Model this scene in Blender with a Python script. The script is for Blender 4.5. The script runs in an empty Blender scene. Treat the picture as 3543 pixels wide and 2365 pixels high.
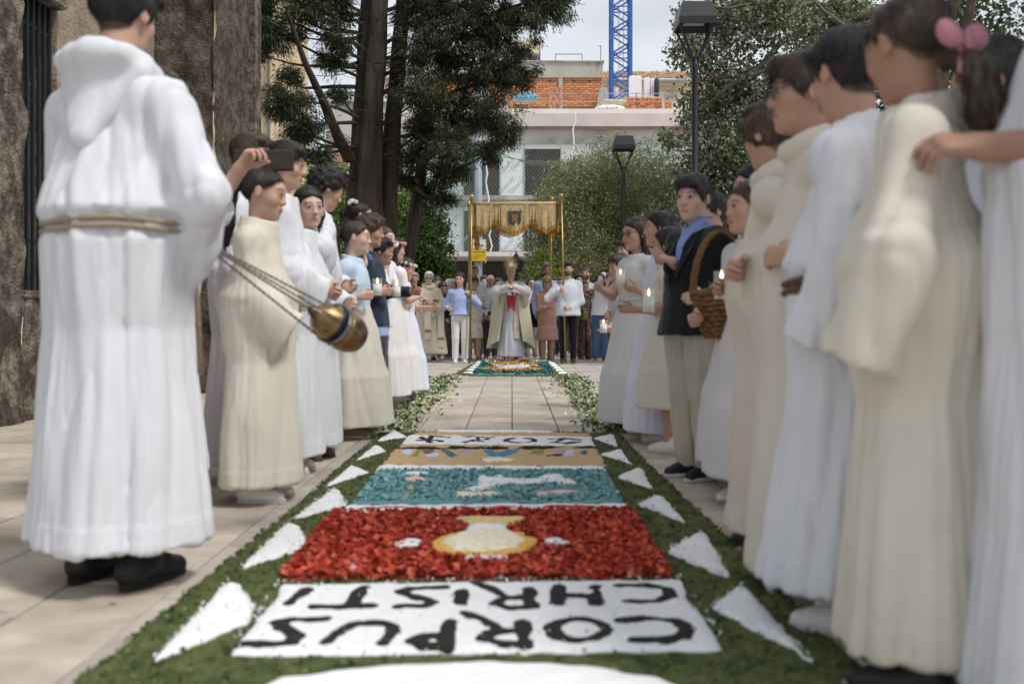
import bpy, math, random
import numpy as np
from mathutils import Vector, Matrix

SC = bpy.context.scene
COL = SC.collection
R_ = math.radians
rng = np.random.default_rng(7)
random.seed(7)

# ------------------------------------------------------------------ camera, sky, sun, exposure
F, CX, HY, CH = 3444.6, 1771.5, 1098.0, 0.80      # focal length in photo pixels, axis, horizon, eye height
cam_d = bpy.data.cameras.new('camera'); cam = bpy.data.objects.new('camera', cam_d); COL.objects.link(cam)
cam.location = (0, 0, CH); cam.rotation_euler = (R_(90), 0, 0)
cam_d.sensor_width = 36; cam_d.lens = 35; cam_d.shift_y = -(1182.5 - HY) / 3543
cam_d.clip_start = 0.05; cam_d.clip_end = 1000
cam_d.dof.use_dof = True; cam_d.dof.focus_distance = 16.5; cam_d.dof.aperture_fstop = 2.6
SC.camera = cam

SUN_EL, SUN_AZ = 56, 125
W = bpy.data.worlds.new('World'); SC.world = W; W.use_nodes = True
wt = W.node_tree; wt.nodes.clear()
def wn(t, **k):
    n = wt.nodes.new(t)
    for a, b in k.items(): setattr(n, a, b)
    return n
sky = wn('ShaderNodeTexSky', sky_type='NISHITA', sun_disc=False)
sky.sun_elevation = R_(SUN_EL); sky.sun_rotation = R_(SUN_AZ); sky.air_density = 1.2; sky.dust_density = 2.5
tc = wn('ShaderNodeTexCoord'); mp = wn('ShaderNodeMapping'); mp.inputs['Scale'].default_value = (1.0, 1.0, 3.2)
n1 = wn('ShaderNodeTexNoise'); n1.inputs['Scale'].default_value = 2.3; n1.inputs['Detail'].default_value = 6; n1.inputs['Roughness'].default_value = .55
cr = wn('ShaderNodeValToRGB'); cr.color_ramp.elements[0].position = .30; cr.color_ramp.elements[1].position = .68
cr.color_ramp.elements[0].color = (4.9, 5.3, 6.1, 1); cr.color_ramp.elements[1].color = (8.4, 8.6, 9.0, 1)
mx = wn('ShaderNodeMixRGB'); mx.inputs[0].default_value = .86
bg = wn('ShaderNodeBackground'); bg.inputs[1].default_value = .088
wo = wn('ShaderNodeOutputWorld')
L = wt.links.new
L(tc.outputs['Generated'], mp.inputs[0]); L(mp.outputs[0], n1.inputs['Vector']); L(n1.outputs[0], cr.inputs[0])
L(sky.outputs[0], mx.inputs[1]); L(cr.outputs[0], mx.inputs[2]); L(mx.outputs[0], bg.inputs[0]); L(bg.outputs[0], wo.inputs[0])

sl = bpy.data.lights.new('sun', 'SUN'); sl.energy = 2.0; sl.angle = R_(13); sl.color = (1, .96, .9)
sun = bpy.data.objects.new('sun', sl); COL.objects.link(sun)
_az = R_(SUN_AZ); _el = R_(SUN_EL)
_d = Vector((math.sin(_az) * math.cos(_el), math.cos(_az) * math.cos(_el), math.sin(_el)))
sun.rotation_euler = _d.to_track_quat('Z', 'Y').to_euler()
SC.view_settings.view_transform = 'Standard'; SC.view_settings.look = 'None'
SC.view_settings.exposure = 0.38; SC.view_settings.gamma = 1
SC.cycles.use_denoising = True
SC.cycles.max_bounces = 6; SC.cycles.transparent_max_bounces = 12

# ------------------------------------------------------------------ helpers
def at(px, py, D): return np.array([(px - CX) / F * D, D, CH - (py - HY) / F * D])
def gnd(px, py): k = CH / (py - HY); return ((px - CX) * k, F * k)
def dsp(x, y): return gnd(x * 1.5083, y * 1.5083)
def tag(o, label=None, cat=None, group=None, kind=None):
    if label: o['label'] = label
    if cat: o['category'] = cat
    if group: o['group'] = group
    if kind: o['kind'] = kind
    return o
def link(o, parent=None):
    COL.objects.link(o)
    if parent is not None: o.parent = parent
    return o
def empty(name, loc=(0, 0, 0), rz=0, parent=None):
    o = bpy.data.objects.new(name, None); o.location = loc; o.rotation_euler = (0, 0, rz); o.empty_display_size = .1
    return link(o, parent)
def npmesh(name, V, Q, mat=None, parent=None, smooth=True, col=None, loc=None):
    """one mesh object out of numpy arrays (all faces the same size)"""
    me = bpy.data.meshes.new(name)
    V = np.ascontiguousarray(V, dtype=np.float32); Q = np.ascontiguousarray(Q, dtype=np.int32)
    n, k = Q.shape
    me.vertices.add(len(V)); me.vertices.foreach_set('co', V.ravel())
    me.loops.add(n * k); me.loops.foreach_set('vertex_index', Q.ravel())
    me.polygons.add(n); me.polygons.foreach_set('loop_start', np.arange(0, n * k, k, dtype=np.int32))
    me.polygons.foreach_set('use_smooth', np.full(n, smooth, dtype=bool))
    me.update(calc_edges=True)
    if col is not None:
        a = me.color_attributes.new('Col', 'FLOAT_COLOR', 'POINT')
        c = np.ones((len(V), 4), np.float32); c[:, :3] = col
        a.data.foreach_set('color', c.ravel())
    if mat: me.materials.append(mat)
    o = bpy.data.objects.new(name, me)
    if loc is not None: o.location = loc
    return link(o, parent)
class MB:
    """collects faces of one part"""
    def __init__(s): s.v = []; s.f = []
    def add(s, v, f):
        b = len(s.v); s.v += [tuple(map(float, p)) for p in v]; s.f += [tuple(b + i for i in q) for q in f]; return s
    def box(s, c, size, rz=0, bev=0):
        hx, hy, hz = size[0] / 2, size[1] / 2, size[2] / 2; ca, sa = math.cos(rz), math.sin(rz)
        def T(x, y, z): return (c[0] + x * ca - y * sa, c[1] + x * sa + y * ca, c[2] + z)
        if bev <= 0:
            v = [T(x, y, z) for z in (-hz, hz) for x, y in ((-hx, -hy), (hx, -hy), (hx, hy), (-hx, hy))]
            return s.add(v, [(3, 2, 1, 0), (4, 5, 6, 7), (0, 1, 5, 4), (1, 2, 6, 5), (2, 3, 7, 6), (3, 0, 4, 7)])
        v = []
        for z, i in ((-hz, bev), (-hz + bev, 0), (hz - bev, 0), (hz, bev)):
            v += [T(x, y, z) for x, y in ((-hx + i, -hy + i), (hx - i, -hy + i), (hx - i, hy - i), (-hx + i, hy - i))]
        f = [(3, 2, 1, 0), (12, 13, 14, 15)]
        for k in range(3):
            for j in range(4): f.append((k * 4 + j, k * 4 + (j + 1) % 4, k * 4 + 4 + (j + 1) % 4, k * 4 + 4 + j))
        return s.add(v, f)
    def tube(s, pts, rad, n=8, cap=True):
        pts = [Vector(p) for p in pts]; m = len(pts)
        rad = rad if hasattr(rad, '__len__') else [rad] * m
        v = []; ref = None
        for i, p in enumerate(pts):
            t = (pts[min(i + 1, m - 1)] - pts[max(i - 1, 0)]).normalized()
            if ref is None: ref = t.orthogonal().normalized()
            a = (ref - t * ref.dot(t)).normalized(); ref = a; b = t.cross(a)
            for k in range(n):
                q = 2 * math.pi * k / n; v.append(p + (a * math.cos(q) + b * math.sin(q)) * rad[i])
        f = [(i * n + k, i * n + (k + 1) % n, (i + 1) * n + (k + 1) % n, (i + 1) * n + k) for i in range(m - 1) for k in range(n)]
        if cap: f += [tuple(reversed(range(n))), tuple((m - 1) * n + k for k in range(n))]
        return s.add(v, f)
    def lathe(s, prof, n=16, c=(0, 0, 0), M=None):
        v = []
        for r, z in prof:
            for k in range(n):
                q = 2 * math.pi * k / n; p = Vector((r * math.cos(q), r * math.sin(q), z))
                if M is not None: p = M @ p
                v.append(p + Vector(c))
        m = len(prof)
        f = [(i * n + k, i * n + (k + 1) % n, (i + 1) * n + (k + 1) % n, (i + 1) * n + k) for i in range(m - 1) for k in range(n)]
        f += [tuple(reversed(range(n))), tuple((m - 1) * n + k for k in range(n))]
        return s.add(v, f)
    def prism(s, poly, z0, z1):
        n = len(poly); v = [(x, y, z0) for x, y in poly] + [(x, y, z1) for x, y in poly]
        return s.add(v, [tuple(reversed(range(n))), tuple(range(n, 2 * n))] + [(i, (i + 1) % n, n + (i + 1) % n, n + i) for i in range(n)])
    def build(s, name, mat=None, parent=None, smooth=False, loc=None):
        me = bpy.data.meshes.new(name); me.from_pydata(s.v, [], s.f); me.update()
        if smooth: me.polygons.foreach_set('use_smooth', [True] * len(me.polygons))
        if mat: me.materials.append(mat)
        o = bpy.data.objects.new(name, me)
        if loc is not None: o.location = loc
        return link(o, parent)

# ------------------------------------------------------------------ materials
_mats = {}
def mat(name, col=(.5, .5, .5), rough=.7, var=.12, scale=12., bump=0., bscale=60., metal=0., attr=False, objrand=0.,
        stretch=(1, 1, 1), spec=.4, sss=0., sheen=0., emit=0., alpha=None, trans=0., second=None, sec_scale=3., sec_lo=.45, sec_hi=.6, bdist=.004, world=False):
    if name in _mats: return _mats[name]
    m = bpy.data.materials.new(name); m.use_nodes = True; nt = m.node_tree; N = nt.nodes; LK = nt.links.new
    b = N['Principled BSDF']
    b.inputs['Roughness'].default_value = rough; b.inputs['Metallic'].default_value = metal
    b.inputs['Specular IOR Level'].default_value = spec
    t = N.new('ShaderNodeTexCoord'); mpn = N.new('ShaderNodeMapping'); mpn.inputs['Scale'].default_value = stretch
    if world:
        gm = N.new('ShaderNodeNewGeometry'); LK(gm.outputs['Position'], mpn.inputs[0])
    else: LK(t.outputs['Object'], mpn.inputs[0])
    if attr:
        a = N.new('ShaderNodeAttribute'); a.attribute_name = 'Col'; csock = a.outputs['Color']
    else:
        a = N.new('ShaderNodeRGB'); a.outputs[0].default_value = (*col, 1); csock = a.outputs[0]
    if second is not None:
        ns = N.new('ShaderNodeTexNoise'); ns.inputs['Scale'].default_value = sec_scale; ns.inputs['Detail'].default_value = 7; ns.inputs['Roughness'].default_value = .65
        LK(mpn.outputs[0], ns.inputs['Vector'])
        rp = N.new('ShaderNodeValToRGB'); rp.color_ramp.elements[0].position = sec_lo; rp.color_ramp.elements[1].position = sec_hi
        LK(ns.outputs[0], rp.inputs[0])
        mm = N.new('ShaderNodeMixRGB'); mm.inputs[2].default_value = (*second, 1); LK(rp.outputs[0], mm.inputs[0]); LK(csock, mm.inputs[1]); csock = mm.outputs[0]
    if var > 0 or objrand > 0:
        n = N.new('ShaderNodeTexNoise'); n.inputs['Scale'].default_value = scale; n.inputs['Detail'].default_value = 5
        LK(mpn.outputs[0], n.inputs['Vector'])
        mr = N.new('ShaderNodeMapRange'); mr.inputs[1].default_value = .25; mr.inputs[2].default_value = .75
        mr.inputs[3].default_value = 1 - var; mr.inputs[4].default_value = 1 + var; LK(n.outputs[0], mr.inputs[0]); fac = mr.outputs[0]
        if objrand > 0:
            oi = N.new('ShaderNodeObjectInfo'); m2 = N.new('ShaderNodeMapRange'); m2.inputs[3].default_value = 1 - objrand; m2.inputs[4].default_value = 1 + objrand
            LK(oi.outputs['Random'], m2.inputs[0]); mu = N.new('ShaderNodeMath'); mu.operation = 'MULTIPLY'; LK(fac, mu.inputs[0]); LK(m2.outputs[0], mu.inputs[1]); fac = mu.outputs[0]
        vm = N.new('ShaderNodeVectorMath'); vm.operation = 'SCALE'; LK(csock, vm.inputs[0]); LK(fac, vm.inputs['Scale']); csock = vm.outputs[0]
    LK(csock, b.inputs['Base Color'])
    if bump > 0:
        nb = N.new('ShaderNodeTexNoise'); nb.inputs['Scale'].default_value = bscale; nb.inputs['Detail'].default_value = 4
        LK(mpn.outputs[0], nb.inputs['Vector']); bp = N.new('ShaderNodeBump'); bp.inputs['Strength'].default_value = bump; bp.inputs['Distance'].default_value = bdist
        LK(nb.outputs[0], bp.inputs['Height']); LK(bp.outputs[0], b.inputs['Normal'])
    if sss > 0:
        b.inputs['Subsurface Weight'].default_value = sss; b.inputs['Subsurface Radius'].default_value = (.012, .005, .003); b.inputs['Subsurface Scale'].default_value = 1.0
    if sheen > 0: b.inputs['Sheen Weight'].default_value = sheen; b.inputs['Sheen Roughness'].default_value = .5
    if emit > 0: b.inputs['Emission Color'].default_value = (*col, 1); b.inputs['Emission Strength'].default_value = emit
    if alpha is not None: b.inputs['Alpha'].default_value = alpha
    if trans > 0: b.inputs['Transmission Weight'].default_value = trans
    _mats[name] = m; return m
def leafmat(name, tr=.35):
    """vertex-coloured leaf, lets some light through"""
    if name in _mats: return _mats[name]
    m = bpy.data.materials.new(name); m.use_nodes = True; nt = m.node_tree; N = nt.nodes; LK = nt.links.new
    b = N['Principled BSDF']; b.inputs['Roughness'].default_value = .5; b.inputs['Specular IOR Level'].default_value = .35
    a = N.new('ShaderNodeAttribute'); a.attribute_name = 'Col'; LK(a.outputs['Color'], b.inputs['Base Color'])
    tl = N.new('ShaderNodeBsdfTranslucent'); LK(a.outputs['Color'], tl.inputs['Color'])
    ms = N.new('ShaderNodeMixShader'); ms.inputs[0].default_value = tr
    LK(b.outputs[0], ms.inputs[1]); LK(tl.outputs[0], ms.inputs[2]); LK(ms.outputs[0], N['Material Output'].inputs[0])
    _mats[name] = m; return m

# ------------------------------------------------------------------ implicit surfaces
def wob(P, fr, seed=0, n=5):
    """cheap smooth noise in -1..1 (P: ...x3)"""
    r = np.random.default_rng(seed); o = 0
    for i in range(n):
        d = r.normal(size=3); d /= np.linalg.norm(d); f = fr * (.6 + 1.1 * r.random())
        o = o + np.sin((P[..., 0] * d[0] + P[..., 1] * d[1] + P[..., 2] * d[2]) * f * 6.283 + r.random() * 6.283)
    return o / n * 1.3
def axis(lo, hi, coarse, fine=()):
    """non-uniform grid line positions: fine = [(a, b, step)]"""
    iv = sorted((max(a, lo), min(b, hi), s) for a, b, s in fine if b > lo and a < hi)
    out = []; x = lo; mg = []
    for a, b, s in iv:
        if mg and a <= mg[-1][1]: mg[-1] = (mg[-1][0], max(b, mg[-1][1]), min(s, mg[-1][2]))
        else: mg.append((a, b, s))
    for a, b, s in mg:
        if a > x: out += list(np.linspace(x, a, max(2, int(math.ceil((a - x) / coarse)) + 1))[:-1])
        out += list(np.linspace(a, b, max(2, int(math.ceil((b - a) / s)) + 1))[:-1]); x = b
    out += list(np.linspace(x, max(hi, x + coarse), max(2, int(math.ceil((hi - x) / coarse)) + 1)))
    return np.array(out, np.float32)
class Grid:
    def __init__(s, xs, ys, zs):
        s.ax = [np.asarray(a, np.float32) for a in (xs, ys, zs)]
        s.F = np.full([len(a) for a in s.ax], .5, np.float32); s.pad = max(float(np.diff(a).max()) for a in s.ax) * 1.3
    def block(s, lo, hi, k):
        ix = []
        for a, l, h in zip(s.ax, lo, hi):
            i0 = int(np.searchsorted(a, l - s.pad - k)); i1 = int(np.searchsorted(a, h + s.pad + k)); ix.append(slice(max(0, i0 - 1), min(len(a), i1 + 1)))
        X, Y, Z = s.ax[0][ix[0]][:, None, None], s.ax[1][ix[1]][None, :, None], s.ax[2][ix[2]][None, None, :]
        return tuple(ix), X, Y, Z
    def put(s, fn, lo, hi, k=.01, op='u'):
        ix, X, Y, Z = s.block(lo, hi, k)
        if any(q.stop <= q.start for q in ix): return
        d = fn(X, Y, Z); f = s.F[ix]
        if op == 'u':
            if k > 0: h = np.maximum(k - np.abs(f - d), 0) / k; s.F[ix] = np.minimum(f, d) - h * h * k * .25
            else: s.F[ix] = np.minimum(f, d)
        elif op == 's':
            d = -d
            if k > 0: h = np.maximum(k - np.abs(f - d), 0) / k; s.F[ix] = np.maximum(f, d) + h * h * k * .25
            else: s.F[ix] = np.maximum(f, d)
        else: s.F[ix] = np.maximum(f, d)
    def cap(s, a, b, ra, rb=None, k=.01, op='u', S=None):
        a = np.asarray(a, float); b = np.asarray(b, float); rb = ra if rb is None else rb
        sx, sy, sz = S if S is not None else (1, 1, 1); m = min(sx, sy, sz); M_ = np.array([sx, sy, sz])
        A = a / M_; B = b / M_; ba = B - A; bb = max(float(ba @ ba), 1e-9)
        def fn(X, Y, Z):
            px, py, pz = X / sx - A[0], Y / sy - A[1], Z / sz - A[2]
            h = np.clip((px * ba[0] + py * ba[1] + pz * ba[2]) / bb, 0, 1)
            return (np.sqrt((px - ba[0] * h) ** 2 + (py - ba[1] * h) ** 2 + (pz - ba[2] * h) ** 2) - (ra + (rb - ra) * h)) * m
        r = max(ra, rb) * M_
        s.put(fn, np.minimum(a, b) - r, np.maximum(a, b) + r, k, op)
    def ell(s, c, r, k=.01, op='u', R=None):
        c = np.asarray(c, float); r = np.asarray(r, float); R = np.eye(3) if R is None else np.asarray(R)
        mr = float(r.min())
        def fn(X, Y, Z):
            x, y, z = X - c[0], Y - c[1], Z - c[2]
            u = (x * R[0, 0] + y * R[1, 0] + z * R[2, 0]) / r[0]; v = (x * R[0, 1] + y * R[1, 1] + z * R[2, 1]) / r[1]; w = (x * R[0, 2] + y * R[1, 2] + z * R[2, 2]) / r[2]
            k0 = np.sqrt(u * u + v * v + w * w) + 1e-9
            k1 = np.sqrt((u / r[0]) ** 2 + (v / r[1]) ** 2 + (w / r[2]) ** 2) + 1e-9
            return k0 * (k0 - 1) / k1
        e = np.sqrt((R ** 2) @ (r ** 2))
        s.put(fn, c - e, c + e, k, op)
    def mesh(s, smooth=0):
        Fv = s.F; xs, ys, zs = s.ax
        # keep the border outside
        Fv[0] = np.maximum(Fv[0], .01); Fv[-1] = np.maximum(Fv[-1], .01); Fv[:, 0] = np.maximum(Fv[:, 0], .01); Fv[:, -1] = np.maximum(Fv[:, -1], .01)
        Fv[:, :, 0] = np.maximum(Fv[:, :, 0], .01); Fv[:, :, -1] = np.maximum(Fv[:, :, -1], .01)
        ng = Fv < 0; c = np.zeros([n - 1 for n in Fv.shape], np.uint8)
        off = [(i, j, k) for i in (0, 1) for j in (0, 1) for k in (0, 1)]
        for i, j, k in off: c += ng[i:i + c.shape[0], j:j + c.shape[1], k:k + c.shape[2]]
        act = (c > 0) & (c < 8); I, J, K = np.nonzero(act); n = len(I)
        vid = np.full(act.shape, -1, np.int32); vid[act] = np.arange(n)
        P = np.zeros((n, 3), np.float32); ct = np.zeros(n, np.float32)
        for a in off:
            for ax_ in range(3):
                if a[ax_]: continue
                b = list(a); b[ax_] = 1
                f0 = Fv[I + a[0], J + a[1], K + a[2]]; f1 = Fv[I + b[0], J + b[1], K + b[2]]
                m = (f0 < 0) != (f1 < 0); t = (f0[m] / (f0[m] - f1[m]))
                q = np.stack([xs[I[m] + a[0]], ys[J[m] + a[1]], zs[K[m] + a[2]]], 1); e = (xs, ys, zs)[ax_]; ii = (I, J, K)[ax_][m]
                q[:, ax_] = e[ii] * (1 - t) + e[ii + 1] * t
                P[m] += q; ct[m] += 1
        P /= ct[:, None]
        Q = []
        for ax_ in range(3):
            o1, o2 = (ax_ + 1) % 3, (ax_ + 2) % 3
            sl0 = [slice(1, -1)] * 3; sl1 = [slice(1, -1)] * 3; sl0[ax_] = slice(0, -1); sl1[ax_] = slice(1, None)
            A, B = ng[tuple(sl0)], ng[tuple(sl1)]
            idx = np.stack(np.nonzero(A != B), 1); fl = A[tuple(idx.T)]
            idx[:, o1] += 1; idx[:, o2] += 1
            def cell(d1, d2):
                q = idx.copy(); q[:, o1] += d1; q[:, o2] += d2; return vid[q[:, 0], q[:, 1], q[:, 2]]
            q = np.stack([cell(-1, -1), cell(0, -1), cell(0, 0), cell(-1, 0)], 1)
            q[~fl] = q[~fl][:, ::-1]; Q.append(q)
        Q = np.concatenate(Q)
        for _ in range(smooth): P = lap(P, Q)
        return P, Q
def lap(P, Q, w=.6):
    n = len(P); e = np.concatenate([Q[:, [0, 1]], Q[:, [1, 2]], Q[:, [2, 3]], Q[:, [3, 0]]]); a = e[:, 0]; b = e[:, 1]
    ct = np.maximum(np.bincount(a, minlength=n) + np.bincount(b, minlength=n), 1)
    out = np.empty_like(P)
    for i in range(3): out[:, i] = (np.bincount(a, P[b, i], n) + np.bincount(b, P[a, i], n)) / ct
    return P * (1 - w) + out * w
def normals(P, Q):
    fn = np.cross(P[Q[:, 2]] - P[Q[:, 0]], P[Q[:, 3]] - P[Q[:, 1]]); n = np.zeros_like(P)
    for i in range(3):
        for j in range(4): n[:, i] += np.bincount(Q[:, j], fn[:, i], len(P))
    return n / (np.linalg.norm(n, axis=1, keepdims=True) + 1e-12)

def leaves(name, C, ln, wd, col, mat_, parent, jit=.25, up=.0, tri=False, seed=0, along=None, kind=None):
    """a crown of many separate leaf faces"""
    r = np.random.default_rng(seed); n = len(C)
    u = r.normal(size=(n, 3)) if along is None else along + r.normal(size=(n, 3)) * .35
    u[:, 2] -= up; u /= np.linalg.norm(u, axis=1, keepdims=True)
    w = np.cross(u, r.normal(size=(n, 3))); w /= np.linalg.norm(w, axis=1, keepdims=True)
    L_ = ln * (1 + jit * r.normal(size=(n, 1))); W_ = wd * (1 + jit * r.normal(size=(n, 1)))
    col = np.asarray(col); ci = col[r.integers(0, len(col), n)] * (1 + .22 * r.normal(size=(n, 1))).clip(.5, 1.7)
    nn = np.cross(u, w) * W_ * .25
    if tri:
        V = np.stack([C - w * W_ * .5, C + w * W_ * .5, C + u * L_], 1); k = 3
    else:
        V = np.stack([C, C + u * L_ * .5 + w * W_ * .5 + nn, C + u * L_, C + u * L_ * .5 - w * W_ * .5 + nn], 1); k = 4
    return npmesh(name, V.reshape(-1, 3), np.arange(n * k).reshape(n, k), mat_, parent, False, np.repeat(ci, k, 0))
def inball(n, seed, p=.5):
    r = np.random.default_rng(seed); v = r.normal(size=(n, 3)); v /= np.linalg.norm(v, axis=1, keepdims=True); return v * (r.random((n, 1)) ** p)
# ------------------------------------------------------------------ ground and paving
m_mortar = mat('paving joint', (.16, .145, .125), .9, .15, 6, .3, 80)
m_slab = mat('paving stone', (.52, .46, .385), .72, .14, 7, .4, 110, objrand=.13, second=(.38, .32, .255), sec_scale=2.3, sec_lo=.42, sec_hi=.66, bdist=.002, world=True)
m_slab_far = mat('paving stone far', (.50, .45, .395), .75, .16, 1.1, .3, 90, second=(.38, .335, .29), sec_scale=1.6, world=True)
g = MB(); g.add([(-300, -40, -.012), (300, -40, -.012), (300, 420, -.012), (-300, 420, -.012)], [(0, 1, 2, 3)])
ground = tag(g.build('pavement', m_mortar), kind='structure')
SW, SLN, GAP = .333, .667, .008
slab_me = None; cells = []
for i in range(-34, 40):
    for j in range(-5, 32):
        x = (i + .5) * SW; y = (j + (.5 if i % 2 else 0) + .25 * ((i * 7) % 3 == 0)) * SLN
        if y > 20.8: continue
        px = CX + x / max(y, .1) * F; cov = y < 1.7 or px < -250 or px > 3790 or (-.9 < x < .72 and (y < 6.6 or 13.8 < y < 17.2)); cells.append((x, y, 0 if cov else 1 / y ** 3))
cells.sort(key=lambda c: -c[2])
b = MB(); b.box((0, 0, -.03), (SW - GAP, SLN - GAP, .06), bev=.003); proto = b.build('slab', m_slab, ground)
rest = MB()
for n, (x, y, a) in enumerate(cells):
    if n < 290 and a > 0:
        o = proto if n == 0 else link(proto.copy(), ground)
        o.location = (x, y, rng.uniform(-.0015, .0015)); o.rotation_euler = (0, 0, rng.normal() * .0015)
    else: rest.box((x, y, -.03), (SW - GAP, SLN - GAP, .06))
tag(rest.build('far_slabs', m_slab_far, ground), kind='stuff')
g = MB(); g.add([(-200, 20.9, -.004), (200, 20.9, -.004), (200, 420, -.004), (-200, 420, -.004)], [(0, 1, 2, 3)])
g.build('far_paving', m_slab_far, ground)

# ------------------------------------------------------------------ petal and sawdust carpets
def polyd(poly, X, Y):
    """signed distance to a polygon in the plane"""
    d = None; ins = None; n = len(poly)
    for i in range(n):
        ax, ay = poly[i]; bx, by = poly[(i + 1) % n]; ex, ey = bx - ax, by - ay
        px, py = X - ax, Y - ay; h = np.clip((px * ex + py * ey) / (ex * ex + ey * ey + 1e-12), 0, 1)
        q = (px - ex * h) ** 2 + (py - ey * h) ** 2; d = q if d is None else np.minimum(d, q)
        c = ((ay > Y) != (by > Y)) & (X < (bx - ax) * (Y - ay) / (by - ay + 1e-12) + ax)
        ins = c if ins is None else ins ^ c
    return np.sqrt(d) * np.where(ins, -1, 1)
def strokes(lines, w, X, Y):
    d = None
    for ln in lines:
        for (ax, ay), (bx, by) in zip(ln[:-1], ln[1:]):
            ex, ey = bx - ax, by - ay; px, py = X - ax, Y - ay; h = np.clip((px * ex + py * ey) / (ex * ex + ey * ey + 1e-12), 0, 1)
            q = (px - ex * h) ** 2 + (py - ey * h) ** 2; d = q if d is None else np.minimum(d, q)
    return np.sqrt(d) - w / 2
def pile(name, mat_, parent, d2, lo, hi, z0, h, res=.014, edge=.008, rough=.004, seed=0):
    """a heap of loose material with a ragged rim and an uneven top"""
    xs = np.arange(lo[0] - .03, hi[0] + .03, res); ys = np.arange(lo[1] - .03, hi[1] + .03, res); zs = np.array([z0 - .012, z0 - .004] + list(np.linspace(z0 + .004, z0 + h + rough * 2 + .006, 6)))
    G = Grid(xs, ys, zs); X, Y = G.ax[0][:, None], G.ax[1][None, :]; P = np.stack(np.broadcast_arrays(X, Y, np.zeros_like(X)), -1)
    d = d2(X, Y) + wob(P, 22, seed) * edge * .5 + wob(P, 6, seed + 1) * edge
    top = z0 + h + rough * (wob(P, 14, seed + 2) + .6 * wob(P, 40, seed + 3))
    dome = np.clip(-d / .03, 0, 1) ** .5
    G.F = np.maximum(np.maximum(d[..., None], G.ax[2][None, None, :] - (z0 + (top - z0) * dome)[..., None]), (z0 - .008) - G.ax[2][None, None, :]).astype(np.float32)
    V, Q = G.mesh()
    return npmesh(name, V, Q, mat_, parent)
def ppile(name, mat_, parent, poly, z0, h, **k):
    a = np.array(poly); return pile(name, mat_, parent, lambda X, Y: polyd(poly, X, Y), a.min(0), a.max(0), z0, h, **k)
def scatter(name, mat_, parent, poly, n, size, cols, z, seed, flat=.35, lift=.01):
    """loose chips lying on a panel"""
    r = np.random.default_rng(seed); a = np.array(poly); lo, hi = a.min(0), a.max(0); P = np.zeros((0, 2))
    while len(P) < n:
        q = lo + r.random((n * 2, 2)) * (hi - lo); P = np.concatenate([P, q[polyd(poly, q[:, 0], q[:, 1]) < -.004]])
    P = P[:n]; C = np.column_stack([P, z + r.random(n) * lift])
    t = r.random(n) * 6.283; u = np.column_stack([np.cos(t), np.sin(t), r.normal(size=n) * flat]); v = np.column_stack([-np.sin(t), np.cos(t), r.normal(size=n) * flat])
    s = size * (.6 + .9 * r.random((n, 1))); u *= s; v *= s * (.35 + .4 * r.random((n, 1)))
    V = np.stack([C - u - v, C + u - v, C + u + v, C - u + v], 1).reshape(-1, 3)
    cols = np.asarray(cols); c = cols[r.integers(0, len(cols), n)] * (1 + .2 * r.normal(size=(n, 1))).clip(.5, 1.6)
    o = npmesh(name, V, np.arange(n * 4).reshape(n, 4), mat_, parent, False, np.repeat(c, 4, 0))
    return tag(o, kind='stuff')
m_green = mat('green sawdust', (.108, .13, .040), .95, .35, 60, .8, 190, second=(.045, .07, .018), sec_scale=9, bdist=.01)
m_white = mat('white salt', (.86, .87, .88), .8, .03, 60, .5, 220, bdist=.004)
m_black = mat('black sawdust', (.022, .018, .016), .95, .4, 90, .8, 200, bdist=.006)
m_red = mat('red chips bed', (.33, .035, .02), .9, .3, 50, .9, 90, bdist=.012)
m_teal = mat('teal sawdust', (.16, .35, .36), .95, .25, 60, .8, 120, bdist=.008)
m_tan = mat('tan sawdust', (.60, .41, .22), .95, .15, 60, .7, 130, bdist=.008)
m_yel = mat('yellow sawdust', (.80, .47, .12), .95, .18, 50, .7, 110, bdist=.008)
m_cream = mat('cream sawdust', (.88, .82, .62), .95, .2, 50, .7, 110, bdist=.008)
m_pink = mat('pink sawdust', (.8, .52, .5), .95, .15, 60, .6, 110)
m_chip = mat('loose chip', attr=True, var=.0, rough=.85, spec=.3)
m_blu = mat('blue sawdust', (.06, .25, .42), .95, .2, 60, .6, 110)
m_lblu = mat('pale blue sawdust', (.52, .62, .85), .95, .12, 60, .5, 110)
m_olv = mat('olive sawdust', (.25, .27, .09), .95, .2, 60, .6, 110)
m_slate = mat('slate sawdust', (.06, .16, .2), .95, .2, 60, .6, 110)
m_brn = mat('brown sawdust', (.2, .1, .075), .95, .2, 60, .6, 110)
m_lil = mat('lilac sawdust', (.42, .35, .47), .95, .2, 60, .6, 110)
m_sred = mat('red sawdust', (.62, .10, .06), .95, .2, 60, .6, 110)

carpet = tag(empty('flower_carpet', (-.07, 4.5, 0)), 'long sawdust carpet lettered CORPUS CHRISTI with green border and white triangles', 'carpet')
carpet.location = (0, 0, 0)
outer = [(-.98, 1.55), (.83, 1.55), (.81, 2.2), (.80, 3.0), (.77, 4.2), (.75, 5.5), (.74, 6.85), (-.2, 6.95), (-.91, 6.85), (-.92, 5.2), (-.93, 3.6), (-.95, 2.6)]
ppile('green_border', m_green, carpet, outer, 0, .012, res=.018, edge=.02, rough=.004, seed=3)
scatter('sawdust_grains', m_chip, carpet, outer, 26000, .005, [(.115, .135, .042), (.08, .10, .03), (.16, .175, .065), (.06, .07, .024)], .009, 5, .7, .006)
def dpoly(l): return [dsp(*p) for p in l]
def zpoly(l): return [gnd(300 + x * 1.1068, 1750 + y * 1.1068) for x, y in l]
def qpoly(l): return [gnd(1200 + x / 1.9575, 1480 + y / 1.9575) for x, y in l]
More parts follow.
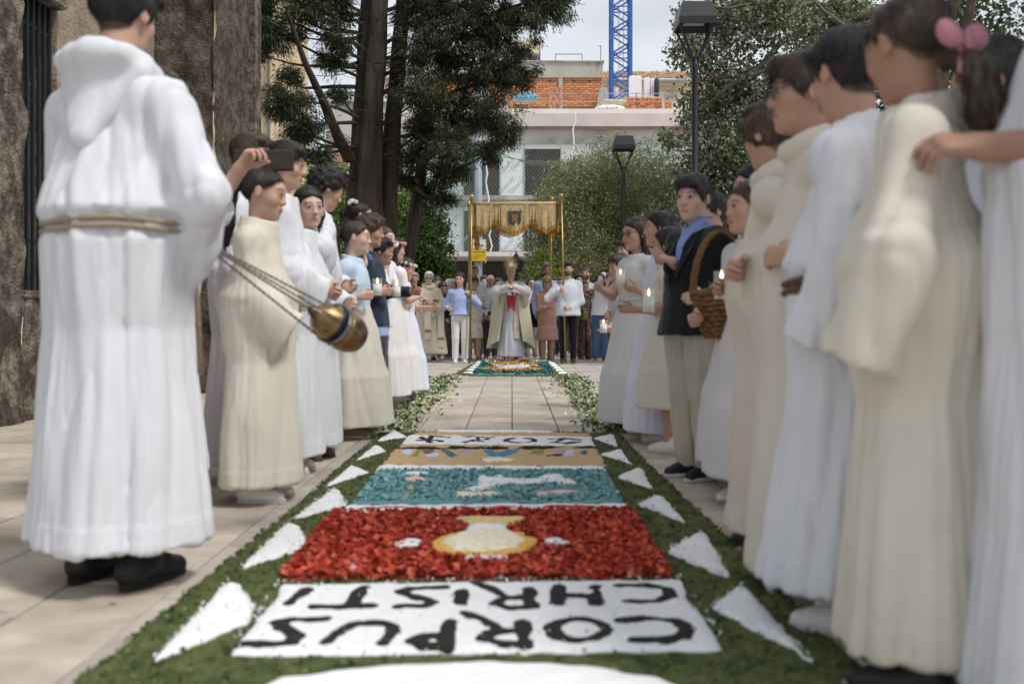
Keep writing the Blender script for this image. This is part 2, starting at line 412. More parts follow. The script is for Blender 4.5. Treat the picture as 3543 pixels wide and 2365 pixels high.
for t in ([(335, 1540), (520, 1345), (550, 1352), (585, 1400), (575, 1440)], [(548, 1315), (660, 1205), (685, 1215), (705, 1245), (700, 1270)], [(665, 1202), (765, 1127), (780, 1132), (795, 1165)],
          [(742, 1125), (805, 1072), (848, 1090)], [(815, 1062), (862, 1024), (888, 1040)], [(860, 1018), (905, 991), (935, 1007)],
          [(1630, 1405), (1690, 1356), (1715, 1360), (1865, 1530)], [(1525, 1275), (1600, 1229), (1620, 1232), (1680, 1340)], [(1460, 1165), (1500, 1145), (1522, 1147), (1578, 1210)],
          [(1412, 1100), (1460, 1080), (1475, 1083), (1500, 1130)], [(1378, 1048), (1425, 1034), (1448, 1070)], [(1360, 1010), (1408, 1000), (1418, 1030)],
          [(540, 1616), (640, 1570), (900, 1540), (1100, 1532), (1350, 1543), (1510, 1570), (1620, 1616)]):
    ppile('white_triangle', m_white, carpet, dpoly(t), .012, .014, res=.012, edge=.006, rough=.0025, seed=int(t[0][0]))
TRI = [[(335, 1540), (520, 1345), (585, 1400), (575, 1440)], [(548, 1315), (660, 1205), (705, 1245), (700, 1270)], [(665, 1202), (765, 1127), (795, 1165)], [(1630, 1405), (1700, 1356), (1865, 1530)], [(1525, 1275), (1610, 1229), (1680, 1340)], [(1460, 1165), (1510, 1145), (1578, 1210)], [(348, 2190), (570, 2090)]]
for k, t in enumerate(TRI[:6] + [[(515, 1520), (1665, 1500), (1555, 1335), (650, 1345)]]):
    a = np.array(dpoly(t)); c_ = a.mean(0); a = c_ + (a - c_) * (1.10 if k < 6 else 1.03)
    scatter('spilled_salt', m_chip, carpet, [tuple(v) for v in a], 420 if k < 6 else 1500, .0028, [(.86, .87, .88), (.75, .78, .76)], .016, 300 + k, .8, .012)
ppile('white_panel', m_white, carpet, zpoly([(440, 490), (1990, 472), (1950, 400), (1905, 335), (1860, 247), (608, 262), (552, 350), (530, 372)]), .012, .012, res=.014, edge=.008, rough=.0025, seed=11)
red_poly = zpoly([(770, 40), (1700, 32), (1830, 240), (610, 245)])
ppile('red_panel', m_red, carpet, red_poly, .012, .012, res=.013, edge=.012, rough=.006, seed=12)
ch_cut = zpoly([(1070, 50), (1400, 50), (1300, 105), (1400, 110), (1420, 160), (1340, 185), (1150, 187), (1070, 165), (1080, 115), (1190, 100)])
def hole_scatter():
    r = np.random.default_rng(4); a = np.array(red_poly); P = a.min(0) + r.random((16000, 2)) * (a.max(0) - a.min(0))
    P = P[(polyd(red_poly, P[:, 0], P[:, 1]) < .006) & (polyd(ch_cut, P[:, 0], P[:, 1]) > .0)][:8000]; n = len(P)
    C = np.column_stack([P, .024 + r.random(n) * .016]); u = r.normal(size=(n, 3)) * [1, 1, .5]; u /= np.linalg.norm(u, axis=1, keepdims=True)
    w = np.cross(u, r.normal(size=(n, 3)) + [0, 0, 1.5]); w /= np.linalg.norm(w, axis=1, keepdims=True)
    s = .009 * (.5 + r.random((n, 1))); u *= s * 1.2; w *= s * .8
    c = np.array([(.58, .085, .045), (.46, .05, .028), (.66, .15, .085), (.32, .03, .018)])[r.integers(0, 4, n)] * (1 + .15 * r.normal(size=(n, 1)))
    tag(npmesh('red_chips', np.stack([C - u - w, C + u - w, C + u + w, C - u + w], 1).reshape(-1, 3), np.arange(n * 4).reshape(n, 4), m_chip, carpet, False, np.repeat(c.clip(0, 1), 4, 0)), kind='stuff')
hole_scatter()
def ellp(cx, cy, rx, ry, n=20): return [(cx + rx * math.cos(t * 6.2832 / n), cy + ry * math.sin(t * 6.2832 / n)) for t in range(n)]
ppile('chalice_cup', mat('straw sawdust', (.84, .62, .28), .95, .18, 50, .7, 110, bdist=.008), carpet, zpoly([(1150, 55), (1375, 55), (1335, 80), (1295, 102), (1225, 98), (1185, 75)]), .022, .014, seed=21)
ppile('host_halo', m_yel, carpet, zpoly([(1062, 150), (1092, 124), (1125, 114), (1200, 104), (1300, 104), (1372, 110), (1395, 124), (1415, 138), (1398, 160), (1345, 180), (1250, 190), (1155, 184), (1088, 172)]), .026, .013, edge=.016, seed=22)
ppile('host_disc', m_cream, carpet, zpoly([(1110, 150), (1148, 120), (1230, 108), (1335, 114), (1380, 140), (1340, 168), (1240, 180), (1150, 172)]), .034, .018, edge=.018, rough=.006, seed=23)
ppile('chalice_knob', m_white, carpet, zpoly([(1190, 92), (1312, 92), (1322, 110), (1185, 111)]), .038, .014, seed=24)
for i, q in enumerate(([(960, 150), (1000, 130), (1062, 142), (1055, 156), (975, 162)], [(1420, 137), (1480, 125), (1510, 147), (1430, 152)], [(1165, 190), (1330, 184), (1322, 199), (1190, 199)], [(815, 215), (840, 203), (845, 225), (825, 240)])):
    ppile('white_ray', m_white if i < 3 else m_pink, carpet, zpoly(q), .030, .016, seed=30 + i)
LET = [('letter_c', [[(1670, 386), (1740, 379), (1840, 385), (1885, 412), (1865, 438), (1800, 450), (1715, 450)]]), ('letter_o', [ellp(1537, 415, 84, 33, 14) + [(1621, 415)]]),
       ('letter_r', [[(1362, 392), (1366, 462)], [(1366, 460), (1290, 460), (1238, 446), (1258, 426), (1360, 416)], [(1185, 362), (1240, 384), (1295, 416)]]),
       ('letter_p', [[(1135, 386), (1124, 468)], [(1124, 464), (1060, 466), (1016, 452), (1048, 436), (1128, 433)]]), ('letter_u', [[(755, 455), (790, 420), (835, 396), (900, 392), (950, 402), (955, 428), (922, 460)]]),
       ('letter_s', [[(740, 383), (645, 383), (598, 391), (615, 410), (662, 432), (645, 455), (580, 465), (490, 459)]]),
       ('letter_c', [[(1660, 273), (1750, 272), (1815, 285), (1830, 308), (1780, 325), (1690, 326)]]), ('letter_h', [[(1592, 278), (1592, 332)], [(1478, 275), (1470, 332)], [(1475, 305), (1590, 305)]]),
       ('letter_r', [[(1380, 284), (1386, 342)], [(1386, 342), (1320, 345), (1276, 331), (1300, 315), (1375, 312)], [(1212, 264), (1262, 282), (1315, 312)]]), ('letter_i', [[(1180, 290), (1165, 331)]]),
       ('letter_s', [[(1115, 279), (1010, 284), (978, 295), (1035, 311), (1082, 325), (1060, 340), (975, 341)]]), ('letter_t', [[(715, 342), (895, 340)], [(865, 281), (820, 338)]]), ('letter_i', [[(690, 286), (630, 331)]])]
for i, (nm, ls) in enumerate(LET):
    ls = [zpoly(q) for q in ls]; a = np.array(sum(ls, []))
    pile(nm, m_black, carpet, lambda X, Y, ls=ls: strokes(ls, .056, X, Y), a.min(0) - .04, a.max(0) + .04, .018, .013, res=.009, edge=.006, rough=.003, seed=50 + i)
ppile('white_strip', m_white, carpet, dpoly([(795, 1167), (1440, 1163), (1435, 1186), (780, 1189)]), .012, .012, seed=61)
ppile('teal_panel', m_teal, carpet, dpoly([(865, 1084), (1392, 1084), (1432, 1161), (806, 1165)]), .012, .012, edge=.014, rough=.005, seed=62)
scatter('teal_chips', m_chip, carpet, dpoly([(870, 1086), (1388, 1086), (1428, 1159), (812, 1162)]), 5000, .007, [(.17, .37, .38), (.11, .28, .30), (.24, .45, .45), (.3, .5, .5)], .022, 6, .5, .008)
ppile('white_strip', m_white, carpet, dpoly([(872, 1075), (1386, 1077), (1391, 1086), (864, 1085)]), .013, .014, seed=63)
ppile('tan_panel', m_tan, carpet, dpoly([(905, 1036), (1370, 1039), (1392, 1075), (875, 1073)]), .012, .012, edge=.012, seed=64)
ppile('tan_strip', m_tan, carpet, dpoly([(918, 1026), (1368, 1030), (1372, 1040), (908, 1037)]), .012, .014, edge=.012, seed=65)
ppile('white_strip', m_white, carpet, dpoly([(937, 1004), (1357, 1008), (1366, 1029), (916, 1026)]), .012, .012, edge=.012, seed=66)
ppile('tan_strip', m_tan, carpet, dpoly([(955, 997), (1355, 1000), (1356, 1008), (942, 1005)]), .013, .013, edge=.012, seed=67)
ppile('white_strip', m_white, carpet, dpoly([(1000, 992), (1275, 994), (1262, 998), (1000, 997)]), .013, .013, edge=.012, seed=68)
def y3(l): return [gnd(1380 + x * .3065, 1490 + y * .3065) for x, y in l]
for i, ls in enumerate(([[(200, 150), (330, 150), (380, 100), (560, 118)], [(250, 110), (360, 180)], [(230, 128), (480, 160)]], [[(1060, 118), (820, 110), (720, 100)], [(1000, 135), (860, 150), (740, 172)], [(890, 122), (930, 160)]],
                        [ellp(1370, 150, 165, 26, 14) + [(1535, 150)]], [[(1690, 135), (1850, 128), (2050, 145)], [(1860, 128), (1780, 165), (1730, 172)], [(1740, 176), (1900, 182), (2030, 172)]])):
    ls = [y3(q) for q in ls]; a = np.array(sum(ls, []))
    pile('digit', m_black, carpet, lambda X, Y, ls=ls: strokes(ls, .05, X, Y), a.min(0) - .05, a.max(0) + .05, .018, .013, res=.011, edge=.012, seed=80 + i)
for i, (m_, q) in enumerate(((m_lblu, [(10, 320), (40, 255), (180, 255), (130, 325)]), (m_olv, [(125, 340), (190, 255), (270, 255), (235, 345)]), (m_brn, [(250, 260), (420, 255), (390, 305), (270, 308)]), (m_lblu, [(280, 320), (400, 285), (480, 290), (470, 340), (300, 345)]),
                             (m_slate, [(465, 260), (570, 255), (690, 330), (560, 345)]), (m_lil, [(660, 258), (840, 255), (870, 300), (720, 300)]), (m_blu, [(930, 258), (1060, 258), (1110, 290), (1200, 258), (1390, 256), (1270, 330), (1090, 342), (1000, 330)]),
                             (m_olv, [(1430, 318), (1490, 258), (1650, 260), (1640, 315)]), (m_lil, [(1720, 262), (1880, 262), (1870, 305), (1750, 310)]), (m_lblu, [(1880, 260), (1990, 260), (1995, 328), (1850, 325)]), (m_slate, [(2035, 262), (2145, 262), (2150, 315), (2030, 320)]),
                             (m_black, [(1640, 310), (1700, 320), (1860, 305), (1850, 330), (1680, 338)]), (m_cream, [(930, 360), (1100, 345), (1350, 375), (1200, 395), (960, 398)]))):
    ppile('coloured_patch', m_, carpet, y3(q), .018, .013, edge=.008, seed=90 + i)
pile('dark_line', m_black, carpet, lambda X, Y: strokes([y3([(20, 243), (500, 245), (900, 240), (1400, 243), (1800, 238), (2160, 240)])], .05, X, Y), np.array(y3([(20, 243)])[0]) - [.05, .2], np.array(y3([(2160, 240)])[0]) + [.05, .2], .018, .02, edge=.02, rough=.008, seed=110)
for i, (m_, q) in enumerate(((m_white, [(755, 455), (880, 432), (868, 385), (900, 350), (945, 355), (980, 372), (1280, 380), (1322, 352), (1400, 343), (1480, 352), (1472, 372), (1572, 402), (1560, 424), (1400, 402), (1200, 420), (1060, 412), (1000, 440), (900, 464)]),
                             (m_white, ellp(1030, 360, 34, 13, 12)), (m_cream, [(708, 490), (740, 466), (900, 472), (1052, 470), (1056, 492), (900, 502), (760, 506)]), (m_pink, [(1268, 487), (1300, 466), (1590, 454), (1586, 474), (1400, 490), (1290, 497)]),
                             (m_white, [(360, 342), (470, 332), (570, 338), (540, 352), (390, 352)]), (m_pink, [(345, 388), (400, 366), (545, 372), (550, 388), (480, 400)]), (m_tan, [(415, 420), (470, 418), (432, 500), (362, 502), (400, 465)]), (m_tan, [(1150, 436), (1190, 430), (1310, 455), (1290, 460)]))):
    ppile('lamb_figure' if i == 0 else 'figure_patch', m_, carpet, qpoly(q), .02, .014, edge=.006, seed=130 + i)
for i, q in enumerate(([(60, 585), (95, 570), (520, 568), (550, 582)], [(680, 585), (720, 568), (1150, 566), (1190, 584)], [(1300, 582), (1330, 562), (1620, 560), (1850, 572), (1800, 584)])):
    ppile('red_patch', m_sred, carpet, qpoly(q), .018, .013, edge=.012, seed=150 + i)
for i, q in enumerate(([(270, 290), (330, 278), (350, 290)], [(600, 290), (650, 278), (690, 288)], [(780, 290), (800, 280), (860, 290)], [(1120, 292), (1180, 288), (1190, 302)], [(1260, 305), (1270, 280), (1380, 295)])):
    ppile('red_patch', m_sred, carpet, qpoly(q), .02, .012, edge=.008, seed=160 + i)

# the small carpet before the priest
def wpoly(l): return [gnd(1560 + x / 5.339, 1235 + y / 5.339) for x, y in l]
carp2 = tag(empty('flower_carpet', (0, 0, 0)), 'small square carpet of dyed petals below the canopy', 'carpet')
ppile('green_border', m_green, carp2, wpoly([(455, 97), (1935, 97), (2000, 150), (2075, 220), (2170, 305), (1985, 356), (330, 356), (45, 322), (200, 240), (330, 160)]), 0, .014, res=.03, edge=.03, rough=.006, seed=201)
t2p = wpoly([(590, 112), (1780, 112), (1885, 338), (400, 338)])
ppile('teal_panel', m_teal, carp2, t2p, .012, .014, res=.025, edge=.012, seed=202)
scatter('teal_chips', m_chip, carp2, t2p, 7000, .014, [(.02, .17, .13), (.015, .11, .10), (.04, .24, .18), (.05, .2, .25)], .026, 203, .6, .02)
for i in range(6):
    for sgn in (-1, 1):
        y0 = [104, 128, 160, 200, 246, 298][i]; y1 = [122, 150, 188, 228, 278, 328][i]; xi = [590, 560, 530, 490, 450, 405][i]; xt = [455, 420, 375, 320, 270, 215][i]
        q = [(xi, y0), (xt, (y0 + y1) / 2), (xi, y1)]
        if sgn > 0: q = [(1182 + (1182 - x) * (1.0 if x > 500 else 1.0) + 5 + 3 * i, y) for x, y in q]
        ppile('white_spike', m_white, carp2, wpoly(q), .014, .022, res=.022, edge=.008, seed=210 + i + 7 * sgn)
for nm, q, cols, n, z in (('yellow_petals', [(650, 172), (850, 150), (1200, 143), (1500, 155), (1690, 180), (1500, 192), (1100, 196), (800, 192)], [(.75, .45, .03), (.8, .52, .06), (.55, .33, .02)], 3000, .034),
                          ('white_petals', [(730, 213), (1000, 200), (1400, 200), (1650, 214), (1400, 226), (1000, 232)], [(.8, .82, .85), (.6, .72, .85)], 1600, .034),
                          ('orange_petals', [(490, 275), (700, 255), (1200, 240), (1600, 258), (1760, 270), (1500, 295), (1150, 315), (800, 304)], [(.7, .22, .02), (.75, .4, .04), (.5, .1, .02), (.8, .55, .2)], 4500, .034),
                          ('white_petals', [(850, 262), (1050, 240), (1300, 236), (1480, 255), (1300, 285), (1000, 292)], [(.85, .84, .8), (.8, .78, .7)], 2500, .044),
                          ('red_petals', [(680, 103), (1100, 97), (1590, 125), (1300, 135), (900, 130)], [(.3, .01, .03), (.2, .01, .02), (.45, .03, .06)], 1600, .036), ('white_petals', [(600, 112), (700, 104), (1550, 104), (1770, 115), (1780, 132), (600, 132)], [(.85, .85, .86)], 1200, .030)):
    scatter(nm, m_chip, carp2, wpoly(q), n, .012, cols, z, int(q[0][0]) + n, .6, .02)

# strips of leaves and white petals along the walk
m_leaf = leafmat('loose leaf', .25)
def petal_strip(sgn, label, seed):
    r = np.random.default_rng(seed); n = 3600; Y = 6.9 + (13.4 - 6.9) * r.random(n) ** .9
    X = sgn * (.70 if sgn > 0 else .86) + sgn * .02 + r.normal(size=n) * .10 * (.7 + .5 * np.sin(Y * 5 + seed) ** 2)
    Z = .008 + np.abs(r.normal(size=n)) * .020 * np.exp(-((X - sgn * .8) / .2) ** 2)
    C = np.column_stack([X, Y, Z]); pet = r.random(n) < .6
    cols = np.where(pet[:, None], np.array([(.82, .82, .72), (.7, .74, .5), (.86, .86, .82), (.55, .62, .3)])[r.integers(0, 4, n)], np.array([(.07, .14, .03), (.12, .2, .05), (.035, .08, .02), (.2, .27, .07)])[r.integers(0, 4, n)])
    red = r.random(n) < .03; cols[red] = (.4, .03, .07)
    u = r.normal(size=(n, 3)) * [1, 1, .55]; u /= np.linalg.norm(u, axis=1, keepdims=True); w = np.cross(u, r.normal(size=(n, 3)) * .6 + [0, 0, 1]); w /= np.linalg.norm(w, axis=1, keepdims=True)
    s = np.where(pet, .017, .027)[:, None] * (.6 + .8 * r.random((n, 1))); nn = np.cross(u, w) * s * .35
    V = np.stack([C - u * s, C + w * s * .6 + nn, C + u * s, C - w * s * .6 + nn], 1).reshape(-1, 3); V[:, 2] = np.maximum(V[:, 2], .003)
    o = npmesh('petal_strip', V, np.arange(n * 4).reshape(n, 4), m_leaf, None, False, np.repeat(cols * (1 + .15 * r.normal(size=(n, 1))).clip(.6, 1.4), 4, 0))
    tag(o, label, 'petals', kind='stuff')
petal_strip(-1, 'green leaves and white petals strewn along the left side of the walk', 1)
petal_strip(1, 'green leaves and white petals strewn along the right side of the walk', 2)
r = np.random.default_rng(9); n = 170
C = np.column_stack([np.concatenate([r.uniform(-1.3, 1.1, 90), r.uniform(-1.9, -.97, 50), r.uniform(.85, 1.3, 30)]), np.concatenate([r.uniform(7, 13.5, 90), r.uniform(2.3, 7, 80)]), np.full(n, .004)]); t = r.random(n) * 6.28; s = .018
V = np.stack([C + np.column_stack([np.cos(t + k * 1.57), np.sin(t + k * 1.57) * .6, np.zeros(n)]) * s * (1 if k % 2 == 0 else .5) for k in range(4)], 1).reshape(-1, 3)
cc = np.array([(.5, .04, .08), (.1, .16, .04), (.75, .74, .66)])[r.integers(0, 3, n)]
tag(npmesh('stray_petals', V, np.arange(n * 4).reshape(n, 4), m_leaf, None, False, np.repeat(cc, 4, 0)), 'single petals and leaves scattered over the middle of the walk', 'petals', kind='stuff')
# ------------------------------------------------------------------ church wall on the left
m_stone = mat('rubble stone', (.25, .215, .165), .92, .5, 16, 1.0, 45, second=(.075, .06, .045), sec_scale=5.5, sec_lo=.40, sec_hi=.56, bdist=.03)
m_stone_shade = mat('shaded rubble stone', (.15, .12, .09), .92, .5, 18, 1.0, 50, second=(.05, .04, .032), sec_scale=6.5, sec_lo=.4, sec_hi=.62, bdist=.03)  # darker copy of the stone: tree shade on the buttress put into the colour
m_plaster = mat('old plaster', (.33, .275, .205), .92, .22, 9, .9, 40, second=(.22, .17, .12), sec_scale=3.2, sec_lo=.48, sec_hi=.62, bdist=.02)
m_iron = mat('dark iron', (.018, .022, .026), .6, .15, 30, metal=.2)
def rough_wall(name, m_, parent, o, u, v, nu, nv, amp, seed):
    """a wall face with real relief: origin, two edge vectors"""
    o, u, v = map(np.array, (o, u, v)); a, b = np.meshgrid(np.linspace(0, 1, nu), np.linspace(0, 1, nv), indexing='ij')
    P = o + a[..., None] * u + b[..., None] * v; nrm = np.cross(u, v); nrm = nrm / np.linalg.norm(nrm)
    w = wob(P, 1.3, seed) + .7 * wob(P, 3.4, seed + 1) + .5 * wob(P, 7, seed + 2); P = P + nrm * (amp * w)[..., None]
    i = np.arange(nu * nv).reshape(nu, nv); Q = np.stack([i[:-1, :-1], i[1:, :-1], i[1:, 1:], i[:-1, 1:]], -1).reshape(-1, 4)
    return npmesh(name, P.reshape(-1, 3), Q, m_, parent)
church = tag(empty('stone_church', (-4, 9, 0)), 'old rubble stone church wall with barred window at the far left', 'church'); church.location = (0, 0, 0)
XW = -3.76
rough_wall('wall', m_stone, church, (XW + .02, 2.0, -.02), (0, 5.62, 0), (0, 0, 9), 70, 110, .03, 1)
rough_wall('wall', m_plaster, church, (XW, 8.2, -.02), (0, 2.3, 0), (0, 0, 9), 40, 110, .018, 4)
rough_wall('wall', m_stone, church, (XW, 7.62, -.02), (0, .58, 0), (0, 0, 1.02), 12, 16, .02, 5)
rough_wall('wall', m_plaster, church, (XW, 7.62, 3.36), (0, .58, 0), (0, 0, 5.6), 12, 60, .02, 6)
rough_wall('jamb', m_stone, church, (XW - .35, 7.60, -.02), (.365, 0, 0), (0, 0, 9), 8, 90, .012, 7)
rough_wall('jamb', m_plaster, church, (XW + .01, 8.2, .9), (-.36, 0, 0), (0, 0, 2.5), 8, 30, .012, 8)
b = MB(); b.box((XW - .36, 7.9, 2.2), (.04, .7, 2.5)); b.build('window_pane', mat('dark window', (.02, .024, .03), .35, .1), church)
b = MB(); b.box((XW - .16, 7.91, .98), (.4, .6, .06), bev=.01); b.build('window_sill', m_stone, church)
b = MB(); b.box((XW - .14, 7.91, 3.38), (.44, .66, .1), bev=.02); b.build('lintel', m_stone, church)
for k in range(6):
    b = MB(); b.box((XW - .03, 7.68 + k * .095, 2.18), (.022, .03, 2.36)); b.build('window_bar', m_iron, church)
for z in (1.4, 2.3, 3.1):
    b = MB(); b.box((XW - .045, 7.91, z), (.02, .56, .03)); b.build('cross_bar', m_iron, church)
# buttress further back
rough_wall('buttress_face', m_stone_shade, church, (-4.6, 10.5, -.02), (1.45, 0, 0), (0, 0, 9), 40, 120, .035, 11)
rough_wall('buttress_side', m_stone_shade, church, (-3.13, 10.48, -.02), (0, 1.5, 0), (0, 0, 9), 26, 120, .03, 12)
b = MB(); b.box((-3.12, 12.0, 4.5), (.12, .3, 9), bev=.03); b.build('corner_stones', m_stone, church)

# ------------------------------------------------------------------ buildings in the background
def box_between(mb, px0, px1, py0, py1, D, depth=.3, off=0):
    a = at(px0, py1, D); c = at(px1, py0, D)
    mb.box(((a[0] + c[0]) / 2, D + depth / 2 + off, (a[2] + c[2]) / 2), (c[0] - a[0], depth, c[2] - a[2])); return mb
def bpart(name, m_, par, px0, px1, py0, py1, D, depth=.3, off=0): return box_between(MB(), px0, px1, py0, py1, D, depth, off).build(name, m_, par)
m_ochre = mat('ochre render', (.62, .50, .32), .9, .12, 1.5, .3, 20, second=(.45, .32, .2), sec_scale=.8)
yb = tag(empty('tall_house', (0, 0, 0)), 'ochre rendered house with a downpipe behind the church buttress', 'house')
bpart('wall', m_ochre, yb, 600, 925, -700, 1125, 30, 6)
b = MB(); p = at(930, 1125, 29.9); q = at(930, -700, 29.9); b.tube([p, q], .05, 8); b.build('downpipe', mat('zinc pipe', (.2, .17, .14), .5, .2, 3, metal=.3), yb)
for z in (300, 20): bpart('cornice', m_stone, yb, 600, 940, z, z + 14, 30, .2, -.2)

DB = 48.
m_conc = mat('raw concrete', (.54, .52, .48), .9, .14, .9, .4, 14, second=(.33, .31, .29), sec_scale=.6)
m_slabw = mat('bright roof slab', (.80, .77, .72), .9, .08, 1)
m_pinkc = mat('primer stained concrete', (.66, .56, .54), .9, .10, .8, .3, 10, second=(.58, .54, .52), sec_scale=.5)
m_board = mat('gypsum sheathing board', (.70, .80, .78), .8, .05, .8)
m_boardw = mat('white sheathing board', (.82, .85, .86), .8, .05, .8)
m_print = mat('blue board print', (.42, .60, .72), .8, .05)
m_dkroom = mat('dark unfinished room', (.20, .175, .175), .9, .25, 2)  # room tone lifted: haze over the openings is put into the colour
m_netw = mat('net cord', (.50, .54, .51), .8, 0)
m_netg = mat('green net cord', (.16, .32, .25), .8, 0)
site = tag(empty('construction_building', (0, 0, 0)), 'building under construction with sheathing boards and a safety net over its front', 'building')
bpart('roof_slab', m_pinkc, site, 1395, 2620, 398, 442, DB, 9, -.4)
bpart('slab_edge', mat('formwork edge', (.28, .17, .14), .9, .2, 2), site, 1395, 2620, 442, 449, DB, .5, -.3)
bpart('upper_beam', m_conc, site, 1395, 2620, 449, 497, DB, .3, 0)
bpart('roof_screed', m_slabw, site, 1395, 2620, 382, 398, DB, 9, -.38)
bpart('floor_slab', m_conc, site, 1330, 2620, 678, 692, DB, 8, -.25)
bpart('lower_beam', m_conc, site, 1330, 2620, 692, 716, DB, .3, .02)
bpart('canopy_slab', mat('pale canopy slab', (.62, .60, .56), .9, .1, 1), site, 1330, 2620, 878, 893, DB, 8, -1.6)
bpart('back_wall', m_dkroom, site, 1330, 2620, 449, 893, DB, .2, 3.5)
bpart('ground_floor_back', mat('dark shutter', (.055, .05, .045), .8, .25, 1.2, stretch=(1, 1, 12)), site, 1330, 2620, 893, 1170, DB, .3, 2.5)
for x0, x1 in ((1850, 1866), (1455, 1470), (2250, 2268)):
    bpart('column', mat('pale column', (.6, .57, .52), .9, .1, 1), site, x0, x1, 893, 1160, DB, .4, -.8)
for x0, x1 in ((1690, 1735), (1815, 1941), (2100, 2230)):
    for py0, py1 in ((514, 678), (716, 878)):
        if x0 == 1815 and py0 == 716: x0b, x1b = 1812, 1826
        else: x0b, x1b = x0, x1
# boards between openings: (x0, x1, y0, y1, material)
for x0, x1, y0, y1, m_ in ((1395, 1440, 497, 678, m_board), (1440, 1500, 497, 590, m_board), (1440, 1500, 590, 678, m_board), (1500, 1601, 497, 612, m_board), (1500, 1601, 612, 678, m_board), (1601, 1680, 497, 514, m_board),
                           (1732, 1812, 514, 678, m_boardw), (1680, 1812, 497, 514, m_boardw), (1812, 1941, 497, 514, m_boardw), (1941, 2060, 497, 678, m_boardw), (2060, 2200, 497, 678, m_boardw), (2200, 2330, 497, 678, m_board), (2330, 2620, 497, 678, m_board),
                           (1330, 1430, 716, 878, m_board), (1430, 1516, 716, 800, m_board), (1430, 1516, 800, 878, m_board), (1516, 1602, 716, 760, m_board), (1516, 1602, 760, 820, m_board), (1516, 1602, 820, 878, m_board),
                           (1731, 1812, 716, 878, m_boardw), (1840, 1960, 716, 878, m_board), (1960, 2620, 716, 878, m_board), (1601, 1690, 716, 728, m_board)):
    bpart('sheathing_board', m_, site, x0 + .4, x1 - .4, y0 + .4, y1 - .4, DB, .05, .1)
for x0, x1, y0, y1 in ((1680, 1684, 514, 678), (1728, 1732, 514, 678), (1812, 1816, 514, 678), (1939, 1943, 514, 678), (1727, 1731, 716, 878), (1812, 1815, 716, 878), (1826, 1830, 716, 878), (1601, 1605, 514, 878)):
    bpart('opening_frame', mat('galvanised stud', (.42, .43, .44), .5, .1, metal=.4), site, x0, x1, y0, y1, DB, .12, .05)
bpart('red_sheet', mat('red tarpaulin', (.25, .015, .03), .6, .2, 3), site, 1816, 1935, 540, 556, DB, .1, .9)
bpart('red_sheet', _mats['red tarpaulin'], site, 1735, 1860, 872, 877, DB, .4, -.9)
_fonts = {}
def text_mesh(name, s, size, m_, par, loc, rot, ext=.0, font=None, align='CENTER'):
    c = bpy.data.curves.new(name, 'FONT'); c.body = s; c.size = size; c.extrude = ext; c.align_x = align; c.align_y = 'CENTER'
    o = bpy.data.objects.new(name, c); COL.objects.link(o); bpy.context.view_layer.update()
    me = bpy.data.meshes.new_from_object(o.evaluated_get(bpy.context.evaluated_depsgraph_get())); bpy.data.objects.remove(o)
    me.materials.clear(); me.materials.append(m_)
    q = bpy.data.objects.new(name, me); q.location = loc; q.rotation_euler = rot; link(q, par); return q
lt = None
for px, py in ((1415, 560), (1470, 545), (1470, 640), (1560, 560), (1545, 645), (1590, 655), (1755, 570), (1795, 560), (1752, 640), (1790, 640), (1990, 560), (2030, 640), (1400, 770), (1465, 765), (1560, 770), (1595, 840), (1480, 845), (1752, 850), (1790, 850), (1400, 840), (1555, 845), (1370, 800)):
    p = at(px, py, DB)
    if lt is None: lt = text_mesh('board_lettering', 'Glasroc', .33, m_print, site, (p[0], DB + .085, p[2]), (R_(90), R_(-48), 0))
    else:
        o = link(lt.copy(), site); o.location = (p[0], DB + .085, p[2])
for py in (525, 545, 590, 610, 730, 745, 800, 812, 860):
    b = MB()
    for x0, x1 in ((1395, 1600), (1732, 1812), (1945, 2060)) if py < 700 else ((1330, 1600), (1731, 1811)):
        x = x0
        while x < x1 - 8: box_between(b, x, x + 5, py, py + 1.6, DB, .01, .085); x += 13
    tag(b.build('board_dashes', m_print, site), kind='stuff')
# diamond safety net
def net(name, m_, px0, px1, py0, py1, off, pitch, wd):
    a = at(px0, py1, DB); c = at(px1, py0, DB); x0, x1, z0, z1 = a[0], c[0], a[2], c[2]; V = []; y = DB + off; h = (z1 - z0)
    for s in (-1, 1):
        t = x0 - h
        while t < x1 + h:
            pa, pb = (t, z0), (t + s * h * .8, z1)
            # clip in x
            def lerp(k): return (pa[0] + (pb[0] - pa[0]) * k, z0 + h * k)
            ks = sorted((np.clip((x0 - pa[0]) / (pb[0] - pa[0]), 0, 1), np.clip((x1 - pa[0]) / (pb[0] - pa[0]), 0, 1)))
            if ks[1] - ks[0] > .01:
                n = 7
                for i in range(n):
                    p, q = lerp(ks[0] + (ks[1] - ks[0]) * i / n), lerp(ks[0] + (ks[1] - ks[0]) * (i + 1) / n)
                    fy = [y - .25 * math.sin((u[1] - z0) / h * 3.1) * (.6 + .4 * math.sin(u[0] * .9)) for u in (p, q)]
                    V += [(p[0] - wd, fy[0] - .002 * s, p[1]), (p[0] + wd, fy[0] - .002 * s, p[1]), (q[0] + wd, fy[1] - .002 * s, q[1]), (q[0] - wd, fy[1] - .002 * s, q[1])]
            t += pitch
    return tag(npmesh(name, np.array(V), np.arange(len(V)).reshape(-1, 4), m_, site, False), kind='stuff')
net('safety_net', m_netw, 1395, 2300, 450, 876, -.7, .17, .0048)
net('safety_net_lower', m_netg, 1500, 1690, 500, 876, -.75, .16, .007)
b = MB(); pts = [at(1600 + t * 60, 520 + 42 * math.sin(min(1, t / 10) * 3.14159 * .9) - t * .4, DB - 1) for t in range(9)]
for k in range(5): b.tube([p + np.array([0, .02 * k, .07 * k * math.sin(i)]) for i, p in enumerate(pts)], .012, 4)
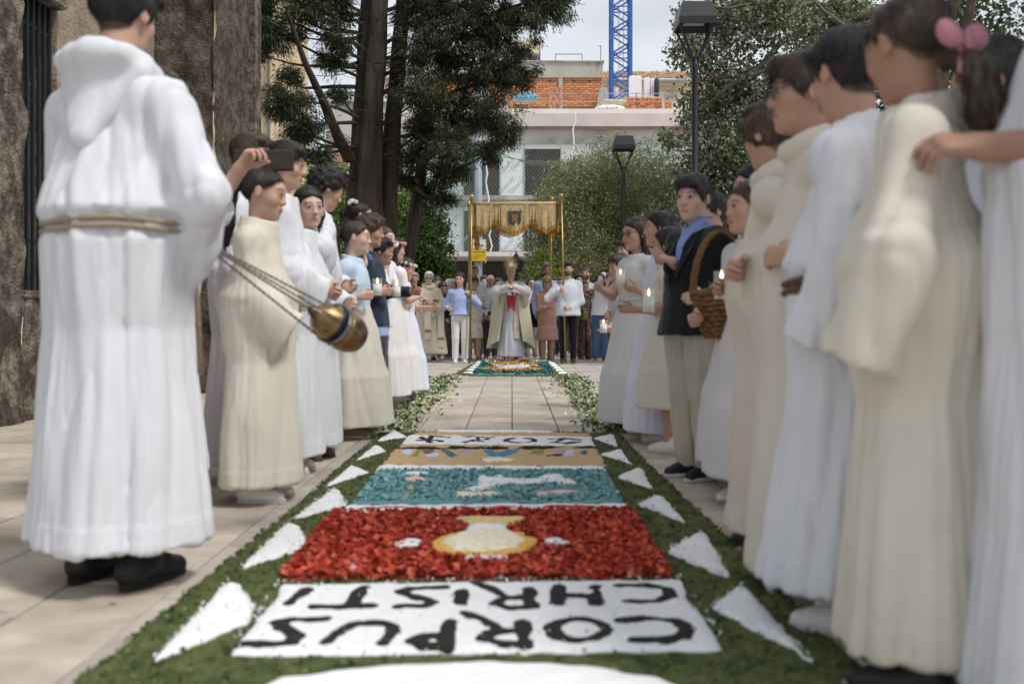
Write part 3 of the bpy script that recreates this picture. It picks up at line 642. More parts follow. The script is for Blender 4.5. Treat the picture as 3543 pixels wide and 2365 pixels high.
b.build('net_hem_rope', m_netg, site)
for x0, y0, x1, y1 in ((1990, 390, 1975, 620), (1676, 480, 1690, 720), (1690, 720, 1700, 870)):
    p, q = at(x0, y0, DB - 1.1), at(x1, y1, DB - 1.1); MB().tube([p + (q - p) * t / 8 + np.array([.06 * math.sin(t * 2.1), 0, 0]) for t in range(9)], .035, 5).build('white_rope', mat('white rope', (.8, .8, .78), .8, .05), site)
m_galv = mat('galvanised steel', (.45, .47, .49), .45, .12, 4, metal=.5)
for x in (1893, 2050, 2198): bpart('guard_post', mat('red oxide post', (.35, .09, .06), .7, .2), site, x, x + 2.5, 326, 396, DB, .05, -.3)
for y0 in (328, 356): bpart('guard_rail', m_galv, site, 1610, 2330, y0, y0 + 2, DB, .04, -.36)
# things lying on the roof
m_brick = mat('orange brick', (.60, .26, .125), .9, .22, 3, .4, 30, objrand=.22)
m_brick2 = mat('pale orange brick', (.58, .29, .18), .9, .22, 3, .4, 30, objrand=.2)
m_mort = mat('mortar', (.42, .33, .27), .9, .1, 3)
def brick_stack(px0, px1, py0, py1, D, label, nx, nz, m_=m_brick):
    a = at(px0, py1, D); c = at(px1, py0, D); w = (c[0] - a[0]) / nx; h = (c[2] - a[2]) / nz
    t = tag(empty('brick_stack', (a[0], D, a[2])), label, 'bricks')
    MB().box(((c[0] - a[0]) / 2, .25, (c[2] - a[2]) / 2), (c[0] - a[0] - .06, .42, c[2] - a[2] - .04)).build('core', m_mort, t)
    pr = MB().box((0, 0, 0), (w * .93, .5, h * .9), bev=.008).build('brick', m_, t); first = True
    for j in range(nz):
        for i in range(nx):
            o = pr if first else link(pr.copy(), t); first = False
            o.location = ((i + .5) * w + .02 * rng.normal(), .22 + .02 * rng.normal(), (j + .5) * h)
    return t
brick_stack(1901, 1943, 302, 385, DB + 1.2, 'tall narrow pallet of bricks wrapped on the roof beside the guard rail', 5, 12, m_brick2)
brick_stack(2170, 2291, 337, 385, DB + 1.5, 'wide brick pallet on the roof below the white packages', 14, 7)
brick_stack(2305, 2325, 345, 393, DB + .8, 'slim brick pier at the right end of the roof', 2, 7)
brick_stack(2184, 2200, 366, 393, DB + .9, 'small brick pile left of the pier before the wide pallet', 2, 4)
brick_stack(2242, 2260, 366, 394, DB + .9, 'small brick pile at the middle of the wide pallet', 2, 4)
m_foam = mat('white foam', (.84, .85, .87), .8, .03)
for x0, x1, y0, y1, lab in ((2178, 2220, 262, 336, 'white wrapped foam package standing behind the wide brick pallet'), (2230, 2250, 268, 336, 'left tall white insulation sheet leaning on the roof'), (2252, 2270, 271, 336, 'right tall white insulation sheet beside the dark roll')):
    b = MB(); a = at(x0, y1, DB + 3); c = at(x1, y0, DB + 3)
    b.box(((a[0] + c[0]) / 2, DB + 3.2, (a[2] + c[2]) / 2), (c[0] - a[0], .4, c[2] - a[2]), bev=.04); tag(b.build('foam_package', m_foam), lab, 'package')
    if x0 == 2178:
        o = bpy.data.objects[b and 'foam_package']
b = MB(); p = at(2272, 334, DB + 2.8); b.lathe([(.08, 0), (.13, .02), (.13, .75), (.1, .9), (.02, .95)], 10, p); tag(b.build('membrane_roll', mat('dark membrane', (.04, .05, .05), .7, .1), smooth=True), 'dark roll standing beside the white insulation sheets', 'roll')
for x, lab in ((2088, 'left pale ventilation cowl before the brick wall'), (2128, 'right pale ventilation cowl behind the crane leg')):
    b = MB(); p = at(x, 352, DB + 7); b.lathe([(.34, 0), (.36, .12), (.20, .6), (.19, .75), (.05, .78)], 12, p); tag(b.build('chimney_cowl', mat('pale cowl', (.55, .55, .52), .7, .1), smooth=True), lab, 'cowl')
def blob(name, m_, c, r, label, cat, seed, amp=.2, par=None):
    n = 26; th, ph = np.meshgrid(np.linspace(0, 2 * np.pi, n, endpoint=False), np.linspace(.02, np.pi - .02, n // 2), indexing='ij')
    U = np.stack([np.cos(th) * np.sin(ph), np.sin(th) * np.sin(ph), np.cos(ph)], -1); P = U * (1 + amp * wob(U, .6, seed) + amp * .4 * wob(U, 1.7, seed + 1))[..., None] * np.array(r) + np.array(c)
    i = np.arange(n * (n // 2)).reshape(n, n // 2); j = np.roll(i, -1, 0); Q = np.stack([i[:, :-1], i[:, 1:], j[:, 1:], j[:, :-1]], -1).reshape(-1, 4)
    o = npmesh(name, P.reshape(-1, 3), Q, m_, par)
    return tag(o, label, cat) if label else o
p = at(2108, 384, DB + .5)
bag = blob('mortar_bag', m_foam, p, (.75, .4, .32), 'white mortar sacks heaped at the edge of the roof', 'sack', 5)
text_mesh('bag_lettering', 'Isobert', .34, mat('red print', (.5, .03, .05), .7, 0), bag, (p[0] - .1, DB + .02, p[2]), (R_(90), R_(-6), 0), .01)
blob('folded_tarp', mat('cream tarp', (.6, .55, .38), .8, .2, 2), at(2120, 362, DB + 2.5), (.8, .5, .22), 'cream tarp bundle behind the white sacks', 'tarp', 6)
blob('tarp', mat('blue tarp', (.18, .42, .55), .7, .2, 2), at(1818, 336, DB + 3), (.6, .4, .22), 'pale blue tarp draped over a wheelbarrow at the brick wall', 'tarp', 8, .3)
pal = tag(empty('wood_pallet', (0, 0, 0)), 'wooden pallet on the roof below the blue tarp', 'pallet'); m_wood = mat('raw wood', (.55, .36, .18), .8, .15, 6)
for k in range(3): bpart('plank', m_wood, pal, 1770, 1833, 358 + k * 9, 361 + k * 9, DB + 1.4, .9)
for k in range(8): bpart('block', m_wood, pal, 1772 + k * 8, 1775 + k * 8, 361, 378, DB + 1.45, .7)

# brick building behind
DK = 60.
bk = tag(empty('brick_building', (0, 0, 0)), 'orange brick building with stained grey parapet behind the roof', 'building')
m_parap = mat('stained parapet', (.48, .45, .39), .92, .16, .8, .3, 10, second=(.13, .12, .10), sec_scale=.9, sec_lo=.55, sec_hi=.72, stretch=(1, 1, .35))
bpart('wall_core', m_mort, bk, 1330, 2120, 270, 460, DK, 6, .1)
bpart('parapet', m_parap, bk, 1330, 2085, 214, 270, DK, 5.5, -.1)
bpart('parapet_cap', m_conc, bk, 1328, 2090, 212, 216, DK, 5.7, -.2)
for x in (1600, 1678, 1745, 1933): bpart('pilaster', m_conc, bk, x, x + 13, 271, 400, DK, .3, -.12)
bw, bh = 25 * DK / F, 8.2 * DK / F
pr = MB().box((0, 0, 0), (bw * .955, .2, bh * .88), bev=.006).build('brick', m_brick, bk); first = True; cnt = 0; rest = MB()
for j in range(12):
    for i in range(-12, 24):
        px = 1765 + i * 25 + (12.5 if j % 2 else 0); py = 275 + j * 8.2
        if px > 2110: continue
        p = at(px, py, DK); loc = (p[0], DK + .11 + rng.normal() * .006, p[2])
        if cnt < 280 and px > 1700:
            o = pr if first else link(pr.copy(), bk); first = False; o.location = loc; cnt += 1
        else: rest.box(loc, (bw * .955, .2, bh * .88))
tag(rest.build('hidden_bricks', m_brick, bk), kind='stuff')
for x, y in ((1836, 281), (1903, 281), (1985, 281), (2040, 281), (1836, 323), (2082, 313), (2005, 324)): bpart('vent_block', mat('vent hole', (.07, .05, .04), .9, .1), bk, x - 5, x + 5, y - 2, y + 2, DK, .05, -.02)
fr = tag(empty('roof_frame', (0, 0, 0)), 'thin black rectangular frame standing on the grey parapet', 'frame')
for x0, x1, y0, y1 in ((1922, 1924, 180, 214), (2015, 2017, 180, 214), (1922, 2017, 179, 181)): bpart('bar', m_iron, fr, x0, x1, y0, y1, DK, .04, .5)
ant = tag(empty('antenna', (0, 0, 0)), 'slim antenna mast at the right end of the parapet', 'antenna')
bpart('mast', m_iron, ant, 2079, 2081, 152, 214, DK, .03, .3); bpart('arm', m_iron, ant, 2071, 2081, 154, 155.5, DK, .03, .3)
yp = tag(empty('roof_penthouse', (0, 0, 0)), 'cream stair tower with dark window behind the cypress', 'building')
bpart('wall', mat('cream render', (.74, .66, .46), .9, .06, 1), yp, 1780, 1867, 138, 186, DK + 6, 4); bpart('lower_wall', mat('grey shutter', (.16, .17, .19), .7, .1), yp, 1790, 1860, 190, 216, DK + 6, 4, .2); bpart('eave', m_conc, yp, 1776, 1870, 185, 190, DK + 6, 4.4, -.2)
MB().tube([at(1868, 216, DK + 5.5), at(1869, 100, DK + 5.5)], .03, 5).build('aerial', m_iron, yp)
# tile-roofed house at the right
th = tag(empty('tile_roof_house', (0, 0, 0)), 'cream house with a clay tile roof right of the crane', 'house')
m_tile = mat('clay tile', (.40, .26, .16), .9, .25, 3, objrand=.3); m_crw = mat('cream wall', (.66, .56, .42), .9, .08, 1)
bpart('wall', m_crw, th, 2086, 2620, 284, 460, DK - 3, 6, 0); bpart('string_course', m_ochre, th, 2086, 2620, 303, 313, DK - 3, .2, -.12); bpart('eave', m_conc, th, 2084, 2620, 281, 286, DK - 3, .5, -.4)
bpart('shutter', mat('grey roller shutter', (.40, .40, .38), .7, .1, stretch=(1, 1, 8)), th, 2300, 2345, 318, 345, DK - 3, .1, -.06)
for k in range(4): bpart('vent_slot', _mats['vent hole'], th, 2328 + 4 * (k % 2), 2331 + 4 * (k % 2), 288 + 4 * (k // 2), 291 + 4 * (k // 2), DK - 3, .04, -.03)
tw = 11 * (DK - 3) / F; tb = MB(); n = 7
prof = [(-tw * .5 * math.cos(math.pi * k / n), tw * .42 * math.sin(math.pi * k / n)) for k in range(n + 1)]
tb.add([(x, 0, z) for x, z in prof] + [(x * .85, .8, z + .34) for x, z in prof], [(k, k + 1, n + 2 + k, n + 1 + k) for k in range(n)] + [tuple(range(n, -1, -1))])
tp = tb.build('roof_tile', m_tile, th, True); first = True
for j in range(3):
    for i in range(48):
        o = tp if first else link(tp.copy(), th); first = False; p = at(2090 + i * 11, 280, DK - 3); o.location = (p[0], DK - 3.5 + j * .62, p[2] + j * .27 + rng.normal() * .012)
# grey house with railing between the trunks
gh = tag(empty('grey_house', (0, 0, 0)), 'grey flat-roofed house with roof railing seen left of the thick trunk', 'house')
bpart('wall', m_conc, gh, 1128, 1420, 352, 900, 52, 6); bpart('cornice', m_slabw, gh, 1122, 1424, 346, 353, 52, 6.2, -.15)
for y in (318, 344): bpart('rail', m_galv, gh, 1140, 1420, y, y + 2, 52, .04, 0)
for k in range(40): bpart('baluster', m_galv, gh, 1141 + k * 7, 1142.2 + k * 7, 318, 346, 52, .03, 0)
lb = tag(empty('low_house', (0, 0, 0)), 'pale low house with terracotta edge behind the left row of people', 'house')
bpart('wall', mat('pale render', (.62, .6, .56), .9, .1, 1), lb, 900, 1180, 560, 1130, 40, 5); bpart('roof_edge', mat('terracotta', (.5, .26, .17), .9, .1), lb, 1060, 1190, 545, 562, 40, 5.4, -.2)

# tower crane
cr_ = tag(empty('tower_crane', (0, 0, 0)), 'blue lattice mast of a tower crane rising above the roofs', 'crane')
m_bl = mat('blue crane paint', (.035, .13, .42), .5, .12, 1.5)
DC = 53.; cl, cr2 = at(2118, 352, DC), at(2183, 352, DC); wdt = cr2[0] - cl[0]; ztop = 26.
for x in (cl[0], cr2[0]):
    for y in (DC, DC + wdt): MB().box((x, y, (cl[2] + ztop) / 2), (.15, .15, ztop - cl[2])).build('leg', m_bl, cr_)
z = cl[2] + .1; k = 0; step = wdt * 1.0
while z < ztop:
    for y in (DC - .03, DC + wdt + .03):
        a, c = (cl[0], y, z), (cr2[0], y, z + step * .62)
        if k % 2: a, c = (cr2[0], y, z), (cl[0], y, z + step * .62)
        MB().tube([a, c], .045, 5).build('brace', m_bl, cr_)
        if k % 2: MB().tube([(cl[0], y, z + step * .62), (cr2[0], y, z + step * .62)], .035, 5).build('brace', m_bl, cr_)
    for x in (cl[0], cr2[0]): MB().tube([(x, DC + (wdt if k % 2 else 0), z), (x, DC + (0 if k % 2 else wdt), z + step * .62)], .04, 5).build('brace', m_bl, cr_)
    z += step * .62; k += 1
b = MB()
for x in (.42, .68): b.box((cl[0] + wdt * x, DC + wdt * .6, (cl[2] + ztop) / 2), (.035, .035, ztop - cl[2]))
for q in range(60): b.box((cl[0] + wdt * .55, DC + wdt * .6, cl[2] + q * .33), (wdt * .26, .025, .025))
b.build('ladder', m_galv, cr_)

# ------------------------------------------------------------------ sign post, lamps, loudspeaker
DS = 21.5; p = at(1655, 1098, DS)
sp = tag(empty('sign_post', (p[0], DS, 0)), 'grey steel post with a yellow camera warning sign behind the canopy', 'sign post')
MB().tube([(0, 0, 0), (0, 0, 1.6), (0, 0, 6.3)], [.09, .088, .08], 14).build('post', mat('grey post paint', (.30, .35, .39), .55, .2, 4, .2, 20, second=(.45, .47, .48), sec_scale=2.5, sec_lo=.6, sec_hi=.7), sp, True)
s0, s1 = at(1635, 904, DS), at(1683, 830, DS); cx_ = (s0[0] + s1[0]) / 2 - p[0]; cz = (s0[2] + s1[2]) / 2; sw_, sh = s1[0] - s0[0], s1[2] - s0[2]
m_sy = mat('yellow sign', (.80, .52, .03), .5, .04); m_sw = mat('white sign field', (.82, .83, .86), .5, .02); m_sk = mat('sign black', (.012, .012, .013), .5, 0)
sg = MB().box((cx_, -.115, cz), (sw_, .012, sh), bev=.003).build('sign_plate', m_sy, sp)
MB().box((cx_, -.123, cz + sh * .265), (sw_ * .88, .006, sh * .40)).build('white_field', m_sw, sg)
MB().box((cx_, -.122, cz + sh * .49), (sw_ * .92, .006, sh * .03)).build('top_strip', m_sw, sg)
cmb = MB()
for x, w, hh_ in ((-.07, .10, .062), (.0, .04, .05), (.045, .03, .035), (.078, .02, .05)):
    a = -.28; cmb.add([(cx_ + (x + q * w / 2) * math.cos(a) - r_ * hh_ / 2 * math.sin(a), -.1275, cz + sh * .25 + (x + q * w / 2) * math.sin(a) + r_ * hh_ / 2 * math.cos(a)) for q, r_ in ((-1, -1), (1, -1), (1, 1), (-1, 1))], [(0, 1, 2, 3)])
for x0, x1 in ((-.02, -.024), (.0, .035)): cmb.add([(cx_ + x0 - .006, -.1275, cz + sh * .2), (cx_ + x1 - .006, -.1275, cz + sh * .08), (cx_ + x1 + .006, -.1275, cz + sh * .08), (cx_ + x0 + .006, -.1275, cz + sh * .2)], [(0, 1, 2, 3)])
cmb.build('camera_symbol', m_sk, sg)
text_mesh('sign_lettering', 'Zona videovigilada', .036, m_sk, sg, (cx_, -.124, cz - sh * .07), (R_(90), 0, 0), .001)
for k, (w, t) in enumerate(((.8, .22), (.56, .29), (.4, .36), (.34, .41))):
    MB().box((cx_ - sw_ * .45 + sw_ * w / 2, -.122, cz - sh * t), (sw_ * w * .95, .003, .007)).build('text_line', mat('sign small print', (.28, .19, .03), .6, .3, 90), sg)
MB().tube([(cx_ + sw_ * .47, -.09, cz - sh * .4), (cx_ + sw_ * .5, -.08, cz - sh * .52), (cx_ + sw_ * .36, -.09, cz - sh * .6)], .008, 6).build('white_cable', m_foam, sp)

m_lamp = mat('black lamp paint', (.012, .013, .015), .42, .15, 6, spec=.5)
m_lens = mat('lamp lens', (.45, .45, .40), .3, .05)
def lamp(px, D, label):
    x = (px - CX) / F * D; t = tag(empty('street_lamp', (x, D, 0)), label, 'street lamp', 'black street lamps over the walk')
    MB().tube([(0, 0, 0), (0, 0, .05), (0, 0, .06), (0, 0, 4.4), (0, 0, 4.55)], [.09, .09, .048, .045, .06], 12).build('post', m_lamp, t, True)
    for sx in (-1, 1):
        for sy in (-.35, .35): MB().tube([(sx * .03, sy * .1, 4.5), (sx * .235, sy * .55, 4.98)], [.022, .018], 6).build('arm', m_lamp, t)
    h = MB(); z = 4.98; A = [(.27, .27, z), (.27, .27, z + .10), (.215, .215, z + .32), (.19, .19, z + .335)]; v = []
    for a, b_, zz in A: v += [(-a, -b_, zz), (a, -b_, zz), (a, b_, zz), (-a, b_, zz)]
    f = [(12, 13, 14, 15)] + [(k * 4 + j, k * 4 + (j + 1) % 4, k * 4 + 4 + (j + 1) % 4, k * 4 + 4 + j) for k in range(3) for j in range(4)]
    v += [(-.235, -.235, z), (.235, -.235, z), (.235, .235, z), (-.235, .235, z), (-.19, -.19, z + .09), (.19, -.19, z + .09), (.19, .19, z + .09), (-.19, .19, z + .09)]
    f += [(0, 16, 17, 1), (1, 17, 18, 2), (2, 18, 19, 3), (3, 19, 16, 0)] + [(16 + j, 20 + j, 20 + (j + 1) % 4, 16 + (j + 1) % 4) for j in range(4)] + [(23, 22, 21, 20)]
    hd = h.add(v, f).build('head', m_lamp, t)
    MB().box((0, 0, z + .083), (.3, .3, .012)).build('lens', m_lens, hd)
lamp(2404, 14.4, 'near tall black street lamp with open triangular neck above the black blazer')
lamp(2157, 24.9, 'far black street lamp in front of the olive tree, smaller of the two')
p = at(1122, 690, 14.0)
spk = tag(empty('loudspeaker', (p[0], 14.0, 0)), 'black loudspeaker on a stand in front of the cypress trunk', 'loudspeaker')
MB().box((0, 0, p[2]), (.24, .26, .42), bev=.015).build('cabinet', mat('black speaker', (.01, .01, .011), .6, .1, 80, .3, 300), spk)
text_mesh('badge', 'A', .05, m_sw, spk, (.02, -.132, p[2] - .15), (R_(90), 0, 0), .002)
MB().tube([(0, 0, 0), (0, 0, p[2] - .2)], .02, 8).build('pole', m_iron, spk)
for a in range(3): MB().tube([(0, 0, .7), (.5 * math.cos(a * 2.1), .5 * math.sin(a * 2.1), .02)], .014, 6).build('leg', m_iron, spk)
# ------------------------------------------------------------------ trees
m_bark = mat('cypress bark', (.062, .047, .036), .95, .35, 14, 1.0, 26, stretch=(1, 1, .16), second=(.035, .027, .021), sec_scale=8, bdist=.03)
m_barkp = mat('poplar bark', (.13, .11, .085), .9, .3, 8, .8, 30, stretch=(1, 1, .3), bdist=.01)
m_lf = leafmat('living leaf', .3); m_nd = leafmat('cypress spray', .08)
def curve_pts(a, b, n, sag, seed):
    r = np.random.default_rng(seed); a, b = np.array(a, float), np.array(b, float); L_ = np.linalg.norm(b - a); o = r.normal(size=3) * .08 * L_; w = r.normal(size=3) * .03 * L_
    return [a + (b - a) * t + (o * math.sin(t * math.pi) + np.array([0, 0, -sag * L_]) * math.sin(t * math.pi) + w * math.sin(t * 2 * math.pi)) for t in np.linspace(0, 1, n)]
def fluted(name, pts, rad, m_, par, n=28, seed=0, amp=.10):
    pts = [np.array(p, float) for p in pts]; P = []; m = len(pts)
    ts = np.linspace(0, 1, m)
    N_ = 60; T = np.linspace(0, 1, N_); pp = np.stack([np.interp(T, ts, [p[i] for p in pts]) for i in range(3)], 1); rr = np.interp(T, ts, rad)
    for _ in range(6): pp[1:-1] = (pp[:-2] + pp[2:]) / 2
    th = np.linspace(0, 2 * np.pi, n, endpoint=False)
    q = rr[:, None] * (1 + amp * np.sin(th * 5 + T[:, None] * 3 + seed) + amp * .7 * np.sin(th * 9 - T[:, None] * 5 + seed) + .05 * np.sin(th * 3 + T[:, None] * 30))
    P = np.stack([pp[:, 0:1] + q * np.cos(th), pp[:, 1:2] + q * np.sin(th), np.repeat(pp[:, 2:3], n, 1)], -1)
    i = np.arange(N_ * n).reshape(N_, n); j = np.roll(i, -1, 1); Q = np.stack([i[:-1], j[:-1], j[1:], i[1:]], -1).reshape(-1, 4)
    return npmesh(name, P.reshape(-1, 3), Q, m_, par)
DT = 14.
cy = tag(empty('cypress_tree', (at(1260, 1098, DT)[0], DT, 0)), 'large dark cypress with thick twin trunk left of the canopy', 'tree'); cy.location = (0, 0, 0)
tr = lambda px, py, d=0: at(px, py, DT + d)
fluted('trunk', [tr(1250, 1310), tr(1255, 1000), tr(1262, 700), tr(1268, 500), tr(1282, 250), tr(1300, 0), tr(1310, -300)], [.33, .27, .25, .21, .19, .175, .15], m_bark, cy, seed=1)
fluted('trunk', [tr(1330, 1310, .2), tr(1335, 900, .2), tr(1345, 650, .2), tr(1362, 400, .2), tr(1385, 150, .2), tr(1400, -100, .2)], [.2, .15, .13, .11, .10, .08], m_bark, cy, 18, seed=2)
fluted('trunk', [tr(1370, 1310, .5), tr(1400, 950, .5), tr(1430, 800, .5), tr(1462, 560, .5), tr(1475, 380, .5)], [.14, .11, .10, .075, .05], m_bark, cy, 14, seed=3)
fluted('limb', [tr(1215, 560, -.1), tr(1160, 450, -.5), tr(1110, 330, -.8), tr(1060, 230, -1), tr(1000, 60, -1.2)], [.10, .075, .06, .045, .025], m_bark, cy, 10, seed=4)
fluted('limb', [tr(1240, 620, -.1), tr(1150, 590, -.5), tr(1070, 560, -.6), tr(1000, 560, -.6)], [.08, .05, .04, .02], m_bark, cy, 10, seed=5)
fluted('limb', [tr(1470, 560, .4), tr(1540, 440, .2), tr(1600, 350, 0), tr(1640, 200, 0)], [.06, .045, .035, .02], m_bark, cy, 8, seed=6)
blobs = [(1480, 40, 140, .3), (1600, 90, 140, -.2), (1730, 110, 130, .2), (1850, 50, 95, -.3), (1690, 250, 130, 0), (1560, 220, 120, .5), (1480, 330, 110, -.4), (1600, 390, 110, .3), (1720, 400, 100, -.2), (1790, 260, 75, .2), (1700, 520, 60, 0),
         (1560, 500, 90, -.5), (1470, 450, 95, .4), (1520, 600, 75, .2), (1420, 540, 70, .6), (1930, 10, 70, 0), (1440, 180, 90, -.3), (1660, -60, 160, 0), (1480, -80, 150, .4), (1840, -60, 120, .2), (1760, 480, 40, 0), (1590, 590, 45, 0),
         (1080, 40, 80, -.8), (1160, 120, 65, -.6), (1020, 350, 75, -1), (965, 360, 60, -1.2), (1060, 440, 70, -.8), (930, 110, 85, -1), (860, 40, 90, -.8), (885, 180, 45, -1.1), (1145, 210, 60, -.4), (1100, 540, 50, -.5), (1175, 330, 35, -.3), (1130, -60, 120, -.5), (950, -60, 130, -.8),
         (1010, 120, 40, -.9), (1180, 40, 50, -.4), (1030, 460, 45, -.7), (1010, 250, 38, -1), (1400, 620, 50, .4), (1540, 690, 40, .3), (1470, 660, 50, .4)]
r = np.random.default_rng(21); CC = []; AL = []; k = 0
bm = MB()
for bx, by, br, bd in blobs:
    c = tr(bx, by, bd); rad = br * DT / F
    src = tr(1285 + (40 if bx > 1350 else -25), by + br * .6 + 30) if by < 480 else tr(1300 if bx < 1400 else 1440, by - 40)
    if bx > 1600: src = tr(1470 + (bx - 1470) * .2, by + 90, .3)
    bm.tube(curve_pts(src, c, 8, .05, int(bx * 3 + by)), [.032 * (1 - t * .8) for t in np.linspace(0, 1, 8)], 6)
    nt = int(8 + br * br / 240)
    for q in range(nt):                                   # tufts
        d = r.normal(size=3); d /= np.linalg.norm(d); tip = c + d * rad * (.35 + .75 * r.random()) * [1, 1.3, .85]
        if q % 3 == 0: bm.tube(curve_pts(c + d * rad * .1, tip, 4, .1, q + int(bx)), [.010, .007, .005, .003], 4)
        m = int(110 * (.6 + .8 * r.random())); g_ = r.normal(size=(m, 3)) * .06; g_[:, 2] *= .75
        CC.append(tip + g_ - d * r.random((m, 1)) * .07); AL.append(np.repeat((d + [0, 0, -.5])[None], m, 0) * .8)
for q in range(75):                                       # dead twigs
    y = r.uniform(60, 640); a = tr(1262 + r.uniform(-35, 130), y, r.uniform(-.3, .3)); bm.tube(curve_pts(a, a + np.array([r.choice([-1, 1]) * r.uniform(.25, .9), r.uniform(-.5, .3), r.uniform(-.1, .45)]), 6, r.uniform(-.15, .25), q + 900), [.009, .007, .006, .004, .003, .002], 4)
tag(bm.build('branches', m_bark, cy), kind='stuff')
CC = np.concatenate(CC); AL = np.concatenate(AL)
leaves('crown', CC, .055, .013, [(.026, .042, .014), (.019, .030, .011), (.042, .064, .020), (.030, .034, .013), (.058, .074, .026)], m_nd, cy, tri=True, seed=5, along=AL, up=.2)

def tree(name, label, base, blobs_, D, nleaf, ln, wd, cols, seed, trunk_r=.1, m_b=None, shell=.45, branches=True, depth=1.0, trm=None):
    t = tag(empty(name, (0, 0, 0)), label, 'tree' if 'tree' in name else 'bush'); m_b = m_b or m_barkp
    b0 = at(base[0], base[1], D); b0[2] = max(b0[2], 0) if base[2:] else 0
    cs = [(at(x, y, D + dd), rr * D / F) for x, y, rr, dd in blobs_]; top = np.mean([c for c, _ in cs], 0)
    fluted('trunk', [b0, b0 * .6 + np.array([top[0], top[1], top[2]]) * .4, top], [trunk_r, trunk_r * .8, trunk_r * .35], m_b, t, 12, seed)
    if branches:
        bm = MB()
        for i, (c, rr) in enumerate(cs): bm.tube(curve_pts(b0 * .45 + top * .55, c, 7, -.05, seed * 50 + i), [trunk_r * .45 * (1 - .8 * q / 6) for q in range(7)], 6)
        tag(bm.build('branches', m_b, t), kind='stuff')
    rr_ = np.random.default_rng(seed); A = sum(r_ ** 2 for _, r_ in cs); P = []
    for i, (c, rr) in enumerate(cs):
        n = int(nleaf * rr ** 2 / A); nc = max(6, int(n / 28)); cc = c + inball(nc, seed * 99 + i, shell) * rr * [1, depth, .9]
        P.append(np.repeat(cc, 28, 0) + rr_.normal(size=(nc * 28, 3)) * min(.11, rr * .22))
    leaves('crown', np.concatenate(P), ln, wd, cols, trm or m_lf, t, seed=seed + 1, up=.15)
    return t
OL = [(.26, .28, .13), (.19, .205, .095), (.34, .36, .20), (.14, .15, .07), (.30, .31, .12)]
tree('olive_tree', 'grey-green olive tree right behind the canopy, leftmost of the olives', (1960, 1200), [(1990, 640, 120, 0), (1930, 740, 110, -.5), (2060, 760, 130, .5), (1900, 850, 90, 0), (2010, 880, 130, -.4), (1960, 980, 130, 0), (1880, 960, 80, .4)], 25.5, 52000, .085, .026, OL, 31, .14)
tree('olive_tree', 'tall olive tree around the far street lamp', (2170, 1200), [(2130, 580, 130, 0), (2200, 680, 150, .5), (2110, 760, 130, -.5), (2220, 830, 140, 0), (2120, 920, 140, .3), (2200, 1000, 140, 0), (2060, 640, 90, .3)], 26.5, 60000, .085, .026, OL, 32, .15)
tree('olive_tree', 'olive tree behind the black blazer, rightmost of the olives', (2400, 1200), [(2290, 600, 120, 0), (2380, 720, 150, .5), (2320, 840, 140, -.4), (2450, 860, 150, 0), (2560, 780, 140, .5), (2380, 980, 150, 0), (2520, 980, 150, .3), (2620, 900, 130, 0)], 25, 60000, .085, .026, [(.21, .235, .115), (.16, .18, .085), (.28, .30, .18), (.11, .125, .065)], 33, .15)
PO = [(.17, .20, .10), (.12, .15, .07), (.25, .28, .17), (.095, .115, .055), (.42, .44, .34)]
pt = tree('poplar_tree', 'silver-leaved poplar with spreading branches above the right row', (3300, 1330), [(2400, 170, 95, 0), (2520, 70, 130, .4), (2680, 60, 140, -.3), (2840, 70, 140, .3), (2560, 300, 150, 0), (2440, 360, 100, .4), (2470, 520, 120, 0), (2600, 480, 120, -.5), (2540, 660, 130, .2), (2400, 600, 80, 0), (2960, 60, 120, .5), (2720, 330, 110, 0), (2460, 760, 110, .3), (2330, 480, 45, 0), (2380, 60, 60, .2), (2650, 640, 110, .4), (2600, 820, 120, .3)], 16.5, 34000, .066, .056, PO, 34, .12, branches=False, shell=.5)
b = MB()
for k, l in enumerate(([(3100, 20), (2940, 60), (2800, 90), (2700, 150), (2620, 240), (2520, 300), (2430, 380)], [(3050, 150), (2920, 110), (2830, 150), (2720, 220), (2600, 260), (2470, 270)], [(2900, 20), (2760, 10), (2640, 5), (2520, 30), (2430, 20)], [(2720, 210), (2640, 300), (2580, 360), (2490, 420)], [(2950, 110), (2850, 40), (2780, -40)], [(3100, 200), (2900, 230), (2760, 300), (2640, 360), (2560, 460)])):
    b.tube([at(x, y, 16.3 + .3 * math.sin(k + i)) for i, (x, y) in enumerate(l)], [.075 * (1 - .8 * i / len(l)) * (1 if k < 2 else .6) for i in range(len(l))], 7)
b.build('limbs', m_barkp, pt, True)
tree('poplar_tree', 'dark leafy tree behind the pink bow, crown extended unseen to shade the right row', (3450, 1400), [(3250, 60, 160, 0), (3420, 120, 170, .2), (3330, 320, 170, 0), (3500, 350, 170, .3), (3150, 450, 150, .3), (3050, 620, 160, 0), (3250, 640, 160, .2), (2900, 760, 160, .3), (2800, 560, 120, .6), (3000, 300, 130, .6), (3480, 620, 170, 0), (4920, -2247, 600, -6), (4300, -2150, 560, -5), (5300, -2500, 560, -7.0)], 9.5, 60000, .055, .045, [(.095, .115, .05), (.07, .085, .038), (.15, .17, .09), (.05, .065, .027)], 35, .12)  # the big overhead blobs are added out of view to shade the right row
DG = [(.055, .10, .02), (.035, .07, .014), (.10, .16, .03), (.028, .05, .012)]
tree('laurel_bush', 'dense dark green bush left of the canopy poles', (1430, 1200), [(1400, 740, 80, 0), (1470, 760, 80, .3), (1430, 850, 110, 0), (1500, 880, 70, -.3), (1360, 860, 90, .3), (1480, 960, 90, 0), (1400, 970, 100, 0), (1545, 860, 30, 0), (1500, 800, 55, 0), (1450, 690, 50, .2), (1520, 960, 70, 0)], 22, 20000, .085, .04, DG, 36, .1, shell=.4)
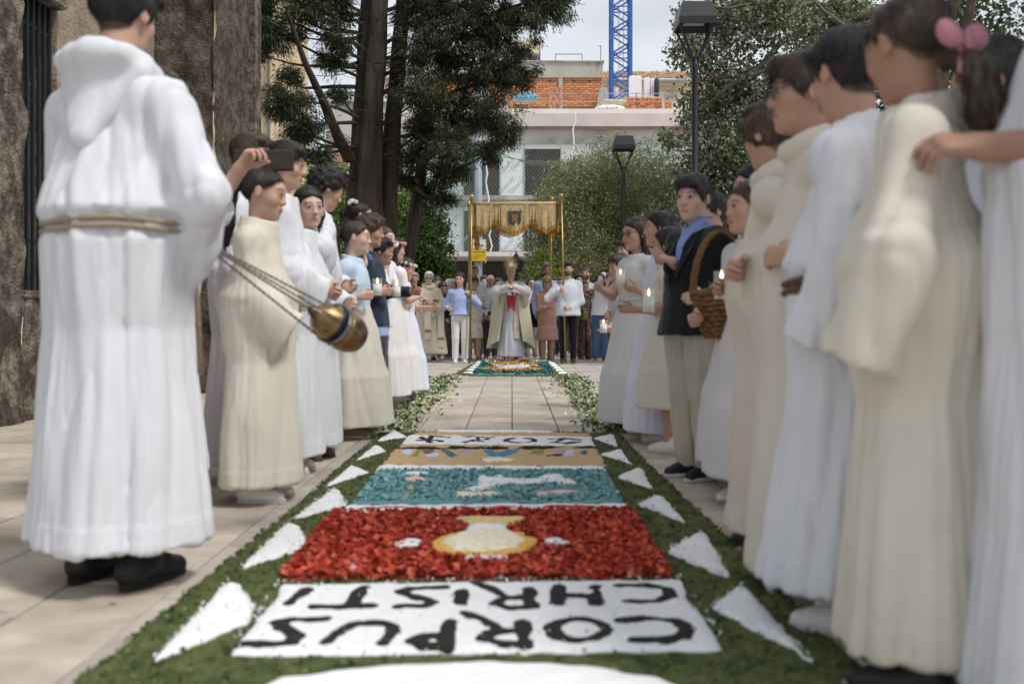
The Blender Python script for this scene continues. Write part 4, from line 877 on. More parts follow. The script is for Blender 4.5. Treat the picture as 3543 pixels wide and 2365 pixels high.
tree('robinia_tree', 'young bright green tree between cypress trunk and loudspeaker', (1150, 1250), [(1110, 610, 60, 0), (1170, 640, 70, .3), (1100, 700, 70, 0), (1180, 740, 80, 0), (1330, 720, 70, .5), (1380, 690, 55, .3), (1300, 800, 80, .4), (1200, 850, 90, 0), (1090, 800, 80, 0)], 17.5, 9000, .10, .035, [(.15, .24, .05), (.10, .18, .035), (.22, .32, .08), (.06, .11, .02)], 37, .05)
tree('hedge_bush', 'low bush behind the wicker basket', (2640, 1500), [(2600, 930, 110, 0), (2560, 1030, 100, 0), (2650, 1100, 130, 0), (2560, 1200, 110, 0), (2660, 1250, 130, .2)], 7.0, 3500, .06, .03, [(.09, .15, .04), (.14, .2, .08), (.05, .09, .02)], 38, .03)
tree('hedge_bush', 'yellow-green bush below the olive beside the canopy', (1900, 1150), [(1880, 900, 40, 0), (1860, 940, 40, 0), (1900, 960, 50, 0)], 24, 2200, .08, .035, [(.2, .26, .04), (.12, .18, .03), (.28, .3, .06)], 39, .04)
# ------------------------------------------------------------------ people
def U(v): v = np.asarray(v, float); return v / (np.linalg.norm(v) + 1e-12)
def rx(a): c, s = math.cos(R_(a)), math.sin(R_(a)); return np.array([[1, 0, 0], [0, c, -s], [0, s, c]])
def ry(a): c, s = math.cos(R_(a)), math.sin(R_(a)); return np.array([[c, 0, s], [0, 1, 0], [-s, 0, c]])
def rzm(a): c, s = math.cos(R_(a)), math.sin(R_(a)); return np.array([[c, -s, 0], [s, c, 0], [0, 0, 1]])
m_skin = mat('skin', attr=True, var=.05, scale=35, rough=.52, spec=.35, bump=.08, bscale=260, sss=.08, bdist=.001)
SK = {'l': (.66, .44, .35), 'm': (.57, .355, .265), 'd': (.40, .23, .16), 'o': (.58, .37, .30), 't': (.50, .30, .215)}
HC = {'black': (.010, .008, .008), 'dark': (.024, .016, .012), 'brown': (.055, .033, .020), 'mid': (.09, .055, .033), 'grey': (.28, .27, .26), 'white': (.55, .54, .52), 'blond': (.42, .28, .13), 'salt': (.13, .12, .115)}
def hairmat(c):
    return mat('hair ' + c, HC[c], .38, .75, 9, .8, 40, stretch=(9, 9, 1.2), spec=.6, bdist=.005)
def cloth(col, name=None, **k):
    a = dict(rough=.88, var=.045, scale=5, bump=.3, bscale=420, sheen=.2, spec=.2, bdist=.0012); a.update(k)
    return mat(name or 'cloth %.3f %.3f %.3f' % tuple(col), col, **a)
WHITE, CREAM = (.71, .72, .76), (.70, .65, .55)
def foldf(th, z, seed, n=(5, 8, 13)):
    r = np.random.default_rng(seed); o = 0
    for i, k in enumerate(n):
        ph = r.random() * 6.28; dr = r.normal() * 1.2; a = [1, .8, .5][i]
        w = np.sin((k * th + ph + dr * z) * .5 + .5 * np.sin(th * 2 + ph)); o = o + a * (2.0 * (np.abs(w) + .003) ** .5 - 1) * (.6 + .4 * np.sin(th * (2 + i) + ph * 2))
    return o / 2.3

HPROF = dict(short=([-.12, -.06, -.034, -.025, .03, .045, .075, .1], [-.075, -.062, -.045, .012, .0, .02, .058, .064]), mop=([-.12, -.05, -.01, .02, .05, .075, .1], [-.085, -.07, -.03, -.02, .02, .040, .044]),
             long=([-.12, -.04, -.02, .02, .05, .075, .1], [-.30, -.30, -.10, .005, .048, .074, .078]), pony=([-.12, -.05, -.034, .02, .045, .07, .1], [-.055, -.045, .0, .02, .045, .070, .075]))
HMAP = {'crop': 'short', 'curly': 'short', 'spiky': 'short', 'quiff': 'short', 'bald': 'short', 'bun': 'pony', 'bob': 'long', 'wavy': 'long'}
class Person:
    def __init__(s, label, px, D, H, face, skin='m', hair='short', hc='dark', near=True, lean=0, head=(0, 0, 0), R=None, Lh=None, slim=1.0, beard=None, feet=True, child=None, hx=0, sh=1.0, X=None, glasses=None, eyes=True, hlen=.2, ptarg=None, brow=None, pz=.05):
        s.pz = pz
        s.label, s.H, s.near, s.slim = label, H, near, slim
        s.a = face; s.pos = np.array([(px - CX) / F * D if X is None else X, D, 0.]); s.seed = int(px * 7 + D * 100) % 9973
        s.root = tag(empty('person', tuple(s.pos), R_(face)), label, 'person')
        s.Rw = rzm(face); hh = (.163 + .037 * H); s.hs = hh / .225; s.hh = hh; s.child = (H < 1.5) if child is None else child
        s.sw = .098 * H * slim * sh; h0 = .515 * H; RL = rx(-lean)
        s.up = lambda p: (RL @ (np.asarray(p, float) - [0, 0, h0])) + [0, 0, h0]
        s.Hc = s.up((hx, .02, H - hh * .5)); s.Rh = RL @ rzm(head[0]) @ rx(-head[1]) @ ry(head[2])
        s.N = s.up((0, -.012, .835 * H)); s.skin = np.array(SK[skin]); s.hc = hc; s.beard = beard; s.eyes = eyes; s.brow = brow or hc
        s.arm = {}
        for sg, spec in ((1, R), (-1, Lh)):
            spec = dict(spec or {}); sh_ = s.up((sg * s.sw, -.012, .779 * H)); t = spec.get('t')
            if t is None: t = (sg * (s.sw + .035), .02, .475 * H)
            elif isinstance(t, str): t = (sg * (s.sw * .9), .07, .485 * H)
            elif len(t) == 4: t = s.Rw.T @ (at(t[1], t[2], t[3]) - s.pos)
            else: t = np.array(t) * [1, 1, 1]
            t = np.array(t, float); lu, lf = .168 * H, .145 * H
            if isinstance(spec.get('t'), tuple) and len(spec['t']) == 4 and not spec.get('hide'): t = t - U(np.array(spec.get('fd', U(t - sh_ + [0, 0, .12 * H])))) * .055 * H
            v = t - sh_; d = np.linalg.norm(v)
            if d > (lu + lf) * .985: t = sh_ + v / d * (lu + lf) * .985; v = t - sh_; d = np.linalg.norm(v)
            d = max(d, abs(lu - lf) + .03); u = v / np.linalg.norm(v); a_ = (lu * lu - lf * lf + d * d) / (2 * d); h_ = math.sqrt(max(lu * lu - a_ * a_, 0))
            hint = np.array(spec.get('el', (sg * .5, -.35, -1.0))); hint = hint - u * (hint @ u); e = sh_ + u * a_ + U(hint) * h_
            fd = U(spec.get('fd', U(t - e))); pn = np.array(spec.get('pn', (-sg, 0, 0)), float); pn = U(pn - fd * (pn @ fd))
            s.arm[sg] = dict(s=sh_, e=e, w=t, fd=fd, pn=pn, c=spec.get('c', .35), hide=spec.get('hide', False), fan=spec.get('fan', 0))
        s.leg = {sg: [np.array((sg * .052 * H, 0, .52 * H)), np.array((sg * .052 * H, .012, .285 * H)), np.array((sg * .052 * H, -.015, .05 * H))] for sg in (1, -1)}
        s.feet = feet; s.hstyle = hair
        s.body(); s.hair(hair, hlen)
        if glasses: s.specs(glasses)
    # ---- the body: one continuous skin
    def body(s):
        H, fi = s.H, (.0052 if s.near else .0105); co = .024 if s.near else .03; k = H / 1.75; hs = s.hs
        hb = .14 * hs; fx = [[], [], []]
        for i in range(3): fx[i].append((s.Hc[i] - hb - (.02 if i == 2 else 0), s.Hc[i] + hb, fi))
        hl = .105 * H; kk = hl / .185; hp = {}
        for sg, a in s.arm.items():
            w, fd, pn = a['w'] - (a['fd'] * .12 if a['hide'] else 0), a['fd'], a['pn']; la = np.cross(fd, pn) * sg; segs = []
            for i, (o, L_) in enumerate(((.028, .070), (.009, .079), (-.010, .073), (-.028, .058))):
                kn = w + (fd * (.088 - .006 * abs(i - 1)) + la * o) * kk; segs.append((w + la * o * .55 * kk, kn, .0135 * kk, .0115 * kk, .02 * kk)); p = kn; an = 0
                fo = la * a['fan'] * o * 8
                for j, (q, dl) in enumerate(((.42, .95), (.33, 1.25), (.25, .8))):
                    an += a['c'] * dl * (1 + .06 * i); dr = U(fd * math.cos(an) + pn * math.sin(an) + fo); p2 = p + dr * L_ * q * kk; segs.append((p, p2, (.0086 - .0006 * j) * kk, (.0080 - .0010 * j) * kk, .0022)); p = p2
            b0 = w + (fd * .02 + la * .022) * kk; d1 = U(la * .75 + fd * .62 + pn * (.2 + .5 * a['c'])); b1 = b0 + d1 * .045 * kk; d2 = U(fd * .85 + la * (.25 - .5 * a['c']) + pn * (.15 + .6 * a['c'])); b2 = b1 + d2 * .034 * kk; b3 = b2 + U(d2 + pn * .4 * a['c']) * .024 * kk
            segs += [(b0, b1, .0145 * kk, .0115 * kk, .015 * kk), (b1, b2, .011 * kk, .0098 * kk, .004), (b2, b3, .0095 * kk, .0075 * kk, .003)]
            hp[sg] = segs; pts = np.array([q for sgm in segs for q in sgm[:2]]); lo, hi = pts.min(0) - .02, pts.max(0) + .02
            if not a['hide']:
                for i in range(3): fx[i].append((lo[i], hi[i], (.0042 if s.near else .009)))
        allp = np.array([s.Hc - hb, s.Hc + hb] + [a[q] for a in s.arm.values() for q in 'sew'] + [p for q in s.leg.values() for p in q] + [np.array((0, .16 * k, 0)), np.array((0, -.12 * k, 0))] + [q for sgs in hp.values() for sgm in sgs for q in sgm[:2]])
        lo, hi = allp.min(0) - .1, allp.max(0) + .09; lo[2] = -.02
        G = Grid(*[axis(lo[i], hi[i], co, fx[i]) for i in range(3)])
        G.cap(s.up((0, 0, .56 * H)), s.up((0, 0, .72 * H)), .062 * H * s.slim, .066 * H * s.slim, .02, S=(1.12, .74, 1)); G.cap((-.025 * H, 0, .53 * H), (.025 * H, 0, .53 * H), .048 * H * s.slim, None, .03)
        G.cap(s.up((-s.sw * .85, -.012, .775 * H)), s.up((s.sw * .85, -.012, .775 * H)), .028 * H, None, .04); G.cap(s.N - [0, 0, .04], s.Hc + s.Rh @ np.array([0, -.02, -.05]) * hs, .054 * hs * (1.0 if not s.child else .84), .050 * hs * (1 if not s.child else .84), .03)
        for sg, a in s.arm.items():
            G.cap(a['s'], a['e'], .027 * H * s.slim, .022 * H, .03); G.cap(a['e'], a['w'] - (a['fd'] * .12 if a['hide'] else 0), .0235 * H, .0155 * H, .012)
            for p, q, ra, rb, kq in hp[sg]: G.cap(p, q, ra, rb, kq)
        for sg, l in s.leg.items():
            G.cap(l[0], l[1], .042 * H * s.slim, .032 * H, .03); G.cap(l[1], l[1] * .55 + l[2] * .45 + [0, -.012, 0], .032 * H, .033 * H, .02); G.cap(l[1] * .55 + l[2] * .45 + [0, -.012, 0], l[2], .033 * H, .021 * H, .02); G.cap(l[2], l[2] + [sg * .006, .05 * H, -.034 * H], .019 * H, .009 * H, .015)
        T = lambda p: s.Hc + s.Rh @ (np.array(p) * hs); E = lambda c, r, k_, op='u', Rr=None: G.ell(T(c), np.array(r) * hs, k_ * hs, op, s.Rh if Rr is None else s.Rh @ Rr); Cc = lambda a, b, ra, rb, k_, op='u': G.cap(T(a), T(b), ra * hs, rb * hs, k_ * hs, op)
        ch = s.child; jw = .9 if ch else 1.0
        E((0, -.012, .030), (.076, .096, .0825), .02); E((0, .022, -.030), (.0575, .064, .076), .03); E((0, .034, -.074), (.043 * jw, .047, .034), .03); E((0, .066, -.096), (.020 * jw, .018, .014), .022)
        if s.near or True:
            Cc((-.034, .073, .030), (.034, .073, .030), .011, .011, .022)
            for x in (-1, 1):
                E((x * .040, .056, -.022), (.021, .02, .022), .028); E((x * .0315, .099, .0085), (.0165, .0125, .0105), .012, 's'); E((x * .031, .0755, .0075), (.0135, .013, .0125), .004)
                Cc((x * .017, .0855, .0145), (x * .046, .079, .0115), .0042, .0035, .006); Cc((x * .018, .085, -.0015), (x * .045, .079, .0005), .003, .003, .005)
                E((x * .0105, .0915, -.030), (.0075, .008, .0068), .008); E((x * .0775, -.010, .000), (.0095, .018, .030), .006, 'u', rzm(x * -22)); E((x * .0885, -.004, .003), (.006, .009, .015), .005, 's')
            nz = .80 if ch else .95
            Cc((0, .084, .022), (0, (.0935 if ch else .0975), -.020), .0075, .0105 * nz, .014); E((0, (.0955 if ch else .100), -.025), (.0125 * nz, .0125 * nz, .0105), .01)
            E((0, .0865, -.0555), (.0225, .0095, .0062), .006); E((0, .0855, -.0665), (.0195, .0095, .0068), .006); Cc((-.0215, .0945, -.0608), (.0215, .0945, -.0608), .0016, .0016, .004, 's')
        V, Q = G.mesh(1 if s.near else 0)
        q = (V - s.Hc) @ s.Rh / hs; x, y, z = np.abs(q[:, 0]), q[:, 1], q[:, 2]; c = np.repeat(s.skin[None], len(V), 0)
        inh = (np.abs(q).max(1) < .135)
        def mixc(m, col, w=1.): 
            m = (np.asarray(m) * w * inh)[:, None]; c[:] = c * (1 - m) + np.array(col) * m
        g_ = lambda v, a, w: np.exp(-((v - a) / w) ** 2)
        fr = (y > .045)
        mixc(fr * g_(x, .043, .02) * g_(z, -.026, .02), s.skin * [1.05, .78, .75], .6); mixc(fr * g_(x, 0, .02) * g_(z, -.024, .012), s.skin * [1.05, .8, .78], .4)
        mixc(fr * (x < .0225) * g_(z, -.061, .0085), s.skin * [.85, .48, .48], .85); mixc(fr * (x < .022) * g_(z, -.0605, .0022), s.skin * .25, .8)
        mixc((y > .05) * ((x > .012) & (x < .050)) * g_(z, .0315 - 3.5 * (x - .03) ** 2, .0042 if not s.beard else .0055), HC[s.brow], .8 if s.near else .75)
        mixc((y > .05) * g_(x, .031, .0145) * g_(z, .0132, .005), s.skin * .12, .95); mixc((y > .07) * g_(x, .006, .004) * g_(z, -.034, .003), s.skin * .3, .8)  # dark lash line; nostril shadow painted into the skin colour
        ew = (y > .06) * (g_(x, .031, .0140) > .40) * (np.abs(z - .0060) < .0054)
        if s.eyes: mixc(ew, (.46, .42, .39), .85); mixc(ew * (g_(x, .0312, .0080) > .37), (.035, .02, .012), .95)
        else: mixc((y > .06) * g_(x, .031, .014) * g_(z, .007, .007), s.skin * .3, .9)
        mixc((y > .05) * g_(x, .031, .016) * g_(z, -.004, .006), s.skin * .72, .35)
        if s.hstyle and s.hstyle != 'bald':
            pr_ = HPROF.get(HMAP.get(s.hstyle, s.hstyle)); mixc(np.clip((z - np.interp(y, *pr_) + .014) / .014, 0, 1) * (x < .0745 + .02 * (z > .03)), np.array(HC[s.hc]) * 1.3, .9)
        if s.beard:
            bd = ((z < -.03) & (y > -.015)) * np.clip((.052 - z * 0 - np.abs(z + .075)) / .03, 0, 1) * np.clip((x * 1.0 + np.clip(-z - .068, 0, 1) * 3 + np.clip(.02 - np.abs(z + .046), 0, .02) * 1.5) / .04, 0, 1)
            bd = np.where((fr & (x < .02) & (np.abs(z + .0615) < .009)), 0, bd); mixc(bd, HC[s.beard], .9)
        o = npmesh('body', V, Q, m_skin, s.root, True, c.clip(.002, 1)); s.body_o = o
    # ---- hair
    def hair(s, style, ln):
        if style is None: return
        h = s.hs; fi = .0068 if s.near else .012; lo = np.array([-.16, -.26 if style in ('pony',) else -.2, -.14 - ln if style in ('long', 'pony', 'bob', 'wavy') else -.14]); hi = np.array([.16, .16, .19])
        G = Grid(*[np.arange(lo[i], hi[i], fi) for i in range(3)]); t = dict(short=.006, crop=.001, curly=.016, mop=.009, pony=.000, long=.005, bob=.010, bald=.0, bun=.0, wavy=.012, spiky=.008, quiff=.006)[style]
        G.ell((0, -.014, .034 + t * .4), (.0805 + t, .1015 + t, .0875 + t), 0)
        if style in ('curly', 'spiky', 'quiff', 'short', 'mop'): G.ell((0, .02, .085 + t), (.06, .07, .035), .03)
        prof = HPROF[HMAP.get(style, style)]
        X, Y, Z = G.ax[0][:, None, None], G.ax[1][None, :, None], G.ax[2][None, None, :]
        P3 = np.stack(np.broadcast_arrays(X, Y, Z), -1); jag = .006 * wob(P3[:, :, 0], 9, s.seed)[:, :, None]
        G.F = np.maximum(G.F, (np.interp(Y, *prof) + jag - Z) * .8).astype(np.float32)
        if style == 'bald': G.ell((0, .03, .10), (.066, .11, .075), .02, 's')
        if style == 'pony':
            pz = s.pz; G.ell((0, -.108, pz), (.03, .03, .03), .03); b = [np.array(p) for p in ((0, -.12, pz), (.01, -.155, pz - .05), (.02, -.155, pz - .11), (.025, -.135, min(pz - .14, -.1 - ln * .5)), (.02, -.125, min(pz - .18, -.1 - ln)))]
            for i, (p, q) in enumerate(zip(b[:-1], b[1:])): G.cap(p, q, [.022, .033, .032, .026][i], [.033, .032, .026, .010][i], .015)
        if style == 'bun': G.ell((0, -.125, .03), (.042, .036, .04), .015)
        if style in ('long', 'bob', 'wavy'):
            w = .9 if style == 'bob' else 1.0
            for x in (-1, 1):
                G.cap((x * .074, -.032, .02), (x * .080 * w, -.030, -.02 - ln * .55), .022, .026, .03); G.cap((x * .080 * w, -.030, -.02 - ln * .55), (x * .066, -.03, -.06 - ln), .026, .012, .02)
                G.cap((x * .04, -.085, .0), (x * .05, -.085, -.05 - ln), .038, .022, .03)
            G.cap((0, -.09, .0), (0, -.09, -.06 - ln), .042, .022, .03)
            if style == 'bob': G.cap((-.06, .075, .075), (.06, .075, .07), .016, .016, .02)
        if style == 'mop': G.cap((-.055, .072, .062), (.06, .070, .056), .017, .015, .02); G.cap((-.06, .05, .05), (-.07, .02, .01), .014, .012, .02); G.cap((.06, .05, .05), (.07, .02, .01), .014, .012, .02)
        if style in ('short', 'spiky'): G.cap((-.05, .078, .080), (.055, .076, .083), .016, .014, .02)
        if style == 'quiff': G.cap((-.04, .085, .095), (.045, .082, .105), .022, .022, .02)
        # keep the face clear
        G.ell((0, .108, -.03), (.062, .075, .088), .004, 's')
        V, Q = G.mesh(1)
        if len(V) == 0: return
        n = normals(V, Q); az = np.arctan2(V[:, 0], V[:, 1] + .02)
        am = dict(curly=.012, wavy=.006, spiky=.008, mop=.006).get(style, .0045)
        V = V + n * (am * (wob(V, 16 if style in ('curly', 'spiky') else 9, s.seed) + .6 * wob(V * [1, 1, .25], 34, s.seed + 1)))[:, None]
        # strands
        Vs, Qs = V, Q
        if s.near or style in ('curly', 'wavy', 'bob', 'long'):
            r = np.random.default_rng(s.seed); m = 2200 if s.near else 350; i = r.integers(0, len(V), m); p = V[i].copy(); nn = n[i]
            cr_ = np.array((0, -.03, .125)); L_ = .055 if style in ('long', 'bob', 'wavy', 'pony', 'mop') else (.020 if style in ('curly', 'spiky') else .03); ws = .0022 if s.near else .004; pts = []
            if style in ('curly', 'spiky'): fl = r.normal(size=(m, 3)); fl = fl - nn * np.sum(fl * nn, 1, keepdims=True) * .75
            elif style in ('pony', 'bun'): fl = np.where((p[:, 1:2] < -.13), np.array([0, 0, -1.]), np.array((0, -.12, s.pz)) - p); fl = fl / (np.linalg.norm(fl, axis=1, keepdims=True) + 1e-9)
            else: fl = (p - cr_); fl /= np.linalg.norm(fl, axis=1, keepdims=True); fl = fl * .6 + np.array([0, 0, -1.]) * np.clip((.09 - p[:, 2:3]) / .08, 0, 1.2)
            if style in ('long', 'wavy'): fr_ = np.clip((p[:, 1:2] - .0) / .06, 0, 1) * np.clip(p[:, 2:3] / .05, 0, 1); fl = fl * (1 - fr_) + fr_ * np.concatenate([np.sign(p[:, 0:1]) * .9, np.full((m, 1), -.55), np.full((m, 1), -.35)], 1)
            if style == 'mop' or style == 'short': fl = fl + np.array([.25, .5, 0]) * np.clip(p[:, 2:3] / .08, 0, 1)
            fl = fl + r.normal(size=(m, 3)) * (.08 if style in ('pony', 'bun') else .16)
            if style not in ('curly', 'spiky'): fl = fl - nn * np.sum(fl * nn, 1, keepdims=True) * .9
            fl /= np.linalg.norm(fl, axis=1, keepdims=True) + 1e-9; sd = np.cross(fl, nn); sd /= np.linalg.norm(sd, axis=1, keepdims=True) + 1e-9
            out = []; E0 = np.array((0, -.014, .034)); ER = np.array((.085, .106, .092)); e0 = np.linalg.norm((p - E0) / ER, axis=1, keepdims=True); hug = ((p[:, 2:3] > -.06) & (p[:, 1:2] > -.13)) & (style not in ('curly', 'spiky')); lr = .6 + .8 * r.random((m, 1)); lift = .012 + .03 * r.random((m, 1)) ** 3
            for j in range(4):
                tt = j / 3.; c_ = p + fl * L_ * tt * lr + nn * (.0015 + .003 * math.sin(tt * 2.2)); ec = np.linalg.norm((c_ - E0) / ER, axis=1, keepdims=True); c_ = np.where(hug, E0 + (c_ - E0) * (e0 + lift * (.5 + tt)) / ec, c_); w_ = ws * (1 - .75 * tt); out += [c_ - sd * w_, c_ + sd * w_]
            A = np.stack(out, 1).reshape(-1, 3); b_ = np.arange(m)[:, None] * 8 + len(V); qq = np.concatenate([np.concatenate([b_ + 2 * j, b_ + 2 * j + 1, b_ + 2 * j + 3, b_ + 2 * j + 2], 1) for j in range(3)])
            A = A if style in ('curly', 'spiky') else A
            Vs = np.concatenate([V, A]); Qs = np.concatenate([Q, qq])
        Vw = (Vs * h) @ s.Rh.T + s.Hc
        s.hair_o = npmesh('hair', Vw, Qs, hairmat(s.hc), s.root)
    def hp(s, p): return s.Hc + s.Rh @ (np.array(p) * s.hs)
    def specs(s, col):
        b = MB(); m_ = mat('spectacle frame ' + col, dict(dark=(.02, .015, .012), blue=(.03, .06, .09), gold=(.35, .25, .1))[col], .35, .1, metal=.3)
        for x in (-1, 1):
            b.tube([s.hp((x * (.034 + .023 * math.cos(q)), .102 - .006 * abs(math.cos(q)) * 0 - .004, .006 + .019 * math.sin(q))) for q in np.linspace(0, 6.2832, 15)], .0022 * s.hs * (1 if s.near else 1.5), 5, False)
            b.tube([s.hp((x * .057, .098, .012)), s.hp((x * .076, .06, .014)), s.hp((x * .083, -.005, .018))], .002 * s.hs * (1 if s.near else 1.4), 5)
        b.tube([s.hp((-.011, .1, .01)), s.hp((.011, .1, .01))], .002 * s.hs, 5); b.build('glasses', m_, s.root, True)
    # ---- clothes
    def grid(s, res, ext=(.5, .5)):
        P = np.array([a[q] for a in s.arm.values() for q in 'sew'] + [s.Hc]); lo = np.minimum(P.min(0) - .16, (-ext[0], -ext[1], -.01)); hi = np.maximum(P.max(0) + .16, (ext[0], ext[1], s.H * .9)); lo[2] = -.01; hi[2] = max(P[:, 2].max() + .12, s.H * .92)
        return Grid(*[np.arange(lo[i], hi[i], res) for i in range(3)])
    def revolve(s, G, zs, rxs, rys, cys=None, amp=None, seed=0, n=(5, 8, 13), k=0., cxs=None):
        zs = np.array(zs, float); cys = np.zeros(len(zs)) if cys is None else np.array(cys); amp = np.zeros(len(zs)) if amp is None else np.array(amp); cxs = np.zeros(len(zs)) if cxs is None else np.array(cxs)
        def fn(X, Y, Z):
            a, b, c, m, cx = (np.interp(Z, zs, v) for v in (rxs, rys, cys, amp, cxs)); u, v = (X - cx) / a, (Y - c) / b; rho = np.sqrt(u * u + v * v); th = np.arctan2(u, v)
            return np.maximum(np.maximum((rho - 1 - m * foldf(th, Z * 2.5, seed, n)) * np.minimum(a, b) * .85, zs[0] - Z), Z - zs[-1])
        e = max(rxs) * 1.25; f = max(rys) * 1.25 + np.abs(cys).max(); G.put(fn, (-e + cxs.min(), -f, zs[0]), (e + cxs.max(), f, zs[-1]), k)
    def sleeves(s, G, ru, re, rc, upto=1.0, droop=0., k=.05, sides=(1, -1), cut=True, kb=.03):
        """each sleeve is shaped and hollowed by itself, then joined to the garment"""
        H = s.H
        for sg in sides:
            a = s.arm[sg]; g2 = Grid(*G.ax); g2.cap(s.up((sg * .02 * H, -.012, .808 * H)), a['s'] + [0, 0, .002], .032 * H, ru * .96, .05)
            if upto <= .5: w = a['s'] + (a['e'] - a['s']) * upto * 2; g2.cap(a['s'], w, ru, re, k); d = U(a['e'] - a['s']); r_ = re
            else:
                g2.cap(a['s'], a['e'], ru, re, k); f = (upto - .5) * 2; w = a['e'] + (a['w'] - a['e']) * f; d = U(a['w'] - a['e']); r_ = rc; g2.cap(a['e'], w + d * .02, re, rc, .03)
                if droop:
                    for q_ in (.33, .67, 1.): g2.cap(a['e'] + [0, 0, -droop * .3 * q_], w + d * .02 + [0, 0, -droop * q_], re * (1 - .35 * q_), rc * (1 - .25 * q_), .03)
            if cut:
                q = w + d * .012; g2.put(lambda X, Y, Z: -((X - q[0]) * d[0] + (Y - q[1]) * d[1] + (Z - q[2]) * d[2]), w - .25, w + .25, 0, 's') if False else None
                B_ = r_ + droop + .06; ix, X, Y, Z = g2.block(w - B_, w + B_, 0); g2.F[ix] = np.maximum(g2.F[ix], (X - q[0]) * d[0] + (Y - q[1]) * d[1] + (Z - q[2]) * d[2])
                if r_ > .034 and droop:
                    for q_ in (0, .33, .67, 1.): g2.cap(w - d * .04 + [0, 0, -droop * q_ * .96], w + d * .1 + [0, 0, -droop * q_ * .96], r_ * (1 - .25 * q_) - .017, r_ * (1 - .25 * q_) - .015, .003, 's')
            h = np.maximum(kb - np.abs(G.F - g2.F), 0) / kb; G.F = np.minimum(G.F, g2.F) - h * h * kb * .25
    def fin(s, G, name, m_, wr=.005, fr=4., smooth=1, par=None, stretch=(1, 1, .45), neck=True, ctop=.012, pleat=0., arms=.008, hemz=0.):
        if neck:
            u = U(s.Hc - s.N); ix, X, Y, Z = G.block(s.N - .07, s.N + .07, 0); G.F[ix] = np.maximum(G.F[ix], (X - s.N[0]) * u[0] + (Y - s.N[1]) * u[1] + (Z - s.N[2]) * u[2] - ctop); G.cap(s.N - u * .02, s.Hc, .055 * s.hs, .064 * s.hs, .006, 's')
        V, Q = G.mesh(smooth); n = normals(V, Q)
        if wr: V = V + n * (wr * (.7 * wob(V * np.array(stretch), fr, s.seed) + 1.3 * (np.abs(wob(V * np.array(stretch), fr * .8, s.seed + 3, 3)) ** .6 - .5) + .35 * wob(V * np.array(stretch), fr * 2.5, s.seed + 5)))[:, None]
        if arms:
            for a in s.arm.values():
                for p_, q_, c_ in ((a['s'], a['e'], 1.), (a['e'], a['w'], 0.)):
                    u = q_ - p_; L_ = np.linalg.norm(u); u = u / L_; t_ = (V - p_) @ u; dd = np.linalg.norm(V - p_ - np.clip(t_, 0, L_)[:, None] * u, axis=1); wg = np.exp(-((t_ - c_ * L_) / .12) ** 2) * np.clip((.14 - dd) / .05, 0, 1) * (dd > .02)
                    V = V + n * (arms * wg * ((np.abs(np.sin(t_ * 34 + 3.4 * wob(V, 2.6, s.seed + 11))) ** .7 - .5) * (.55 + .45 * wob(V, 3.5, s.seed + 12))))[:, None]
        if hemz: V = V + n * (.002 * (V[:, 2] < hemz))[:, None]
        if pleat:
            th = np.arctan2(V[:, 0], V[:, 1]); lo_ = np.clip((s.H * .8 - V[:, 2]) / .3, 0, 1); V = V + n * (pleat * lo_ * (np.abs(np.sin(th * 9 + 2.5 * np.sin(th * 3 + s.seed) + 1.3 * np.sin(th * 5 + 2 * s.seed) + V[:, 2] * 1.3 * np.sin(th * 2 + s.seed))) ** .5 - .6))[:, None]
        return npmesh(name, V, Q, m_, par or s.root)
    def robe(s, col, hem=.10, rh=.30, rc=.155, belt=False, cuff=.048, droop=.12, folds=.21, m_=None, name='robe', wr=.009, collar='stand', yr=.78, n=(5, 8, 13), res=None, up=1.0, shoulder=.039, fwd=0.):
        H = s.H; res = res or (.0095 if s.near else .0185); G = s.grid(res, (rh * 1.2, rh * 1.2)); y_ = lambda z: s.up((0, 0, z))[1]; k = s.slim
        zs = [hem, .25 * H, .42 * H, .56 * H, .585 * H, .61 * H, .70 * H, .77 * H, .825 * H]
        w = .118 * H * k if belt else .128 * H * k
        rxs = [rh, rh * .90, rh * .78, w * 1.06 if belt else max(w, rh * .66), w, w * (1.14 if belt else 1.03), rc * k * H / 1.75 * 1.12, rc * k * H / 1.75 * .93, .05 * H]
        rys = [rh * yr, rh * .88 * yr, rh * .78 * yr, rxs[3] * .84, rxs[4] * .84, rxs[5] * .84, rxs[6] * .74, rxs[7] * .68, .042 * H]
        am = [folds, folds * .95, folds * .8, folds * .55, folds * .35, folds * .4, folds * .3, folds * .12, 0]
        if belt: am[3] *= .6; am[4] = folds * .06; am[5] *= .6
        s.revolve(G, zs, rxs, rys, [fwd * (1 - z / (.55 * H)) if z < .5 * H else y_(z) for z in zs], am, s.seed, n); s.sleeves(G, shoulder * H * .92, max(cuff, .030 * H), cuff, up, droop, kb=.05)
        if collar == 'stand': G.cap(s.N - [0, 0, .05], s.N + U(s.Hc - s.N) * .03 * s.hs, .090 * s.hs, .083 * s.hs, .025)
        o = s.fin(G, name, m_ or cloth(col), wr, 7, ctop=.024, stretch=(1, 1, .13), pleat=.0065 if s.near else .006, arms=.0065, hemz=hem + .075); s.rob = (zs, rxs, rys); return o
